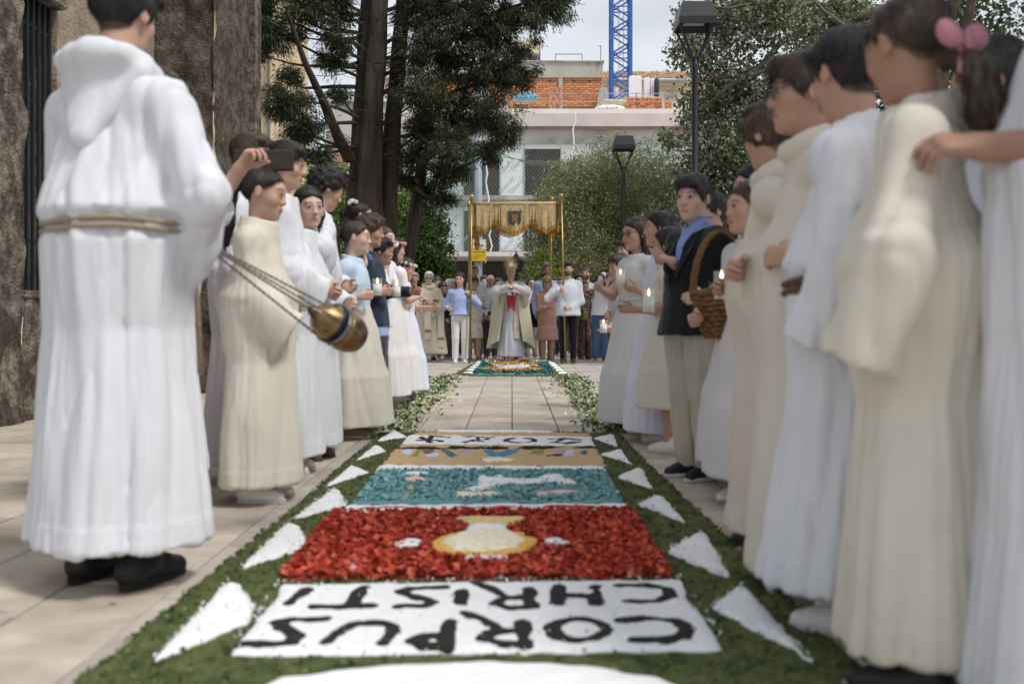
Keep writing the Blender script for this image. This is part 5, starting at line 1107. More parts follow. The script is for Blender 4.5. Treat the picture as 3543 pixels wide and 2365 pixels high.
    def cowl(s, col, m_=None, back=.16, r=.036, name='hood', w=.085):
        """folded hood lying round the neck and down the back"""
        G = Grid(*[np.arange(s.N[i] - q0, s.N[i] + q1, .011 if s.near else .016) for i, q0, q1 in ((0, .26, .26), (1, .28, .22), (2, .34, .18))]); N = s.N; q = s.hs
        ring = [N + np.array((w * math.sin(t), -.01 + (w * .95) * math.cos(t), .012 - .03 * math.cos(t))) * q for t in np.linspace(0, 6.2832, 13)]
        for a, b in zip(ring[:-1], ring[1:]): G.cap(a, b, r * q, r * q, .02)
        if back:
            for x in np.linspace(-1, 1, 7): G.cap(N + np.array((x * w * 1.35, -.085 + .035 * abs(x), .02 - .03 * abs(x))) * q, N + np.array((x * .02, -.125, -back)) * q, .026 * q, .020 * q, .03)
            G.cap(N + np.array((-w * 1.1, -.09, .035)) * q, N + np.array((w * 1.1, -.09, .035)) * q, .03 * q, .03 * q, .03)
        return s.fin(G, name, m_ or cloth(col), .004, 7, ctop=.3)
    def top(s, col, hem=.5, ease=.018, upto=1.0, rs=.037, rcf=.026, m_=None, name='shirt', wr=.005, flare=0., collar=True, folds=.03, k=1.0, neckw=.062, smooth=1, sl=True, vcut=False):
        H = s.H; G = s.grid(.011 if s.near else .0175, (.32, .3)); y_ = lambda z: s.up((0, 0, z))[1]; a = s.slim * k
        zs = [hem * H, .56 * H, .62 * H, .71 * H, .775 * H, .825 * H]; rxs = [.100 * H * a + ease + flare, .091 * H * a + ease + flare * .6, .086 * H * a + ease + flare * .3, .094 * H * a + ease, .080 * H * a + ease, .04 * H]; rys = [.078 * H * a + ease + flare * .8, .070 * H * a + ease + flare * .5, .063 * H * a + ease, .068 * H * a + ease, .054 * H * a + ease, .038 * H]
        s.revolve(G, zs, rxs, rys, [0 if z < .5 * H else y_(z) for z in zs], [folds, folds, folds * .7, folds * .3, 0, 0], s.seed)
        if sl: s.sleeves(G, rs * H, rs * .92 * H, rcf * H, upto)
        if vcut: G.cap((0, .15, .665 * H), (0, .10, .87 * H), .004, .060, .003, 's', S=(1, 2.2, 1))
        if collar: G.cap(s.N - [0, 0, .04], s.N + U(s.Hc - s.N) * .022, .084 * s.hs, .082 * s.hs, .02)
        return s.fin(G, name, m_ or cloth(col), wr, 5)
    def legsw(s, col, ease=.014, m_=None, name='trousers', bot=.05, flare=0., wr=.006, top=.585):
        H = s.H; G = s.grid(.011 if s.near else .017, (.3, .3)); G.cap((-.03 * H, 0, .525 * H), (.03 * H, 0, .525 * H), .052 * H * s.slim + ease, None, .03); G.cap((0, 0, .525 * H), (0, 0, top * H), .064 * H * s.slim + ease, .058 * H * s.slim + ease, .03, S=(1.12, .86, 1))
        for sg, l in s.leg.items():
            a, b, c = l; c = np.array([c[0], c[1], bot * H]) if bot < .28 else None
            if c is None: b2 = a + (b - a) * ((a[2] - bot * H) / (a[2] - b[2])); G.cap(a, b2, .050 * H * s.slim + ease, .04 * H + ease + flare, .03)
            else: G.cap(a, b, .050 * H * s.slim + ease, .036 * H + ease, .025); G.cap(b, c, .036 * H + ease, .027 * H + ease + flare, .015)
        zb = bot * H if bot < .28 else bot * H; G.F = np.maximum(G.F, (zb - .012 - G.ax[2])[None, None, :]).astype(np.float32)
        return s.fin(G, name, m_ or cloth(col), wr, 6, neck=False)
    def skirt(s, col, z1=.62, z0=.08, r0=.34, r1=None, m_=None, name='skirt', folds=.12, n=(9, 14, 21), yr=.85, wr=.003):
        H = s.H; G = s.grid(.011 if s.near else .017, (r0 * 1.2, r0 * 1.2)); r1 = r1 or .088 * H * s.slim; zm = (z0 + z1) / 2
        s.revolve(G, [z0 * H, (z0 * .6 + z1 * .4) * H, zm * H, (z1 * .8 + z0 * .2) * H, z1 * H], [r0, r0 * .9, r0 * .8, (r0 * .35 + r1 * .65), r1], [r0 * yr, r0 * .9 * yr, r0 * .8 * yr, (r0 * .35 + r1 * .65) * .82, r1 * .82], None, [folds, folds, folds * .9, folds * .7, folds * .35], s.seed + 5, n)
        return s.fin(G, name, m_ or cloth(col), wr, 6, neck=False)
    def shoes(s, col, m_=None, sole=(.55, .53, .5), name='shoe', heel=0., high=.085, L_=None):
        H = s.H; L_ = L_ or .152 * H; m_ = m_ or mat('shoe %.2f %.2f %.2f' % tuple(col), col, .5, .15, 20, .1, 90)
        for sg in (1, -1):
            x = s.leg[sg][2][0]; G = Grid(np.arange(x - .09, x + .1, .0085), np.arange(-.13, L_ + .02, .0085), np.arange(-.012, .17, .0085)); q = L_ / .26
            G.cap((x, -.055 * q, .045 * q + heel), (x + sg * .006, .12 * q, .030 * q), .040 * q, .036 * q, .02, S=(.92, 1, .85)); G.cap((x, -.05 * q, .06 * q), (x, -.035 * q, high), .036 * q, .036 * q, .03); G.cap((x, -.03 * q, .055 * q), (x + sg * .004, .07 * q, .045 * q), .036 * q, .03 * q, .03)
            G.F = np.maximum(G.F, (.004 - G.ax[2])[None, None, :]).astype(np.float32)
            V, Q = G.mesh(1); o = npmesh(name, V, Q, m_, s.root)
            if sole is not None:
                b = MB(); pts = [(x + sg * .004 + .041 * q * math.cos(t) * (1.0 if math.sin(t) > 0 else .86), .034 * q + .128 * q * math.sin(t)) for t in np.linspace(0, 6.2832, 21)[:-1]]; b.prism(pts, .002, .022 * q); b.build('sole', mat('sole %.2f %.2f %.2f' % tuple(sole), sole, .8, .1), o)
    def rope(s, z=.585, col=(.42, .35, .25), r=.0075, tail=True):
        zs, rxs, rys = s.rob; zz = z * s.H; a, b_ = np.interp(zz, zs, rxs) + .016, np.interp(zz, zs, rys) + .016; b = MB(); m_ = mat('rope %.2f' % col[0], col, .9, .2, 60, .5, 120)
        for dz in (-.012, .010): b.tube([(a * math.sin(t), b_ * math.cos(t), zz + dz + .006 * math.sin(t * 3)) for t in np.linspace(0, 6.2832, 33)], r, 7, False)
        o = b.build('rope_belt', m_, s.root, True)
        if tail:
            MB().tube([(a * .6, b_ * .8, zz), (a * .64, b_ * .86, zz - .15), (a * .66, b_ * .95, zz - .45)], [r, r, r * 1.5], 7).build('belt_end', m_, s.root, True)
    def flowers(s, pts, cols, size=.014, name='flower_crown', seed=1, per=26):
        r = np.random.default_rng(seed); V = []; c = []
        for p in pts:
            cc = np.array(cols[r.integers(0, len(cols))]); P = s.hp(p)
            for k in range(per):
                d = U(r.normal(size=3)); u = U(np.cross(d, r.normal(size=3))) * size * .8; w = np.cross(d, u) * .8; q = P + d * size * (.4 + .7 * r.random()); V += [q - u, q - w, q + u, q + w]; c += [cc * (.85 + .3 * r.random())] * 4
        return npmesh(name, np.array(V), np.arange(len(V)).reshape(-1, 4), m_leaf, s.root, False, np.array(c).clip(0, .95))
    def W(s, p): return s.pos + s.Rw @ np.asarray(p)
# ------------------------------------------------------------------ small things people hold
m_wax = mat('candle wax', (.84, .82, .76), .5, .03, 10, sss=.15); m_glass = mat('candle glass', (.92, .94, .95), .06, 0, alpha=.16, spec=.8); m_flame = mat('flame', (1.0, .72, .32), .5, 0, emit=5.)
def candle(p, label, r=.032, h=.11):
    t = tag(empty('candle', tuple(p)), label, 'candle', 'candles held along both rows')
    MB().lathe([(r * .9, -h * .5), (r * .9, h * .18), (r * .3, h * .16)], 16).build('wax', m_wax, t, True)
    MB().tube([(0, 0, -h * .52), (0, 0, h * .5)], [r * .98, r * 1.02], 20, False).build('glass', m_glass, t, True)
    MB().tube([(0, 0, h * .15), (0, 0, h * .25)], .0018, 5).build('wick', m_iron, t)
    MB().lathe([(.001, h * .2), (.006, h * .3), (.0065, h * .36), (.003, h * .46), (.0005, h * .54)], 8).build('flame', m_flame, t, True)
def phone(p, label, rz=0, col=(.6, .68, .72), h=.15, tilt=0):
    t = tag(empty('phone', tuple(p), R_(rz)), label, 'phone'); m_ = mat('phone %.2f' % col[0], col, .3, .02)
    MB().box((0, 0, 0), (h * .48, .009, h), bev=.003).build('case', m_, t); MB().box((-h * .13, -.0055, h * .36), (h * .12, .003, h * .12)).build('camera', m_sk, t)
def shoesplit(): pass
WB = cloth(WHITE, 'white alb linen'); WC = cloth(CREAM, 'cream alb wool', var=.06); WD = cloth((.71, .705, .70), 'white dress cotton'); WL = cloth((.66, .69, .80), 'bluish white dress satin'); WI = cloth((.68, .645, .55), 'ivory dress lace', bump=.6, bscale=160)

# ------------------------------------------------------------------ left row
p = Person('person in white hooded alb with rope belt seen from behind, swinging the censer', 412, 3.02, 1.83, -22, 'm', 'short', 'black', head=(8, 8, 0), R=dict(t=('w', 720, 850, 3.20), c=.9, el=(1, -.5, -.55), pn=(-1, 0, -.3)), Lh=dict(t=(-.12, .24, 1.00), c=.8, el=(-1, -.4, -.6)))
p.robe(WHITE, m_=WB, hem=.13, rh=.25, rc=.175, belt=True, cuff=.058, droop=.17, folds=.24, wr=.012, yr=.85, n=(6, 9, 14), collar=None, up=.92, shoulder=.043); p.cowl(WHITE, WB, back=.20, w=.10, r=.04); p.rope(col=(.36, .29, .20)); p.legsw((.012, .012, .015), bot=.035); p.shoes((.012, .011, .011), sole=(.015, .014, .014))
MONK = p
p = Person('person in white alb reaching an arm out from behind the hooded figure', 600, 4.18, 1.84, -60, 'm', 'short', 'mid', R=dict(t=('w', 905, 545, 4.12), c=.75, el=(-.5, -.7, -.7), pn=(0, 0, -1)), X=-1.52)
p.robe(WHITE, m_=WB, hem=.16, rh=.27, rc=.155, cuff=.05, droop=.09, up=.72); p.shoes((.25, .32, .42))
b = MB(); a0, a1 = at(808, 590, 4.38), at(1012, 516, 4.38); b.box(((a0[0] + a1[0]) / 2, 4.40, (a0[2] + a1[2]) / 2), (a1[0] - a0[0], .03, a1[2] - a0[2]), bev=.006)
tag(b.build('wooden_board', mat('dark brown wood', (.045, .028, .02), .6, .25, 8, .2, 40, stretch=(1, 1, 8))), 'dark brown board gripped by the outstretched hand', 'board')
p = Person('person in cream alb with white hair tie, foremost of the left row', 900, 4.38, 1.45, -92, 'm', 'pony', 'dark', head=(0, 10, 0), R=dict(t=('w', 1020, 1120, 4.25), c=.4, hide=True, el=(.2, -.25, -1)), Lh=dict(t='hang', hide=True), hlen=.16)
p.robe(CREAM, m_=WC, hem=.08, rh=.215, rc=.15, cuff=.05, droop=.15, folds=.2, n=(3, 5, 8)); p.shoes((.75, .72, .68)); MB().lathe([(.024, -.012), (.033, 0), (.024, .012)], 12, p.hp((0, -.135, .05)), Matrix.Rotation(1.2, 3, 'X')).build('hair_tie', cloth((.8, .78, .74)), p.root, True)
p = Person('person in white alb mostly hidden behind the brown board', 862, 4.95, 1.70, -105, 'm', 'short', 'mid', R=dict(t=(.06, .2, .9))); p.robe(WHITE, m_=WB, rh=.25); p.shoes((.7, .68, .64))
p = Person('person in white alb with clasped hands directly behind the left cream alb', 975, 5.12, 1.69, -88, 'm', 'short', 'black', head=(0, 8, 0), R=dict(t=(.05, .22, .95), c=.6), Lh=dict(t=(-.05, .22, .95), c=.6)); p.robe(WHITE, m_=WB, rh=.26); p.shoes((.72, .7, .66))
p = Person('person in white alb with gold earrings turning toward the camera', 1058, 5.65, 1.53, -105, 'l', 'long', 'dark', head=(-42, 6, 4), R=dict(t=('w', 1120, 1090, 5.5), c=.5, hide=True), Lh=dict(t=(-.04, .24, .88), c=.5), hlen=.04)
p.robe(WHITE, m_=WB, hem=.08, rh=.235); p.shoes((.16, .09, .06), sole=(.1, .07, .05))
for x in (-1, 1): MB().lathe([(.001, -.009), (.008, -.005), (.009, 0), (.008, .005), (.001, .009)], 10, p.hp((x * .084, -.004, -.042))).build('earring', mat('gold', (.65, .42, .12), .3, .05, metal=1.), p.root, True)
zc = p.rob; MB().box((.02, zc[2][6] + .012, .66 * p.H), (.012, .004, .07)).build('pendant', _mats['gold'], p.root); MB().box((.02, zc[2][6] + .013, .672 * p.H), (.034, .004, .012)).build('pendant', _mats['gold'], p.root)
p = Person('stooping person in white alb in front of the loudspeaker', 1050, 6.06, 1.71, -62, 'm', 'curly', 'black', lean=10, head=(0, 12, 0), R=dict(t=('w', 1165, 985, 5.85), c=.6, el=(1, -.3, -.6), pn=(-.3, 0, -1)), Lh=dict(t=(-.08, .28, 1.0), c=.5, el=(-1, 0, -.6))); p.robe(WHITE, m_=WB, hem=.06, rh=.27, rc=.165, cuff=.055, droop=.12, wr=.011); p.shoes((.7, .68, .63))
p = Person('person in black with white flower clip before the cypress trunk', 1238, 7.8, 1.70, -75, 'm', 'bun', 'black'); p.top((.05, .05, .06)); p.skirt((.05, .05, .06), z0=.3, r0=.22); p.shoes((.05, .04, .04)); p.flowers([(.05, -.06, .115), (.06, -.09, .10), (.065, -.04, .11), (.06, -.075, .115)], [(.9, .9, .92)], .017, 'flower_clip', 3)
p = Person('person in cream skirt and pale blue top holding the foremost candle at left', 1222, 6.7, 1.44, -95, 'l', 'pony', 'brown', head=(8, 0, 0), R=dict(t=('w', 1283, 1030, 6.5), c=.75, pn=(-1, .3, .2), el=(.3, -.6, -1)), Lh=dict(t=('w', 1268, 905, 6.75), c=.35, pn=(0, -1, 0), el=(-.3, -.2, -1), fd=(0, .4, 1)))
p.top((.55, .68, .82), hem=.56, upto=.3, wr=.003); p.skirt(WI, m_=WI, z1=.62, z0=.06, r0=.30, n=(7, 11, 16)); p.shoes((.3, .2, .15)); candle(at(1306, 992, 6.45), 'glass candle held low in front of the pale blue top')
p = Person('person in navy jacket over light blue shirt holding candle', 1272, 7.6, 1.56, -85, 't', 'curly', 'mid', head=(0, 5, 0), R=dict(t=('w', 1352, 1020, 7.4), c=.8, pn=(-1, .2, 0), el=(.3, -.5, -1)), Lh=dict(t=(-.04, .33, 1.0), c=.8)); p.top((.35, .47, .72), hem=.42, upto=.4, flare=.03); p.top((.022, .032, .06), hem=.47, ease=.032, name='jacket', flare=.02, upto=.97); p.legsw((.2, .22, .2)); p.shoes((.05, .05, .06)); candle(at(1372, 1000, 7.3), 'glass candle held at the sleeve of the navy jacket')
p = Person('person in white with one hand at the mouth in the far left row', 1322, 8.6, 1.58, -110, 'l', 'pony', 'mid', R=dict(t=('w', 1348, 872, 8.35), c=.6, fd=(-.2, .2, 1), pn=(-.6, -.6, 0), el=(.2, .1, -1))); p.top((.75, .72, .74), hem=.56, upto=.2); p.skirt(WD, m_=WD, r0=.28); p.shoes((.6, .58, .55)); p.flowers([(.0, .12, -.05), (.03, .12, -.055)], [(.9, .88, .88)], .016, 'flower_clip', 8)
p = Person('person in white shirt half hidden behind the navy jacket', 1308, 8.1, 1.44, -85, 'd', 'short', 'black', R=dict(t=('w', 1358, 985, 7.9), c=.8, pn=(-1, .2, 0))); p.top((.75, .75, .77)); p.legsw((.05, .05, .08)); p.shoes((.05, .05, .05)); candle(at(1368, 975, 7.85), 'glass candle with bright flame beside the flower crowns')
p = Person('person in white dress with pink flower crown facing away', 1358, 9.3, 1.54, -55, 'm', 'long', 'dark', R=dict(t=(.06, .25, 1.0), c=.7), hlen=.24); p.top((.8, .78, .8), hem=.56, upto=.25); p.skirt(WD, m_=WD, r0=.30); p.shoes((.7, .68, .66)); p.flowers([(.095 * math.sin(t), -.01 + .115 * math.cos(t), .062) for t in np.linspace(-2.2, 2.4, 13)], [(.85, .5, .42), (.9, .75, .72), (.9, .88, .86)], .017)
p = Person('person in bluish white long dress with white flower crown ending the left row', 1396, 9.9, 1.39, -90, 'm', 'bun', 'brown', head=(0, 16, 0), R=dict(t=('w', 1418, 1052, 9.7), c=.8, pn=(-1, .2, 0), el=(.3, -.6, -1)), Lh=dict(t=(-.02, .3, .9), c=.8)); p.top(WL, m_=WL, hem=.58, upto=.15, wr=.002); p.skirt(WL, m_=WL, z0=.06, r0=.29, n=(8, 12, 19)); p.shoes((.6, .6, .62)); p.flowers([(.088 * math.sin(t), -.01 + .108 * math.cos(t), .058) for t in np.linspace(-3, 3, 13)], [(.9, .9, .85), (.88, .86, .8)], .017, seed=4); candle(at(1424, 1028, 9.6), 'glass candle held below the white flower crown')

# ------------------------------------------------------------------ right row
p = Person('person in white robe cut by the right edge with hand stretched to the bow', 3490, 1.92, 1.78, 78, 'd', None, 'dark', Lh=dict(t=('w', 3225, 495, 1.92), c=.55, fd=(0, 1, .12), pn=(.5, 0, -.8), el=(-.5, -.2, -1)), R=dict(t=(.2, .1, .9)), X=1.13, child=False); p.robe(WHITE, m_=WB, hem=.08, rh=.30, rc=.17, up=.7, cuff=.06, droop=.12); p.shoes((.12, .07, .05)); p.hair('short', .1)
p = Person('person in white glimpsed between the pink bow and the right edge', 3450, 2.65, 1.53, 75, 'm', 'short', 'black'); p.robe(WHITE, m_=WB, rh=.26); p.shoes((.05, .05, .05))
p = Person('person in cream alb wearing a pink hair bow', 3175, 2.15, 1.49, 60, 'd', 'pony', 'brown', Lh=dict(t=('w', 2950, 1225, 2.0), c=.4, hide=True, el=(-.6, -.05, -1)), R=dict(t='hang', hide=True), hlen=.12, pz=-.07, head=(-36, 12, 0)); p.robe(CREAM, m_=WC, hem=.11, rh=.205, rc=.145, cuff=.06, droop=.15, folds=.2, n=(3, 5, 8)); p.shoes((.03, .025, .025))
m_bow = cloth((.52, .22, .27), 'pink bow satin', rough=.5)
for sgn in (-1, 1):
    G = Grid(*[np.arange(-.15, .15, .008)] * 3); G.ell((sgn * .045, -.0, .028), (.045, .022, .04), .0, R=ry(-sgn * 28)); G.ell((sgn * .07, .0, .045), (.025, .018, .032), .03); G.cap((sgn * .005, 0, 0), (sgn * .03, -.005, -.085), .014, .024, .01, S=(1, .5, 1)); V, Q = G.mesh(1); npmesh('bow_loop', (V * .68) @ (p.Rh @ rzm(0)).T + p.hp((0, -.145, -.062)), Q, m_bow, p.root)
MB().lathe([(.003, -.012), (.012, -.007), (.012, .007), (.003, .012)], 10, p.hp((0, -.152, -.064))).build('bow_knot', m_bow, p.root, True)
p = Person('person in white alb with stand collar and brown belt', 2960, 2.55, 1.53, 52, 't', 'short', 'black', head=(-34, 8, 0), Lh=dict(t=('w', 2790, 1160, 2.40), c=.5, hide=True, el=(-.6, -.4, -.9)), R=dict(t='hang', hide=True), sh=1.05); p.robe(WHITE, m_=WB, hem=.13, rh=.22, fwd=.06, rc=.15, belt=True, cuff=.052, droop=.11, folds=.21); p.rope(z=.575, col=(.11, .06, .04), r=.010)
p.shoes((.72, .71, .70))
p = Person('person with glasses in cream hooded alb, hands clasped', 2805, 2.95, 1.565, 88, 't', 'quiff', 'brown', Lh=dict(t=('w', 2650, 885, 2.82), c=.55, fd=(.75, .6, .05), pn=(.3, -.8, -.3), el=(-.4, -.3, -1)), R=dict(t=(.07, .19, .94), c=.55, fd=(-.75, .6, .05), pn=(-.3, -.8, -.3)), glasses='blue'); p.robe(CREAM, m_=WC, hem=.06, rh=.215, rc=.145, cuff=.045, droop=.09, up=.93); p.cowl(CREAM, WC, back=.2); p.shoes((.05, .05, .06))
p = Person('person in cream hooded alb with teal lining, hands clasped', 2685, 3.55, 1.555, 66, 't', 'mop', 'mid', head=(-30, 10, 0), Lh=dict(t=('w', 2606, 935, 3.43), c=.6, fd=(.75, .6, .05), pn=(.3, -.8, -.3), el=(-.4, -.3, -1)), R=dict(t=(.07, .17, .91), c=.6, fd=(-.75, .6, .05), pn=(-.3, -.8, -.3))); p.robe(CREAM, m_=WC, hem=.05, rh=.205, rc=.145, cuff=.045, droop=.09, up=.93); p.cowl(CREAM, WC, back=.2); p.cowl(CREAM, cloth((.3, .5, .45)), back=0, r=.030, name='hood_lining', w=.078); p.shoes((.03, .03, .035), sole=(.03, .03, .03))
p = Person('person in pale top hidden behind the white dress at the basket', 2622, 4.75, 1.52, 90, 'm', 'long', 'dark'); p.top((.75, .73, .7), hem=.55); p.skirt(WD, m_=WD); p.shoes((.6, .58, .55))
p = Person('person in white dress with flower clip holding candle beside the basket', 2600, 4.27, 1.37, 112, 'm', 'pony', 'brown', head=(-6, 0, 0), Lh=dict(t=('w', 2512, 1030, 4.02), c=.8, fd=(.4, .9, .1), pn=(.9, -.4, .1), el=(-.4, -.5, -1)), R=dict(t=(.10, .2, .80), c=.85), hlen=.16); p.top(WD, m_=WD, hem=.57, upto=.2, wr=.003); p.skirt(WD, m_=WD, z0=.09, r0=.23, n=(6, 9, 14)); p.shoes((.78, .77, .78), sole=(.4, .38, .35)); p.flowers([(.0, -.03, .128), (.03, -.02, .125), (-.02, -.05, .122)], [(.9, .88, .8), (.25, .5, .5)], .016, 'flower_clip', 5); candle(at(2497, 985, 3.98), 'glass candle burning just above the wicker basket')
# the wicker basket
BS = 1.18
bk_ = tag(empty('wicker_basket', tuple(at(2496, 1085, 4.32))), 'brown wicker basket with tall twisted handle beside the black blazer', 'basket'); m_wk = mat('wicker', (.19, .10, .04), .7, .3, 30, .3, 90)
for k in range(9):
    z = .075 - .019 * k; ra, rb = .105 - .006 * k, .085 - .005 * k
    MB().tube([((ra + .006 * math.sin(q * 12 + k * math.pi)) * math.cos(q), (rb + .006 * math.sin(q * 12 + k * math.pi)) * math.sin(q), z + .003 * math.sin(q * 6)) for q in np.linspace(0, 6.2832, 49)], .0105, 6, False).build('weave_ring', m_wk, bk_, True)
for k in range(12): q = k * 6.2832 / 12; MB().tube([(.105 * math.cos(q), .085 * math.sin(q), .085), (.058 * math.cos(q), .047 * math.sin(q), -.09)], .006, 5).build('stake', m_wk, bk_)
MB().lathe([(.001, -.092), (.06, -.092), (.06, -.085), (.001, -.085)], 16).build('base', m_wk, bk_)
for ph in (0, 2.1, 4.2): MB().tube([(-.105 * math.cos(t) + .007 * math.cos(t * 9 + ph), .008 * math.sin(t * 9 + ph), .06 + .245 * math.sin(t)) for t in np.linspace(0, math.pi, 40)], .0075, 6).build('handle', m_wk, bk_, True)
bk_.scale = (BS, BS, BS)
leaves('petals', inball(160, 3) * [.085, .07, .025] + [0, 0, .075], .03, .022, [(.75, .74, .6), (.2, .28, .08), (.8, .8, .76)], m_leaf, bk_)
# boy in the blazer
p = Person('person in black blazer, blue shirt and khaki trousers with one open hand raised', 2412, 4.98, 1.50, 118, 'l', 'short', 'dark', head=(20, 3, -4), R=dict(t=('w', 2275, 888, 4.9), c=.22, fd=(.25, 1, .28), pn=(-.35, -.2, 1), el=(.3, -.4, -1)), Lh=dict(t=('w', 2388, 1062, 4.82), c=.8, el=(-.6, -1, -.3), pn=(1, 0, -.2)), slim=1.08)
p.top((.20, .30, .62), hem=.56, ease=.017, wr=.003, name='shirt', sl=False, m_=cloth((.24, .35, .68), 'blue shirt collar')); BZ = cloth((.008, .009, .012), 'black blazer wool'); p.top(BZ, m_=BZ, hem=.475, ease=.030, name='blazer', flare=.028, upto=.93, rs=.043, rcf=.036, wr=.006, collar=False, vcut=True); p.legsw((.52, .465, .37), ease=.024, wr=.020, bot=.04)
p.shoes((.012, .014, .02), sole=(.62, .57, .5)); H = p.H; bsc = cloth((.24, .35, .68), 'blue shirt collar')
for sgn in (-1, 1):
    N = p.N; v = [N + np.array(q) * p.hs for q in ((sgn * .056, -.05, .045), (sgn * .074, .01, .022), (sgn * .05, .072, -.03), (sgn * .008, .068, .008), (sgn * .052, .035, .045))]
    MB().add(v + [q + np.array((sgn * .006, .006, .004)) for q in v], [(0, 1, 2, 3, 4), (9, 8, 7, 6, 5), (0, 5, 6, 1), (1, 6, 7, 2), (2, 7, 8, 3), (3, 8, 9, 4), (4, 9, 5, 0)]).build('shirt_collar', bsc, p.root)
    yb_ = .094 * H + .012; v = [np.array(q) for q in ((sgn * .062, .040, .815 * H), (sgn * .098, yb_ * .72, .755 * H), (sgn * .082, yb_ * .84, .725 * H), (sgn * .006, yb_ * 1.02, .64 * H), (sgn * .046, yb_ * .80, .745 * H))]
    MB().add(v + [q + np.array((sgn * .004, .012, 0)) for q in v], [(0, 1, 2, 3, 4), (9, 8, 7, 6, 5), (0, 5, 6, 1), (1, 6, 7, 2), (2, 7, 8, 3), (3, 8, 9, 4), (4, 9, 5, 0)]).build('lapel', BZ, p.root)
p = Person('person in grey hidden behind the shoulder of the black blazer', 2470, 5.9, 1.53, 110, 'm', 'short', 'dark'); p.top((.5, .5, .55)); p.legsw((.05, .06, .09)); p.shoes((.03, .03, .03))
p = Person('person in ivory calf-length dress holding a large candle', 2322, 5.95, 1.33, 62, 't', 'long', 'dark', Lh=dict(t=('w', 2262, 1085, 5.75), c=.7, el=(-.6, -.9, -.5), pn=(1, .2, 0)), R=dict(t=(.06, .26, .85)), hlen=.22); p.top(WI, m_=WI, hem=.57, upto=.2); p.skirt(WI, m_=WI, z0=.20, r0=.24, n=(6, 9, 14)); p.shoes((.78, .76, .70)); candle(at(2245, 1040, 5.65), 'large glass candle held before the ivory dress', .036, .13)
p = Person('person in long lilac white tulle dress behind the ivory dress', 2292, 6.45, 1.48, 85, 'm', 'long', 'dark', Lh=dict(t=('w', 2300, 985, 6.2), c=.8, pn=(1, .2, 0))); TU = cloth((.72, .72, .86), 'lilac tulle', sheen=.5); p.top(TU, m_=TU, hem=.57, upto=.2); p.skirt(TU, m_=TU, z0=.05, r0=.29, n=(9, 15, 23)); p.shoes((.78, .76, .70)); candle(at(2288, 975, 6.15), 'wide glass candle held up before the black blazer', .042, .125)
p = Person('person with glasses in pleated white dress holding candle', 2205, 7.0, 1.49, 118, 'm', 'long', 'brown', head=(5, 4, 0), Lh=dict(t=('w', 2172, 1002, 6.75), c=.7, pn=(.6, .2, .7), el=(-.3, -.6, -1)), R=dict(t=(.02, .3, 1.0), c=.7), glasses='dark', hlen=.26); p.top(WD, m_=WD, hem=.57, upto=.15, wr=.004); p.skirt(WD, m_=WD, z0=.05, r0=.29, n=(11, 17, 26), folds=.15); p.shoes((.14, .08, .06)); candle(at(2147, 960, 6.75), 'glass candle held before the pleated white dress')
MB().tube([(.096 * p.H * math.sin(t), .080 * p.H * math.cos(t), .62 * p.H) for t in np.linspace(0, 6.2832, 25)], .014, 6, False).build('sash', cloth((.62, .62, .62)), p.root, True)
p = Person('person in white standing right behind the pleated dress with glasses', 2300, 7.4, 1.56, 100, 'm', 'long', 'black'); p.top((.7, .7, .7)); p.skirt(WD, m_=WD); p.shoes((.5, .5, .5))
p = Person('person in grey-blue top half hidden behind the pleated dress cupping a low candle', 2150, 8.7, 1.34, 112, 'm', 'short', 'brown', Lh=dict(t=('w', 2090, 1150, 8.45), c=.5, pn=(.2, 0, 1)), R=dict(t=('w', 2092, 1100, 8.6), c=.4, pn=(-.7, -.3, 0))); p.top((.5, .52, .6), upto=.35); p.legsw((.04, .06, .11)); p.shoes((.05, .05, .06)); candle(at(2088, 1128, 8.4), 'low glass candle cupped at the end of the right row')
p = Person('person in blue-grey T-shirt and jeans behind the end of the right row', 2168, 12., 1.72, 125, 'm', 'short', 'dark', Lh=dict(t=('w', 2130, 1010, 11.8), c=.4, el=(-.6, -.8, -.5))); p.top((.17, .20, .30), upto=.38, m_=cloth((.17, .20, .30), 'blue marl jersey', var=.3, scale=90)); p.legsw((.02, .04, .085)); p.shoes((.06, .13, .22))
# ------------------------------------------------------------------ the people round the canopy
def far(label, px, D, top_y, face=180, **k):
    H = CH + (HY - top_y) / F * D; return Person(label, px, D, round(H, 3), face, near=False, **k)
DK_ = (.02, .022, .03)
p = far('person in red polo shirt with backpack left of the dalmatic', 1433, 19, 945, 215, skin='t', hair='short', hc='grey', head=(-30, 0, 0)); p.top((.42, .02, .06), upto=.38); p.legsw((.2, .16, .13), bot=.32); p.shoes((.1, .08, .06))
for x in (-1, 1): MB().tube([(x * .11, -.10, .80 * p.H), (x * .105, .02, .835 * p.H), (x * .11, .135, .74 * p.H), (x * .12, .11, .62 * p.H)], .02, 6).build('backpack_strap', cloth((.3, .31, .32)), p.root, True)
MB().box((0, -.2, .7 * p.H), (.3, .16, .42), bev=.05).build('backpack', cloth((.12, .12, .13)), p.root)
p = far('person in grey shirt at the left edge of the crowd behind the flower crowns', 1398, 20.5, 968, 200, skin='o', hair='bald', hc='white'); p.top((.5, .5, .48)); p.legsw((.2, .2, .22)); p.shoes((.1, .08, .07))
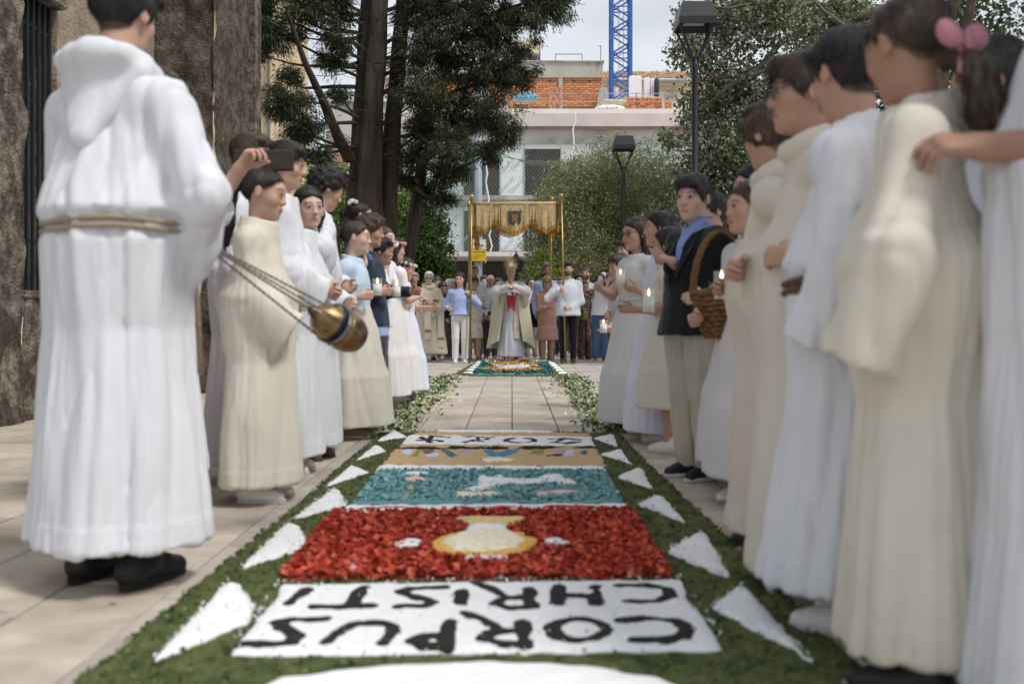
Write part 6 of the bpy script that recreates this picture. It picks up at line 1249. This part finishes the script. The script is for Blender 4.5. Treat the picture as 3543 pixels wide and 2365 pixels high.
# deacon
p = far('person in cream dalmatic with red key pattern, hands folded', 1484, 18.1, 941, 190, skin='o', hair='short', hc='white', beard='white', R=dict(t=(.05, .24, 1.05), c=.6, el=(1, -.2, -.8), pn=(-1, 0, 0)), Lh=dict(t=(-.03, .25, 1.06), c=.6, el=(-1, -.2, -.8)), head=(-12, 4, 0), glasses='dark')
DAL = cloth((.68, .63, .50), 'cream dalmatic wool'); p.robe(CREAM, m_=DAL, hem=.14, rh=.33, rc=.185, cuff=.10, droop=.16, folds=.10, n=(4, 6, 9), yr=.62, up=.85, name='dalmatic'); p.cowl(CREAM, DAL, back=0, r=.04, w=.09); p.shoes((.015, .015, .015)); m_key = mat('red key pattern', (.30, .04, .03), .8, .1)
def keyband(par, x, y, z, w, h):
    b = MB(); n = 4; u = w / (n * 4)
    for k in range(n):
        x0 = x - w / 2 + k * 4 * u
        for (a, c, e, f) in ((0, 0, 3.2, .7), (0, 0, .7, 4), (0, 3.3, 2.6, .7), (1.9, 1.6, .7, 2.4), (1.1, 1.6, 1.5, .7), (3.2, 0, .8, .7)): b.box((x0 + (a + e / 2) * u, y, z - h / 2 + (c + f / 2) * h / 4), (e * u, .006, f * h / 4))
    b.build('key_band', m_key, par)
for x, z0, z1 in ((.04, .40, 1.0), (-.20, .26, .95)):
    st = MB().box((x, .225 - abs(x) * .25, (z0 + z1) / 2), (.115, .02, z1 - z0), bev=.006).build('stole', DAL, p.root); keyband(st, x, .237 - abs(x) * .25, z0 + .16, .11, .045)
p = far('person in dark red top behind the shoulder of the dalmatic', 1514, 20.3, 959, 185, skin='l', hair='bob', hc='brown', hlen=.06); p.top((.25, .1, .1)); p.legsw((.05, .05, .07)); p.shoes((.08, .06, .05))
p = far('person looking down in reddish clothes left of the navy jacket', 1531, 19.6, 978, 195, skin='t', hair='wavy', hc='dark', head=(10, 18, 0), hlen=.06); p.top((.3, .12, .13)); p.legsw((.3, .1, .12)); p.shoes((.1, .08, .06))
p = far('person in pale grey shirt at the back, left of the blue blouse', 1552, 21, 964, 170, skin='o', hair='bald', hc='grey'); p.top((.55, .56, .6)); p.legsw((.08, .08, .1)); p.shoes((.1, .08, .06))
p = far('person in navy jacket and speckled trousers facing sideways', 1560, 18.9, 967, 230, skin='o', hair='short', hc='white', head=(-10, 4, 0), R=dict(t=(.2, .05, .78)), Lh=dict(t=(-.16, .06, .76))); p.top((.014, .018, .032), hem=.46, flare=.03, ease=.03, name='jacket'); p.legsw((.1, .08, .08), m_=cloth((.15, .12, .12), 'speckled trousers', var=.0, second=(.03, .024, .026), sec_scale=40), flare=.02); p.shoes((.2, .16, .12))
BLU = cloth((.38, .48, .76), 'light blue blouse')
p = far('person in light blue blouse and white jeans holding a canopy pole', 1592, 17.4, 944, 185, skin='l', hair='long', hc='dark', head=(-18, 8, 0), hlen=.10, R=dict(t=('w', 1617, 1032, 17.2), c=.8) if False else dict(t=(.20, .12, .95), c=.5), Lh=dict(t=('w', 1623, 1005, 17.32), c=.95, el=(-.8, 0, -.8), pn=(1, 0, 0)), slim=.92)
p.arm[1]['w'] = p.Rw.T @ (at(1622, 1068, 17.3) - p.pos); p.top(BLU, m_=BLU, hem=.535, flare=.03, upto=.82, rs=.042, rcf=.06, wr=.007, collar=False); p.legsw((.78, .77, .76), ease=.006, flare=.008, wr=.004); p.shoes((.72, .70, .68))
p = far('person in white lace dress behind the left canopy pole', 1640, 18.3, 958, 190, skin='t', hair='bob', hc='dark', head=(8, 8, 0), hlen=.02, Lh=dict(t=('w', 1626, 1050, 18.45), c=.9), R=dict(t=('w', 1628, 1010, 18.5), c=.9, el=(1, 0, -.8))); LACE = cloth((.76, .73, .68), 'white lace', second=(.48, .44, .40), sec_scale=26, sec_lo=.52, sec_hi=.56, bump=.8, bscale=50); p.top(LACE, m_=LACE, hem=.5, upto=.42, ease=.014); p.skirt(LACE, m_=LACE, z1=.6, z0=.27, r0=.17, r1=.155, folds=.02); p.shoes((.2, .12, .08), heel=.02)
p = far('person in white shirt and brown trousers behind the lace dress', 1640, 18.9, 920, 195, skin='t', hair='crop', hc='dark'); p.top((.66, .68, .75), hem=.5, ease=.03); p.legsw((.10, .06, .035)); p.shoes((.05, .03, .02))
p = far('person with glasses in white buttoned shirt and grey trousers, hands joined low', 1697, 19.3, 951, 172, skin='o', hair='bald', hc='grey', beard='grey', glasses='gold', R=dict(t=(.05, .20, .80), c=.6), Lh=dict(t=(-.03, .21, .80), c=.6)); p.top((.72, .74, .78), hem=.56, upto=.62, ease=.026); p.legsw((.07, .075, .08)); p.shoes((.22, .11, .05))
for k in range(5): MB().lathe([(.001, 0), (.007, .001), (.007, .003)], 8, (0.0, .094 * p.H * .9 + .012, (.60 + .04 * k) * p.H), Matrix.Rotation(-1.57, 3, 'X')).build('button', m_sk, p.root)
p = far('person in grey peering out behind the white buttoned shirt', 1675, 20.4, 955, 185, skin='l', hair='short', hc='brown'); p.top((.3, .3, .34)); p.legsw((.06, .07, .12)); p.shoes((.1, .08, .06))
p = far('person in black raising a hand with a phone behind the cope', 1722, 20.6, 965, 180, skin='t', hair='short', hc='dark', R=dict(t=('w', 1732, 965, 20.2), c=.25, fd=(0, .2, 1), pn=(0, 1, .0), fan=.4)); p.top((.1, .1, .12)); p.legsw((.05, .05, .07)); p.shoes((.05, .05, .05)); phone(at(1745, 935, 20.1), 'dark phone lifted above the crowd left of the monstrance', 0, (.02, .02, .025))
# the priest
p = far('person in cream cope lifting the monstrance under the canopy', 1768, 17.9, 922, 180, skin='o', hair='short', hc='grey', R=dict(t=(.045, .36, 1.37), c=.9, el=(1, -.1, -.5)), Lh=dict(t=(-.045, .36, 1.37), c=.9, el=(-1, -.1, -.5)), head=(0, 2, 0)); PR = p
p.robe(WHITE, m_=cloth((.66, .69, .78), 'white alb under cope'), hem=.09, rh=.235, rc=.15, name='alb', yr=.75, folds=.09); p.shoes((.012, .011, .011))
COPE = cloth((.68, .62, .47), 'cream cope wool', bump=.4, bscale=200); H = p.H; G = Grid(np.arange(-.55, .55, .016), np.arange(-.4, .55, .016), np.arange(.1, 1.7, .016))
def copef(X, Y, Z):
    a = np.interp(Z, [.22, .6, 1.0, 1.25, 1.36, 1.44], [.41, .36, .31, .26, .21, .09]); b_ = a * np.interp(Z, [.2, 1.2, 1.44], [.62, .72, .8]); u, v = X / a, Y / b_; th = np.arctan2(u, v); rho = np.sqrt(u * u + v * v); am = np.interp(Z, [.2, 1.0, 1.35], [.10, .07, .02])
    d = (np.abs(rho - 1 - am * foldf(th, Z * 2.5, 77, (6, 9, 14))) * a - .017); op = np.interp(Z, [.2, .9, 1.25, 1.44], [.62, .42, .36, .2]); hem_ = .24 + .13 * np.exp(-((np.abs(th) - op) / .45) ** 2)
    return np.maximum(np.maximum(np.maximum(d, (op - np.abs(th)) * a), hem_ - Z), Z - 1.44)
G.put(copef, (-.5, -.35, .2), (.5, .35, 1.45), 0); V, Q = G.mesh(1); npmesh('cope', V, Q, COPE, p.root)
VEIL = cloth((.70, .65, .60), 'humeral veil silk', rough=.7, sheen=.3); G = s_ = p.grid(.015, (.45, .45))
for sg in (1, -1):
    a = p.arm[sg]; G.cap((sg * .02, -.05, .815 * H), a['s'] + [sg * .02, -.02, .02], .06, .085, .04); G.cap(a['s'] + [sg * .02, 0, 0], a['e'], .085, .085, .04); G.cap(a['e'], a['w'] + [0, .01, -.03], .075, .055, .03); G.cap(a['e'] + [sg * .02, 0, -.02], a['e'] * .5 + a['s'] * .5 + [sg * .05, .05, -.26], .07, .05, .06, S=(1, .8, 1)); G.cap(a['s'] + [sg * .05, .02, -.1], a['s'] + [sg * .09, .03, -.27], .07, .06, .06)
p.fin(G, 'humeral_veil', VEIL, .007, 5)
MB().add([(-.055, .37, 1.40), (.015, .40, 1.40), (.065, .41, 1.20), (-.07, .37, 1.17), (.09, .36, 1.23), (.10, .34, 1.17)], [(0, 3, 2, 1)]).build('veil_fall', VEIL, p.root)
m_vl = cloth((.28, .012, .03), 'crimson lining', rough=.6)
MB().add([(.072, .405, 1.205), (-.075, .365, 1.175), (-.06, .36, 1.10), (.0, .38, 1.06), (.075, .395, 1.12)], [(0, 1, 2, 3, 4)]).build('veil_lining', m_vl, p.root)
MB().add([(-.075, .36, 1.36), (-.10, .35, 1.36), (-.12, .34, 1.20), (-.085, .36, 1.18)], [(0, 1, 2, 3)]).build('veil_lining', m_vl, p.root); MB().add([(.11, .30, 1.30), (.135, .28, 1.31), (.125, .29, 1.14)], [(0, 1, 2)]).build('veil_lining', m_vl, p.root)
MB().add([(-.01, .405, 1.36), (.03, .405, 1.34), (-.03, .41, 1.17), (-.07, .40, 1.17)], [(0, 1, 2, 3)]).build('veil_lining', m_vl, p.root)
r = np.random.default_rng(4); b = MB()
for k in range(46):
    x = -.075 + .15 * k / 46; L_ = .07 + .13 * abs(math.sin(k * .35)) + .03 * r.random(); z = 1.13 - .04 * math.sin(k * .2); b.tube([(x, .375, z + .03), (x + .004 * r.normal(), .385, z - L_ * .5), (x + .008 * r.normal(), .385, z - L_)], [.004, .0045, .003], 5)
tag(b.build('veil_fringe', m_vl, p.root), kind='stuff')
for x, z0, z1, nm in ((-.10, .42, 1.12, 'stole'),): MB().box((x, .165, (z0 + z1) / 2), (.10, .018, z1 - z0), bev=.005).build(nm, COPE, p.root)
MB().box((-.115, .178, .60), (.012, .006, .06)).build('gold_cross', _mats['gold'], p.root); MB().box((-.115, .1785, .605), (.045, .006, .012)).build('gold_cross', _mats['gold'], p.root)
MB().lathe([(.012, 0), (.03, .004), (.034, .012), (.012, .02)], 14, (-.075, .20, 1.27), Matrix.Rotation(-1.57, 3, 'X')).build('cope_clasp', _mats['gold'], p.root, True)
# monstrance
c = p.W((.0, .40, 0)); mz = at(1770, 914, c[1])[2]
mo = tag(empty('monstrance', (c[0], c[1], mz)), 'golden sunburst monstrance with white host raised above the cope', 'monstrance'); m_gd = mat('old gold', (.36, .25, .09), .38, .25, 20, metal=.85)
m_ray = mat('bright gilt', (.62, .46, .20), .35, .2, 20, metal=.8)
for k in range(44):
    q = k * 6.2832 / 44; ra = (.150, .118, .135, .112)[k % 4]; MB().tube([(.042 * math.cos(q), 0, .042 * math.sin(q)), (ra * math.cos(q), 0, ra * math.sin(q))], [.006, .003], 5).build('ray', m_ray, mo)
MB().lathe([(.038, -.008), (.052, -.010), (.052, .006), (.038, .008)], 24, M=Matrix.Rotation(1.5708, 3, 'X')).build('bezel', m_gd, mo, True); MB().lathe([(.001, -.014), (.041, -.014), (.041, .014), (.001, .014)], 24, M=Matrix.Rotation(1.5708, 3, 'X')).build('host', mat('host white', (.80, .80, .76), .4, .03), mo)
MB().lathe([(.055, -.43), (.06, -.42), (.02, -.40), (.012, -.36), (.022, -.33), (.030, -.30), (.014, -.27), (.011, -.22), (.024, -.19), (.010, -.165), (.008, -.14), (.016, -.12), (.01, -.045)], 14).build('stem', m_gd, mo, True)
MB().box((0, 0, .172), (.008, .006, .045)).build('cross', m_gd, mo); MB().box((0, 0, .178), (.03, .0065, .008)).build('cross_arm', m_gd, mo)
pl = at(1786, 905, 19.2); la = tag(empty('processional_lantern', tuple(pl)), 'dark metal lantern carried on a pole behind the monstrance', 'lantern')
MB().lathe([(.11, -.2), (.12, -.19), (.16, .0), (.165, .02), (.07, .09), (.045, .11), (.05, .13), (.012, .16), (.02, .18), (.002, .2)], 8).build('housing', m_iron, la); MB().tube([(0, 0, -pl[2]), (0, 0, -.19)], .015, 8).build('pole', m_iron, la)
p = far('person with glasses in white top carrying a black bag right of the cope', 1838, 20, 962, 190, skin='l', hair='long', hc='brown', glasses='dark', hlen=.06, R=dict(t=(.17, .1, .95))); p.top((.7, .7, .68), upto=.4); p.legsw((.35, .33, .3)); p.shoes((.2, .15, .12))
blob('shoulder_bag', cloth((.012, .012, .014)), at(1852, 1085, 19.6), (.17, .13, .26), 'big black bag hanging right of the cope', 'bag', 33, .08)
p = far('person in dark grey glimpsed over the shoulder of the cope', 1812, 21, 970, 180, skin='m', hair='bob', hc='dark', hlen=.02); p.top((.15, .15, .17)); p.legsw((.05, .05, .06)); p.shoes((.05, .05, .05))
p = far('tall person with glasses in light blue shirt behind the salmon suit', 1893, 19.3, 913, 178, skin='t', hair='curly', hc='salt', beard='salt', glasses='dark', slim=1.05); p.top((.36, .45, .70), hem=.5, ease=.028); p.legsw((.13, .10, .08)); p.shoes((.1, .06, .04))
PINK = cloth((.52, .30, .235), 'salmon tweed', var=.25, scale=70, bump=.6, bscale=120)
p = far('person with glasses in salmon tweed suit holding a canopy pole', 1893, 18.2, 957, 180, skin='t', hair='bob', hc='blond', glasses='dark', hlen=.02, slim=.95, R=dict(t=(-.02, .20, .98), c=.8), Lh=dict(t=('w', 1904, 985, 18.45), c=.9, el=(-.6, 0, -1))); p.top(PINK, m_=PINK, hem=.56, upto=.86, flare=.012, wr=.004, name='jacket', collar=False); p.skirt(PINK, m_=PINK, z1=.6, z0=.25, r0=.205, r1=.15, folds=.02, yr=.75); p.shoes((.35, .20, .12), heel=.03, sole=None)
WSH = cloth((.68, .70, .77), 'white linen shirt')
p = far('person in white shirt and black jeans holding the right canopy pole', 1966, 17.3, 909, 183, skin='l', hair='quiff', hc='black', beard='dark', R=dict(t=('w', 1951, 1000, 17.15), c=.95, el=(.8, -.1, -.9), pn=(1, 0, 0), fd=(-.8, .5, .2)), Lh=dict(t=('w', 1958, 1065, 17.1), c=.9, el=(-1, -.2, -.6), pn=(1, 0, 0), fd=(.8, .5, 0)), slim=1.05); p.top(WSH, m_=WSH, hem=.475, ease=.03, flare=.012, wr=.009); p.legsw((.008, .009, .013), ease=.006); p.shoes((.07, .045, .03), sole=(.3, .24, .18))
for k in range(7): MB().lathe([(.001, 0), (.006, .001), (.006, .003)], 8, (0.0, .112 * p.H - .012 + (.012 if k < 3 else 0), (.52 + .042 * k) * p.H), Matrix.Rotation(-1.57, 3, 'X')).build('button', m_iron, p.root)
p = far('person in dark blue in the back row right of the white shirt', 2002, 20.8, 950, 185, skin='t', hair='curly', hc='black'); p.top((.12, .12, .15)); p.legsw((.06, .06, .08)); p.shoes((.05, .05, .05))
p = far('person in pale blue-grey shirt behind the green blouse', 2030, 20, 927, 165, skin='m', hair='crop', hc='black', beard='dark', head=(-12, 0, 0)); p.top((.42, .46, .52), upto=.4); p.legsw((.09, .08, .07)); p.shoes((.05, .05, .05))
p = far('person in green blouse and brown patterned trousers', 2022, 18.9, 973, 205, skin='t', hair='bun', hc='black', R=dict(t=(.02, .22, .95), c=.7), Lh=dict(t=(-.04, .22, .97), c=.7), head=(-10, 4, 0)); p.top((.10, .15, .13), upto=.75, flare=.03); p.legsw((.1, .07, .05), m_=cloth((.12, .08, .05), 'brown patterned trousers', second=(.035, .022, .015), sec_scale=14), flare=.02); p.shoes((.12, .07, .04))
hb = at(2027, 1092, 18.6); hg = tag(empty('handbag', tuple(hb)), 'small gold handbag at the hip of the green blouse', 'handbag'); MB().box((0, 0, 0), (.09, .05, .15), bev=.015).build('bag_body', mat('gold leather', (.50, .34, .10), .4, .1, metal=.5), hg); MB().tube([(-.03, 0, .07), (-.05, .04, .3), (-.02, .05, .5)], .004, 5).build('strap', _mats['gold leather'], hg)
KIM = cloth((.30, .20, .15), 'patterned kimono', second=(.07, .055, .05), sec_scale=22, sec_lo=.46, sec_hi=.54)
p = far('person in white top, jeans and patterned kimono taking a photo', 2076, 18.2, 950, 182, skin='t', hair='wavy', hc='dark', hlen=.05, R=dict(t=('w', 2070, 978, 17.85), c=.7, el=(1, 0, -.7), fd=(-.1, .3, 1), pn=(-.6, .8, 0)), Lh=dict(t=('w', 2084, 985, 17.9), c=.6, el=(-1, 0, -.7), fd=(.1, .3, 1), pn=(.6, .8, 0)), slim=1.05); p.top((.80, .80, .82), hem=.53, upto=.1, ease=.016, collar=False, flare=.012); p.legsw((.07, .13, .24), ease=.008, flare=.035, m_=cloth((.07, .13, .24), 'denim', var=.25, scale=9)); p.shoes((.25, .15, .08))
for sg in (1, -1):
    G = p.grid(.018, (.35, .35)); H = p.H; G.cap((sg * .155, -.02, .80 * H), (sg * .20, -.02, .28 * H), .05, .075, .03, S=(.55, 1.2, 1)); a = p.arm[sg]; G.cap(a['s'], a['e'], .068, .072, .04); G.cap(a['e'], a['e'] * .6 + a['w'] * .4, .07, .06, .03); p.fin(G, 'kimono', KIM, .006, 5, neck=False)
for k in range(4): a = p.arm[1]; q = a['e'] * (.25 + .03 * k) + a['w'] * (.75 - .03 * k); MB().lathe([(.031, -.004), (.035, 0), (.031, .004)], 14, q).build('bangle', _mats['gold'], p.root, True)
phone(at(2077, 968, 17.75), 'pale blue phone held up above the white top and kimono', 180 + 0, (.5, .6, .68))
p = far('person in pale shirt behind the patterned kimono', 2088, 20.2, 941, 182, skin='o', hair='bald', hc='salt'); p.top((.5, .52, .5)); p.legsw((.08, .08, .1)); p.shoes((.05, .05, .05))
p = far('person in blue cap and dark shorts raising a phone', 2110, 19.5, 944, 178, skin='t', hair='crop', hc='dark', R=dict(t=('w', 2113, 938, 19.2), c=.7, fd=(0, .2, 1), pn=(-.5, .8, 0)), beard='dark'); p.top((.35, .36, .40), upto=.4, m_=cloth((.35, .36, .4), 'plaid shirt', var=.4, scale=30)); p.legsw((.02, .022, .035), bot=.3); p.shoes((.03, .03, .03))
G = Grid(*[np.arange(-.14, .2, .011)] * 3); G.ell((0, -.012, .055), (.088, .108, .075), 0); G.F = np.maximum(G.F, (.045 - G.ax[2])[None, None, :]).astype(np.float32); G.ell((0, .105, .05), (.07, .06, .008), .006); V, Q = G.mesh(1); npmesh('cap', (V * p.hs) @ p.Rh.T + p.Hc, Q, cloth((.04, .10, .20)), p.root)
phone(at(2114, 917, 19.15), 'green phone held above the blue cap', 0, (.12, .25, .2), .13)
for px, D, ty, lab, hc, c1 in ((1412, 21.8, 975, 'person in dark red at the far left of the crowd', 'dark', (.2, .03, .05)), (1500, 22.2, 966, 'person in black in the back row behind the dark red top', 'black', (.03, .03, .035)), (1660, 22, 968, 'person in grey-brown right behind the sign post', 'salt', (.3, .28, .26)), (1790, 22.2, 975, 'person in blue behind the raised veil', 'mid', (.12, .18, .3)), (1920, 22, 962, 'person in olive between the salmon suit and the white shirt', 'brown', (.14, .15, .08)), (1985, 22.3, 962, 'person in purple behind the right pole bearer', 'dark', (.15, .08, .16)), (2125, 21.4, 962, 'person in plum behind the blue cap', 'brown', (.16, .08, .12)), (1470, 21.5, 968, 'person in dark plum half hidden behind the dalmatic', 'brown', (.2, .15, .2)), (1580, 21.3, 972, 'person in grey hidden behind the light blue blouse', 'grey', (.3, .3, .32)), (1865, 21.2, 972, 'person in dark clothes just left of the salmon suit', 'dark', (.06, .06, .08)), (1940, 21.3, 960, 'person in beige hidden behind the right canopy pole', 'mid', (.4, .35, .28)), (2058, 20.9, 965, 'person in white shirt just behind the pale blue phone', 'black', (.6, .6, .6))):
    p = far(lab, px, D, ty, 180, skin='m', hair='short', hc=hc); p.top(c1); p.legsw((.07, .07, .09)); p.shoes((.06, .05, .04))

# ------------------------------------------------------------------ processional canopy
cn = tag(empty('processional_canopy', (0, 0, 0)), 'golden cloth canopy with crest carried on four poles', 'canopy')
m_can = mat('gold brocade', (.66, .50, .25), .75, .16, 26, .5, 90, second=(.48, .35, .17), sec_scale=30, sec_lo=.48, sec_hi=.52); m_trim = mat('brocade trim', (.52, .39, .24), .8, .25, 60, .4, 120); m_fr = mat('gold fringe', (.52, .28, .05), .7, .3, 40, .8, 160, stretch=(6, 6, .4), bdist=.006)
PF = [((1625, 1254), (1632, 700), 17.3), ((1957, 1256), (1942, 697), 17.2), ((1624, 1245), (1623, 722), 18.7), ((1897, 1246), (1910, 706), 18.7)]; tops = []
for (bx, by), (tx, ty), D in PF:
    a = at(bx, by, D); a[2] = .0; t = at(tx, ty, D); tops.append(t); po = MB().tube([a, a * .5 + t * .5, t], [.021, .021, .019], 10).build('pole', m_gd, cn, True)
    MB().lathe([(.012, -.02), (.03, 0), (.02, .02), (.034, .05), (.042, .085), (.030, .12), (.008, .145)], 14, t).build('finial', m_gd, po, True)
FL, FR, BL, BR = tops; zt = FL[2] - .10
MB().tube([FL + [0, 0, -.03], FR + [0, 0, -.03]], .018, 8).build('front_bar', m_gd, cn, True)
MB().tube([BL + [0, 0, -.03], BR + [0, 0, -.03]], .018, 8).build('back_bar', m_gd, cn, True)
MB().add([FL + [.08, 0, -.01], FR + [-.08, 0, -.01], BR + [-.05, 0, .0], BL + [.05, 0, .0], FL + [.08, 0, -.025], FR + [-.08, 0, -.025], BR + [-.05, 0, -.015], BL + [.05, 0, -.015]], [(0, 1, 2, 3), (7, 6, 5, 4), (0, 4, 5, 1), (1, 5, 6, 2), (2, 6, 7, 3), (3, 7, 4, 0)]).build('roof_cloth', m_can, cn)
def valance(P0, P1, panels, dz, sgn, seed, crest=False):
    """hanging cloth: each lappet a part with its fringe"""
    P0, P1 = np.array(P0), np.array(P1); u = P1 - P0; L_ = np.linalg.norm(u); u /= L_; nrm = np.array([u[1], -u[0], 0]) * sgn; r = np.random.default_rng(seed)
    b = MB().tube([P0, P1], .026, 8).build('top_hem', m_can, cn, True)
    for (f0, f1, h0, h1) in panels:
        nx, nz = 16, 14; V = []; x0, x1 = f0 * L_, f1 * L_
        prof = [h0 + (h1 - h0) * (1 - abs(2 * i / nx - 1)) for i in range(nx + 1)]; pr = .016 if h1 > h0 else .004; ph = r.random() * 6
        def pos(i, t, ext=0.):
            x = x0 + (x1 - x0) * i / nx; d = prof[i] * t + ext; w = .016 * math.sin(i * .9 + ph) * t + .009 * math.sin(i * 2.3 + ph) * t
            return P0 + u * x + nrm * (pr + w) + np.array([0, 0, -d])
        V = [pos(i, j / nz) for i in range(nx + 1) for j in range(nz + 1)]; n_ = nz + 1
        V += [q - nrm * .004 for q in V]; M_ = (nx + 1) * n_
        f = [(i * n_ + j, i * n_ + j + 1, (i + 1) * n_ + j + 1, (i + 1) * n_ + j) for i in range(nx) for j in range(nz)]; f += [tuple(M_ + k for k in reversed(q)) for q in f]
        pa = MB().add(V, f).build('lappet', m_can, cn, True)
        for off, wd in ((.03, .02), (.062, .008)):
            tb = MB(); Vt = []
            for i in range(nx + 1): t0 = 1 - off / prof[i]; t1 = 1 - (off - wd) / prof[i]; Vt += [pos(i, t0) + nrm * .003, pos(i, t1) + nrm * .003]
            tb.add(Vt, [(2 * i, 2 * i + 1, 2 * i + 3, 2 * i + 2) for i in range(nx)]).build('trim_band', m_trim, pa)
        for i0 in (1, nx - 2):
            tb = MB(); Vt = []
            for j in range(nz + 1): Vt += [pos(i0, j / nz) + nrm * .003, pos(i0 + 1, j / nz) + nrm * .003]
            tb.add(Vt, [(2 * j, 2 * j + 1, 2 * j + 3, 2 * j + 2) for j in range(nz)]).build('trim_band', m_trim, pa)
        fb = MB()
        for k in range(int((x1 - x0) / .006)):
            q = k * .006 / (x1 - x0) * nx; i = min(int(q), nx - 1); a = pos(i, 1) * (1 - (q - i)) + pos(i + 1, 1) * (q - i) + nrm * .002; fb.tube([a + [0, 0, .004], a + nrm * .002 * r.normal() + np.array([.002 * r.normal(), 0, -.075 - .008 * r.random()])], [.0036, .003], 4, False)
        tag(fb.build('fringe', m_fr, pa), kind='stuff')
pan = [(0, .205, .36, .42 + .04), (.21, .31, .29, .29), (.315, .665, .36, .50), (.67, .77, .29, .29), (.775, 1.0, .36, .46)]
valance(FL + [.08, -.02, -.03], FR + [-.10, -.02, -.03], pan, 0, 1, 3); valance(BL + [.03, .02, -.02], BR + [-.03, .02, -.02], [(0, .2, .40, .46), (.21, .31, .33, .33), (.315, .665, .40, .50), (.67, .77, .33, .33), (.775, 1.0, .40, .46)], 0, -1, 4)
valance(FL + [.05, .03, -.03], BL + [.02, -.03, -.02], [(0, .45, .36, .46), (.5, 1, .36, .46)], 0, -1, 5); valance(FR + [-.07, .03, -.03], BR + [0, -.03, -.02], [(0, .45, .36, .46), (.5, 1, .36, .46)], 0, 1, 6)
# crest
cc_ = at(1781, 757, 17.26); cc_[1] -= .055; cr0 = MB(); shp = [(-.10, .10), (-.125, .125), (-.11, .14), (-.06, .125), (0, .135), (.06, .125), (.11, .14), (.125, .125), (.10, .10), (.10, -.07), (.07, -.10), (.02, -.105), (0, -.125), (-.02, -.105), (-.07, -.10), (-.10, -.07)]
n = len(shp); cr0.add([(x, 0, z) for x, z in shp] + [(x, .012, z) for x, z in shp], [tuple(range(n)), tuple(reversed(range(n, 2 * n)))] + [(i, n + i, n + (i + 1) % n, (i + 1) % n) for i in range(n)]); cs = cr0.build('crest', mat('crest blue', (.035, .085, .11), .8, .2, 50), cn, loc=tuple(cc_))
m_cr = mat('crest red', (.36, .10, .05), .8, .2, 60); m_cy = mat('crest gold', (.55, .40, .10), .7, .2, 60)
b = MB().box((0, -.006, .0), (.105, .008, .07)).box((0, -.006, .047), (.12, .008, .018))
for x in (-.04, 0, .04): b.box((x, -.006, .07), (.024, .008, .028))
b.box((-.038, -.006, -.05), (.03, .008, .04)).box((.038, -.006, -.05), (.03, .008, .04)); b.build('castle', m_cr, cs)
MB().tube([(-.022, -.012, -.06), (-.022, -.012, -.02), (0, -.012, .005), (.022, -.012, -.02), (.022, -.012, -.06)], .005, 5).build('gate_arch', m_cy, cs); MB().box((0, -.012, .036), (.10, .006, .006)).build('castle_band', m_cy, cs)
MB().tube([(-.1, -.004, -.07), (-.1, -.004, .1), (-.12, -.004, .125)], .005, 5).build('crest_edge', m_sk, cs); MB().tube([(.1, -.004, -.07), (.1, -.004, .1), (.12, -.004, .125)], .005, 5).build('crest_edge', m_sk, cs)
for x, y0, y1, D in ((1643, 815, 860, 18.3), (1650, 810, 866, 17.6), (1655, 815, 862, 17.5), (1896, 800, 845, 18.4), (1902, 800, 856, 18.6), (1910, 795, 830, 18.5)):
    a, c = at(x, y0, D), at(x + 1, y1, D); b = MB(); r = np.random.default_rng(int(x))
    for k in range(14): o = r.normal(size=3) * .012; b.tube([a + o * .5, a * .5 + c * .5 + o, c + o * 1.3], [.004, .004, .003], 4)
    tag(b.build('tassel', m_fr, cn), kind='stuff')

# ------------------------------------------------------------------ the censer
top = MONK.W(MONK.arm[1]['w'] + MONK.arm[1]['fd'] * .08); cb = at(1170, 1130, 3.62); ax_ = Vector(cb - top).normalized(); Q_ = ax_.to_track_quat('-Z', 'Y').to_matrix()
ce = tag(empty('censer', tuple(cb)), 'brass censer swinging on thin chains from the hand of the hooded figure', 'censer'); m_bz = mat('aged brass', (.30, .21, .10), .40, .4, 14, metal=.85, second=(.07, .055, .04), sec_scale=18, sec_lo=.5, sec_hi=.66)
MB().lathe([(.002, -.125), (.03, -.118), (.055, -.10), (.070, -.07), (.075, -.035), (.070, -.012), (.066, -.008)], 22, M=Q_).build('bowl', m_bz, ce, True)
MB().lathe([(.066, .012), (.073, .018), (.073, .04), (.068, .05), (.055, .08), (.04, .10), (.022, .115), (.016, .135), (.004, .15)], 22, M=Q_).build('lid', m_bz, ce, True)
MB().lathe([(.074, .016), (.0765, .02), (.0765, .038), (.074, .042)], 22, M=Q_).build('lid_band', mat('blued band', (.02, .035, .06), .3, .1, metal=.7), ce, True)
MB().lathe([(.058, -.012), (.062, -.008), (.062, .012), (.058, .016)], 18, M=Q_).build('ash_pan', mat('grey ash', (.35, .36, .37), .9, .3, 30), ce)
for k in range(6): q = k * 1.047; MB().lathe([(.001, 0), (.008, .001), (.008, .003)], 8, Q_ @ Vector((.062 * math.cos(q), .062 * math.sin(q), .064))).build('vent_hole', m_sk, ce)
m_ch = mat('chain', (.30, .27, .22), .4, .2, 40, metal=.7); tl = Vector(top - cb)
for k in range(4):
    q = k * 2.094; a = Q_ @ Vector((.074 * math.cos(q), .074 * math.sin(q), -.02)) if k < 3 else Q_ @ Vector((0, 0, .15)); b = MB(); n = 60; d = tl - a
    for i in range(n): s0 = a + d * (i / n); s1 = a + d * ((i + .8) / n); b.tube([s0, s1], .0036 if i % 2 else .0052, 4)
    b.build('chain', m_ch, ce)
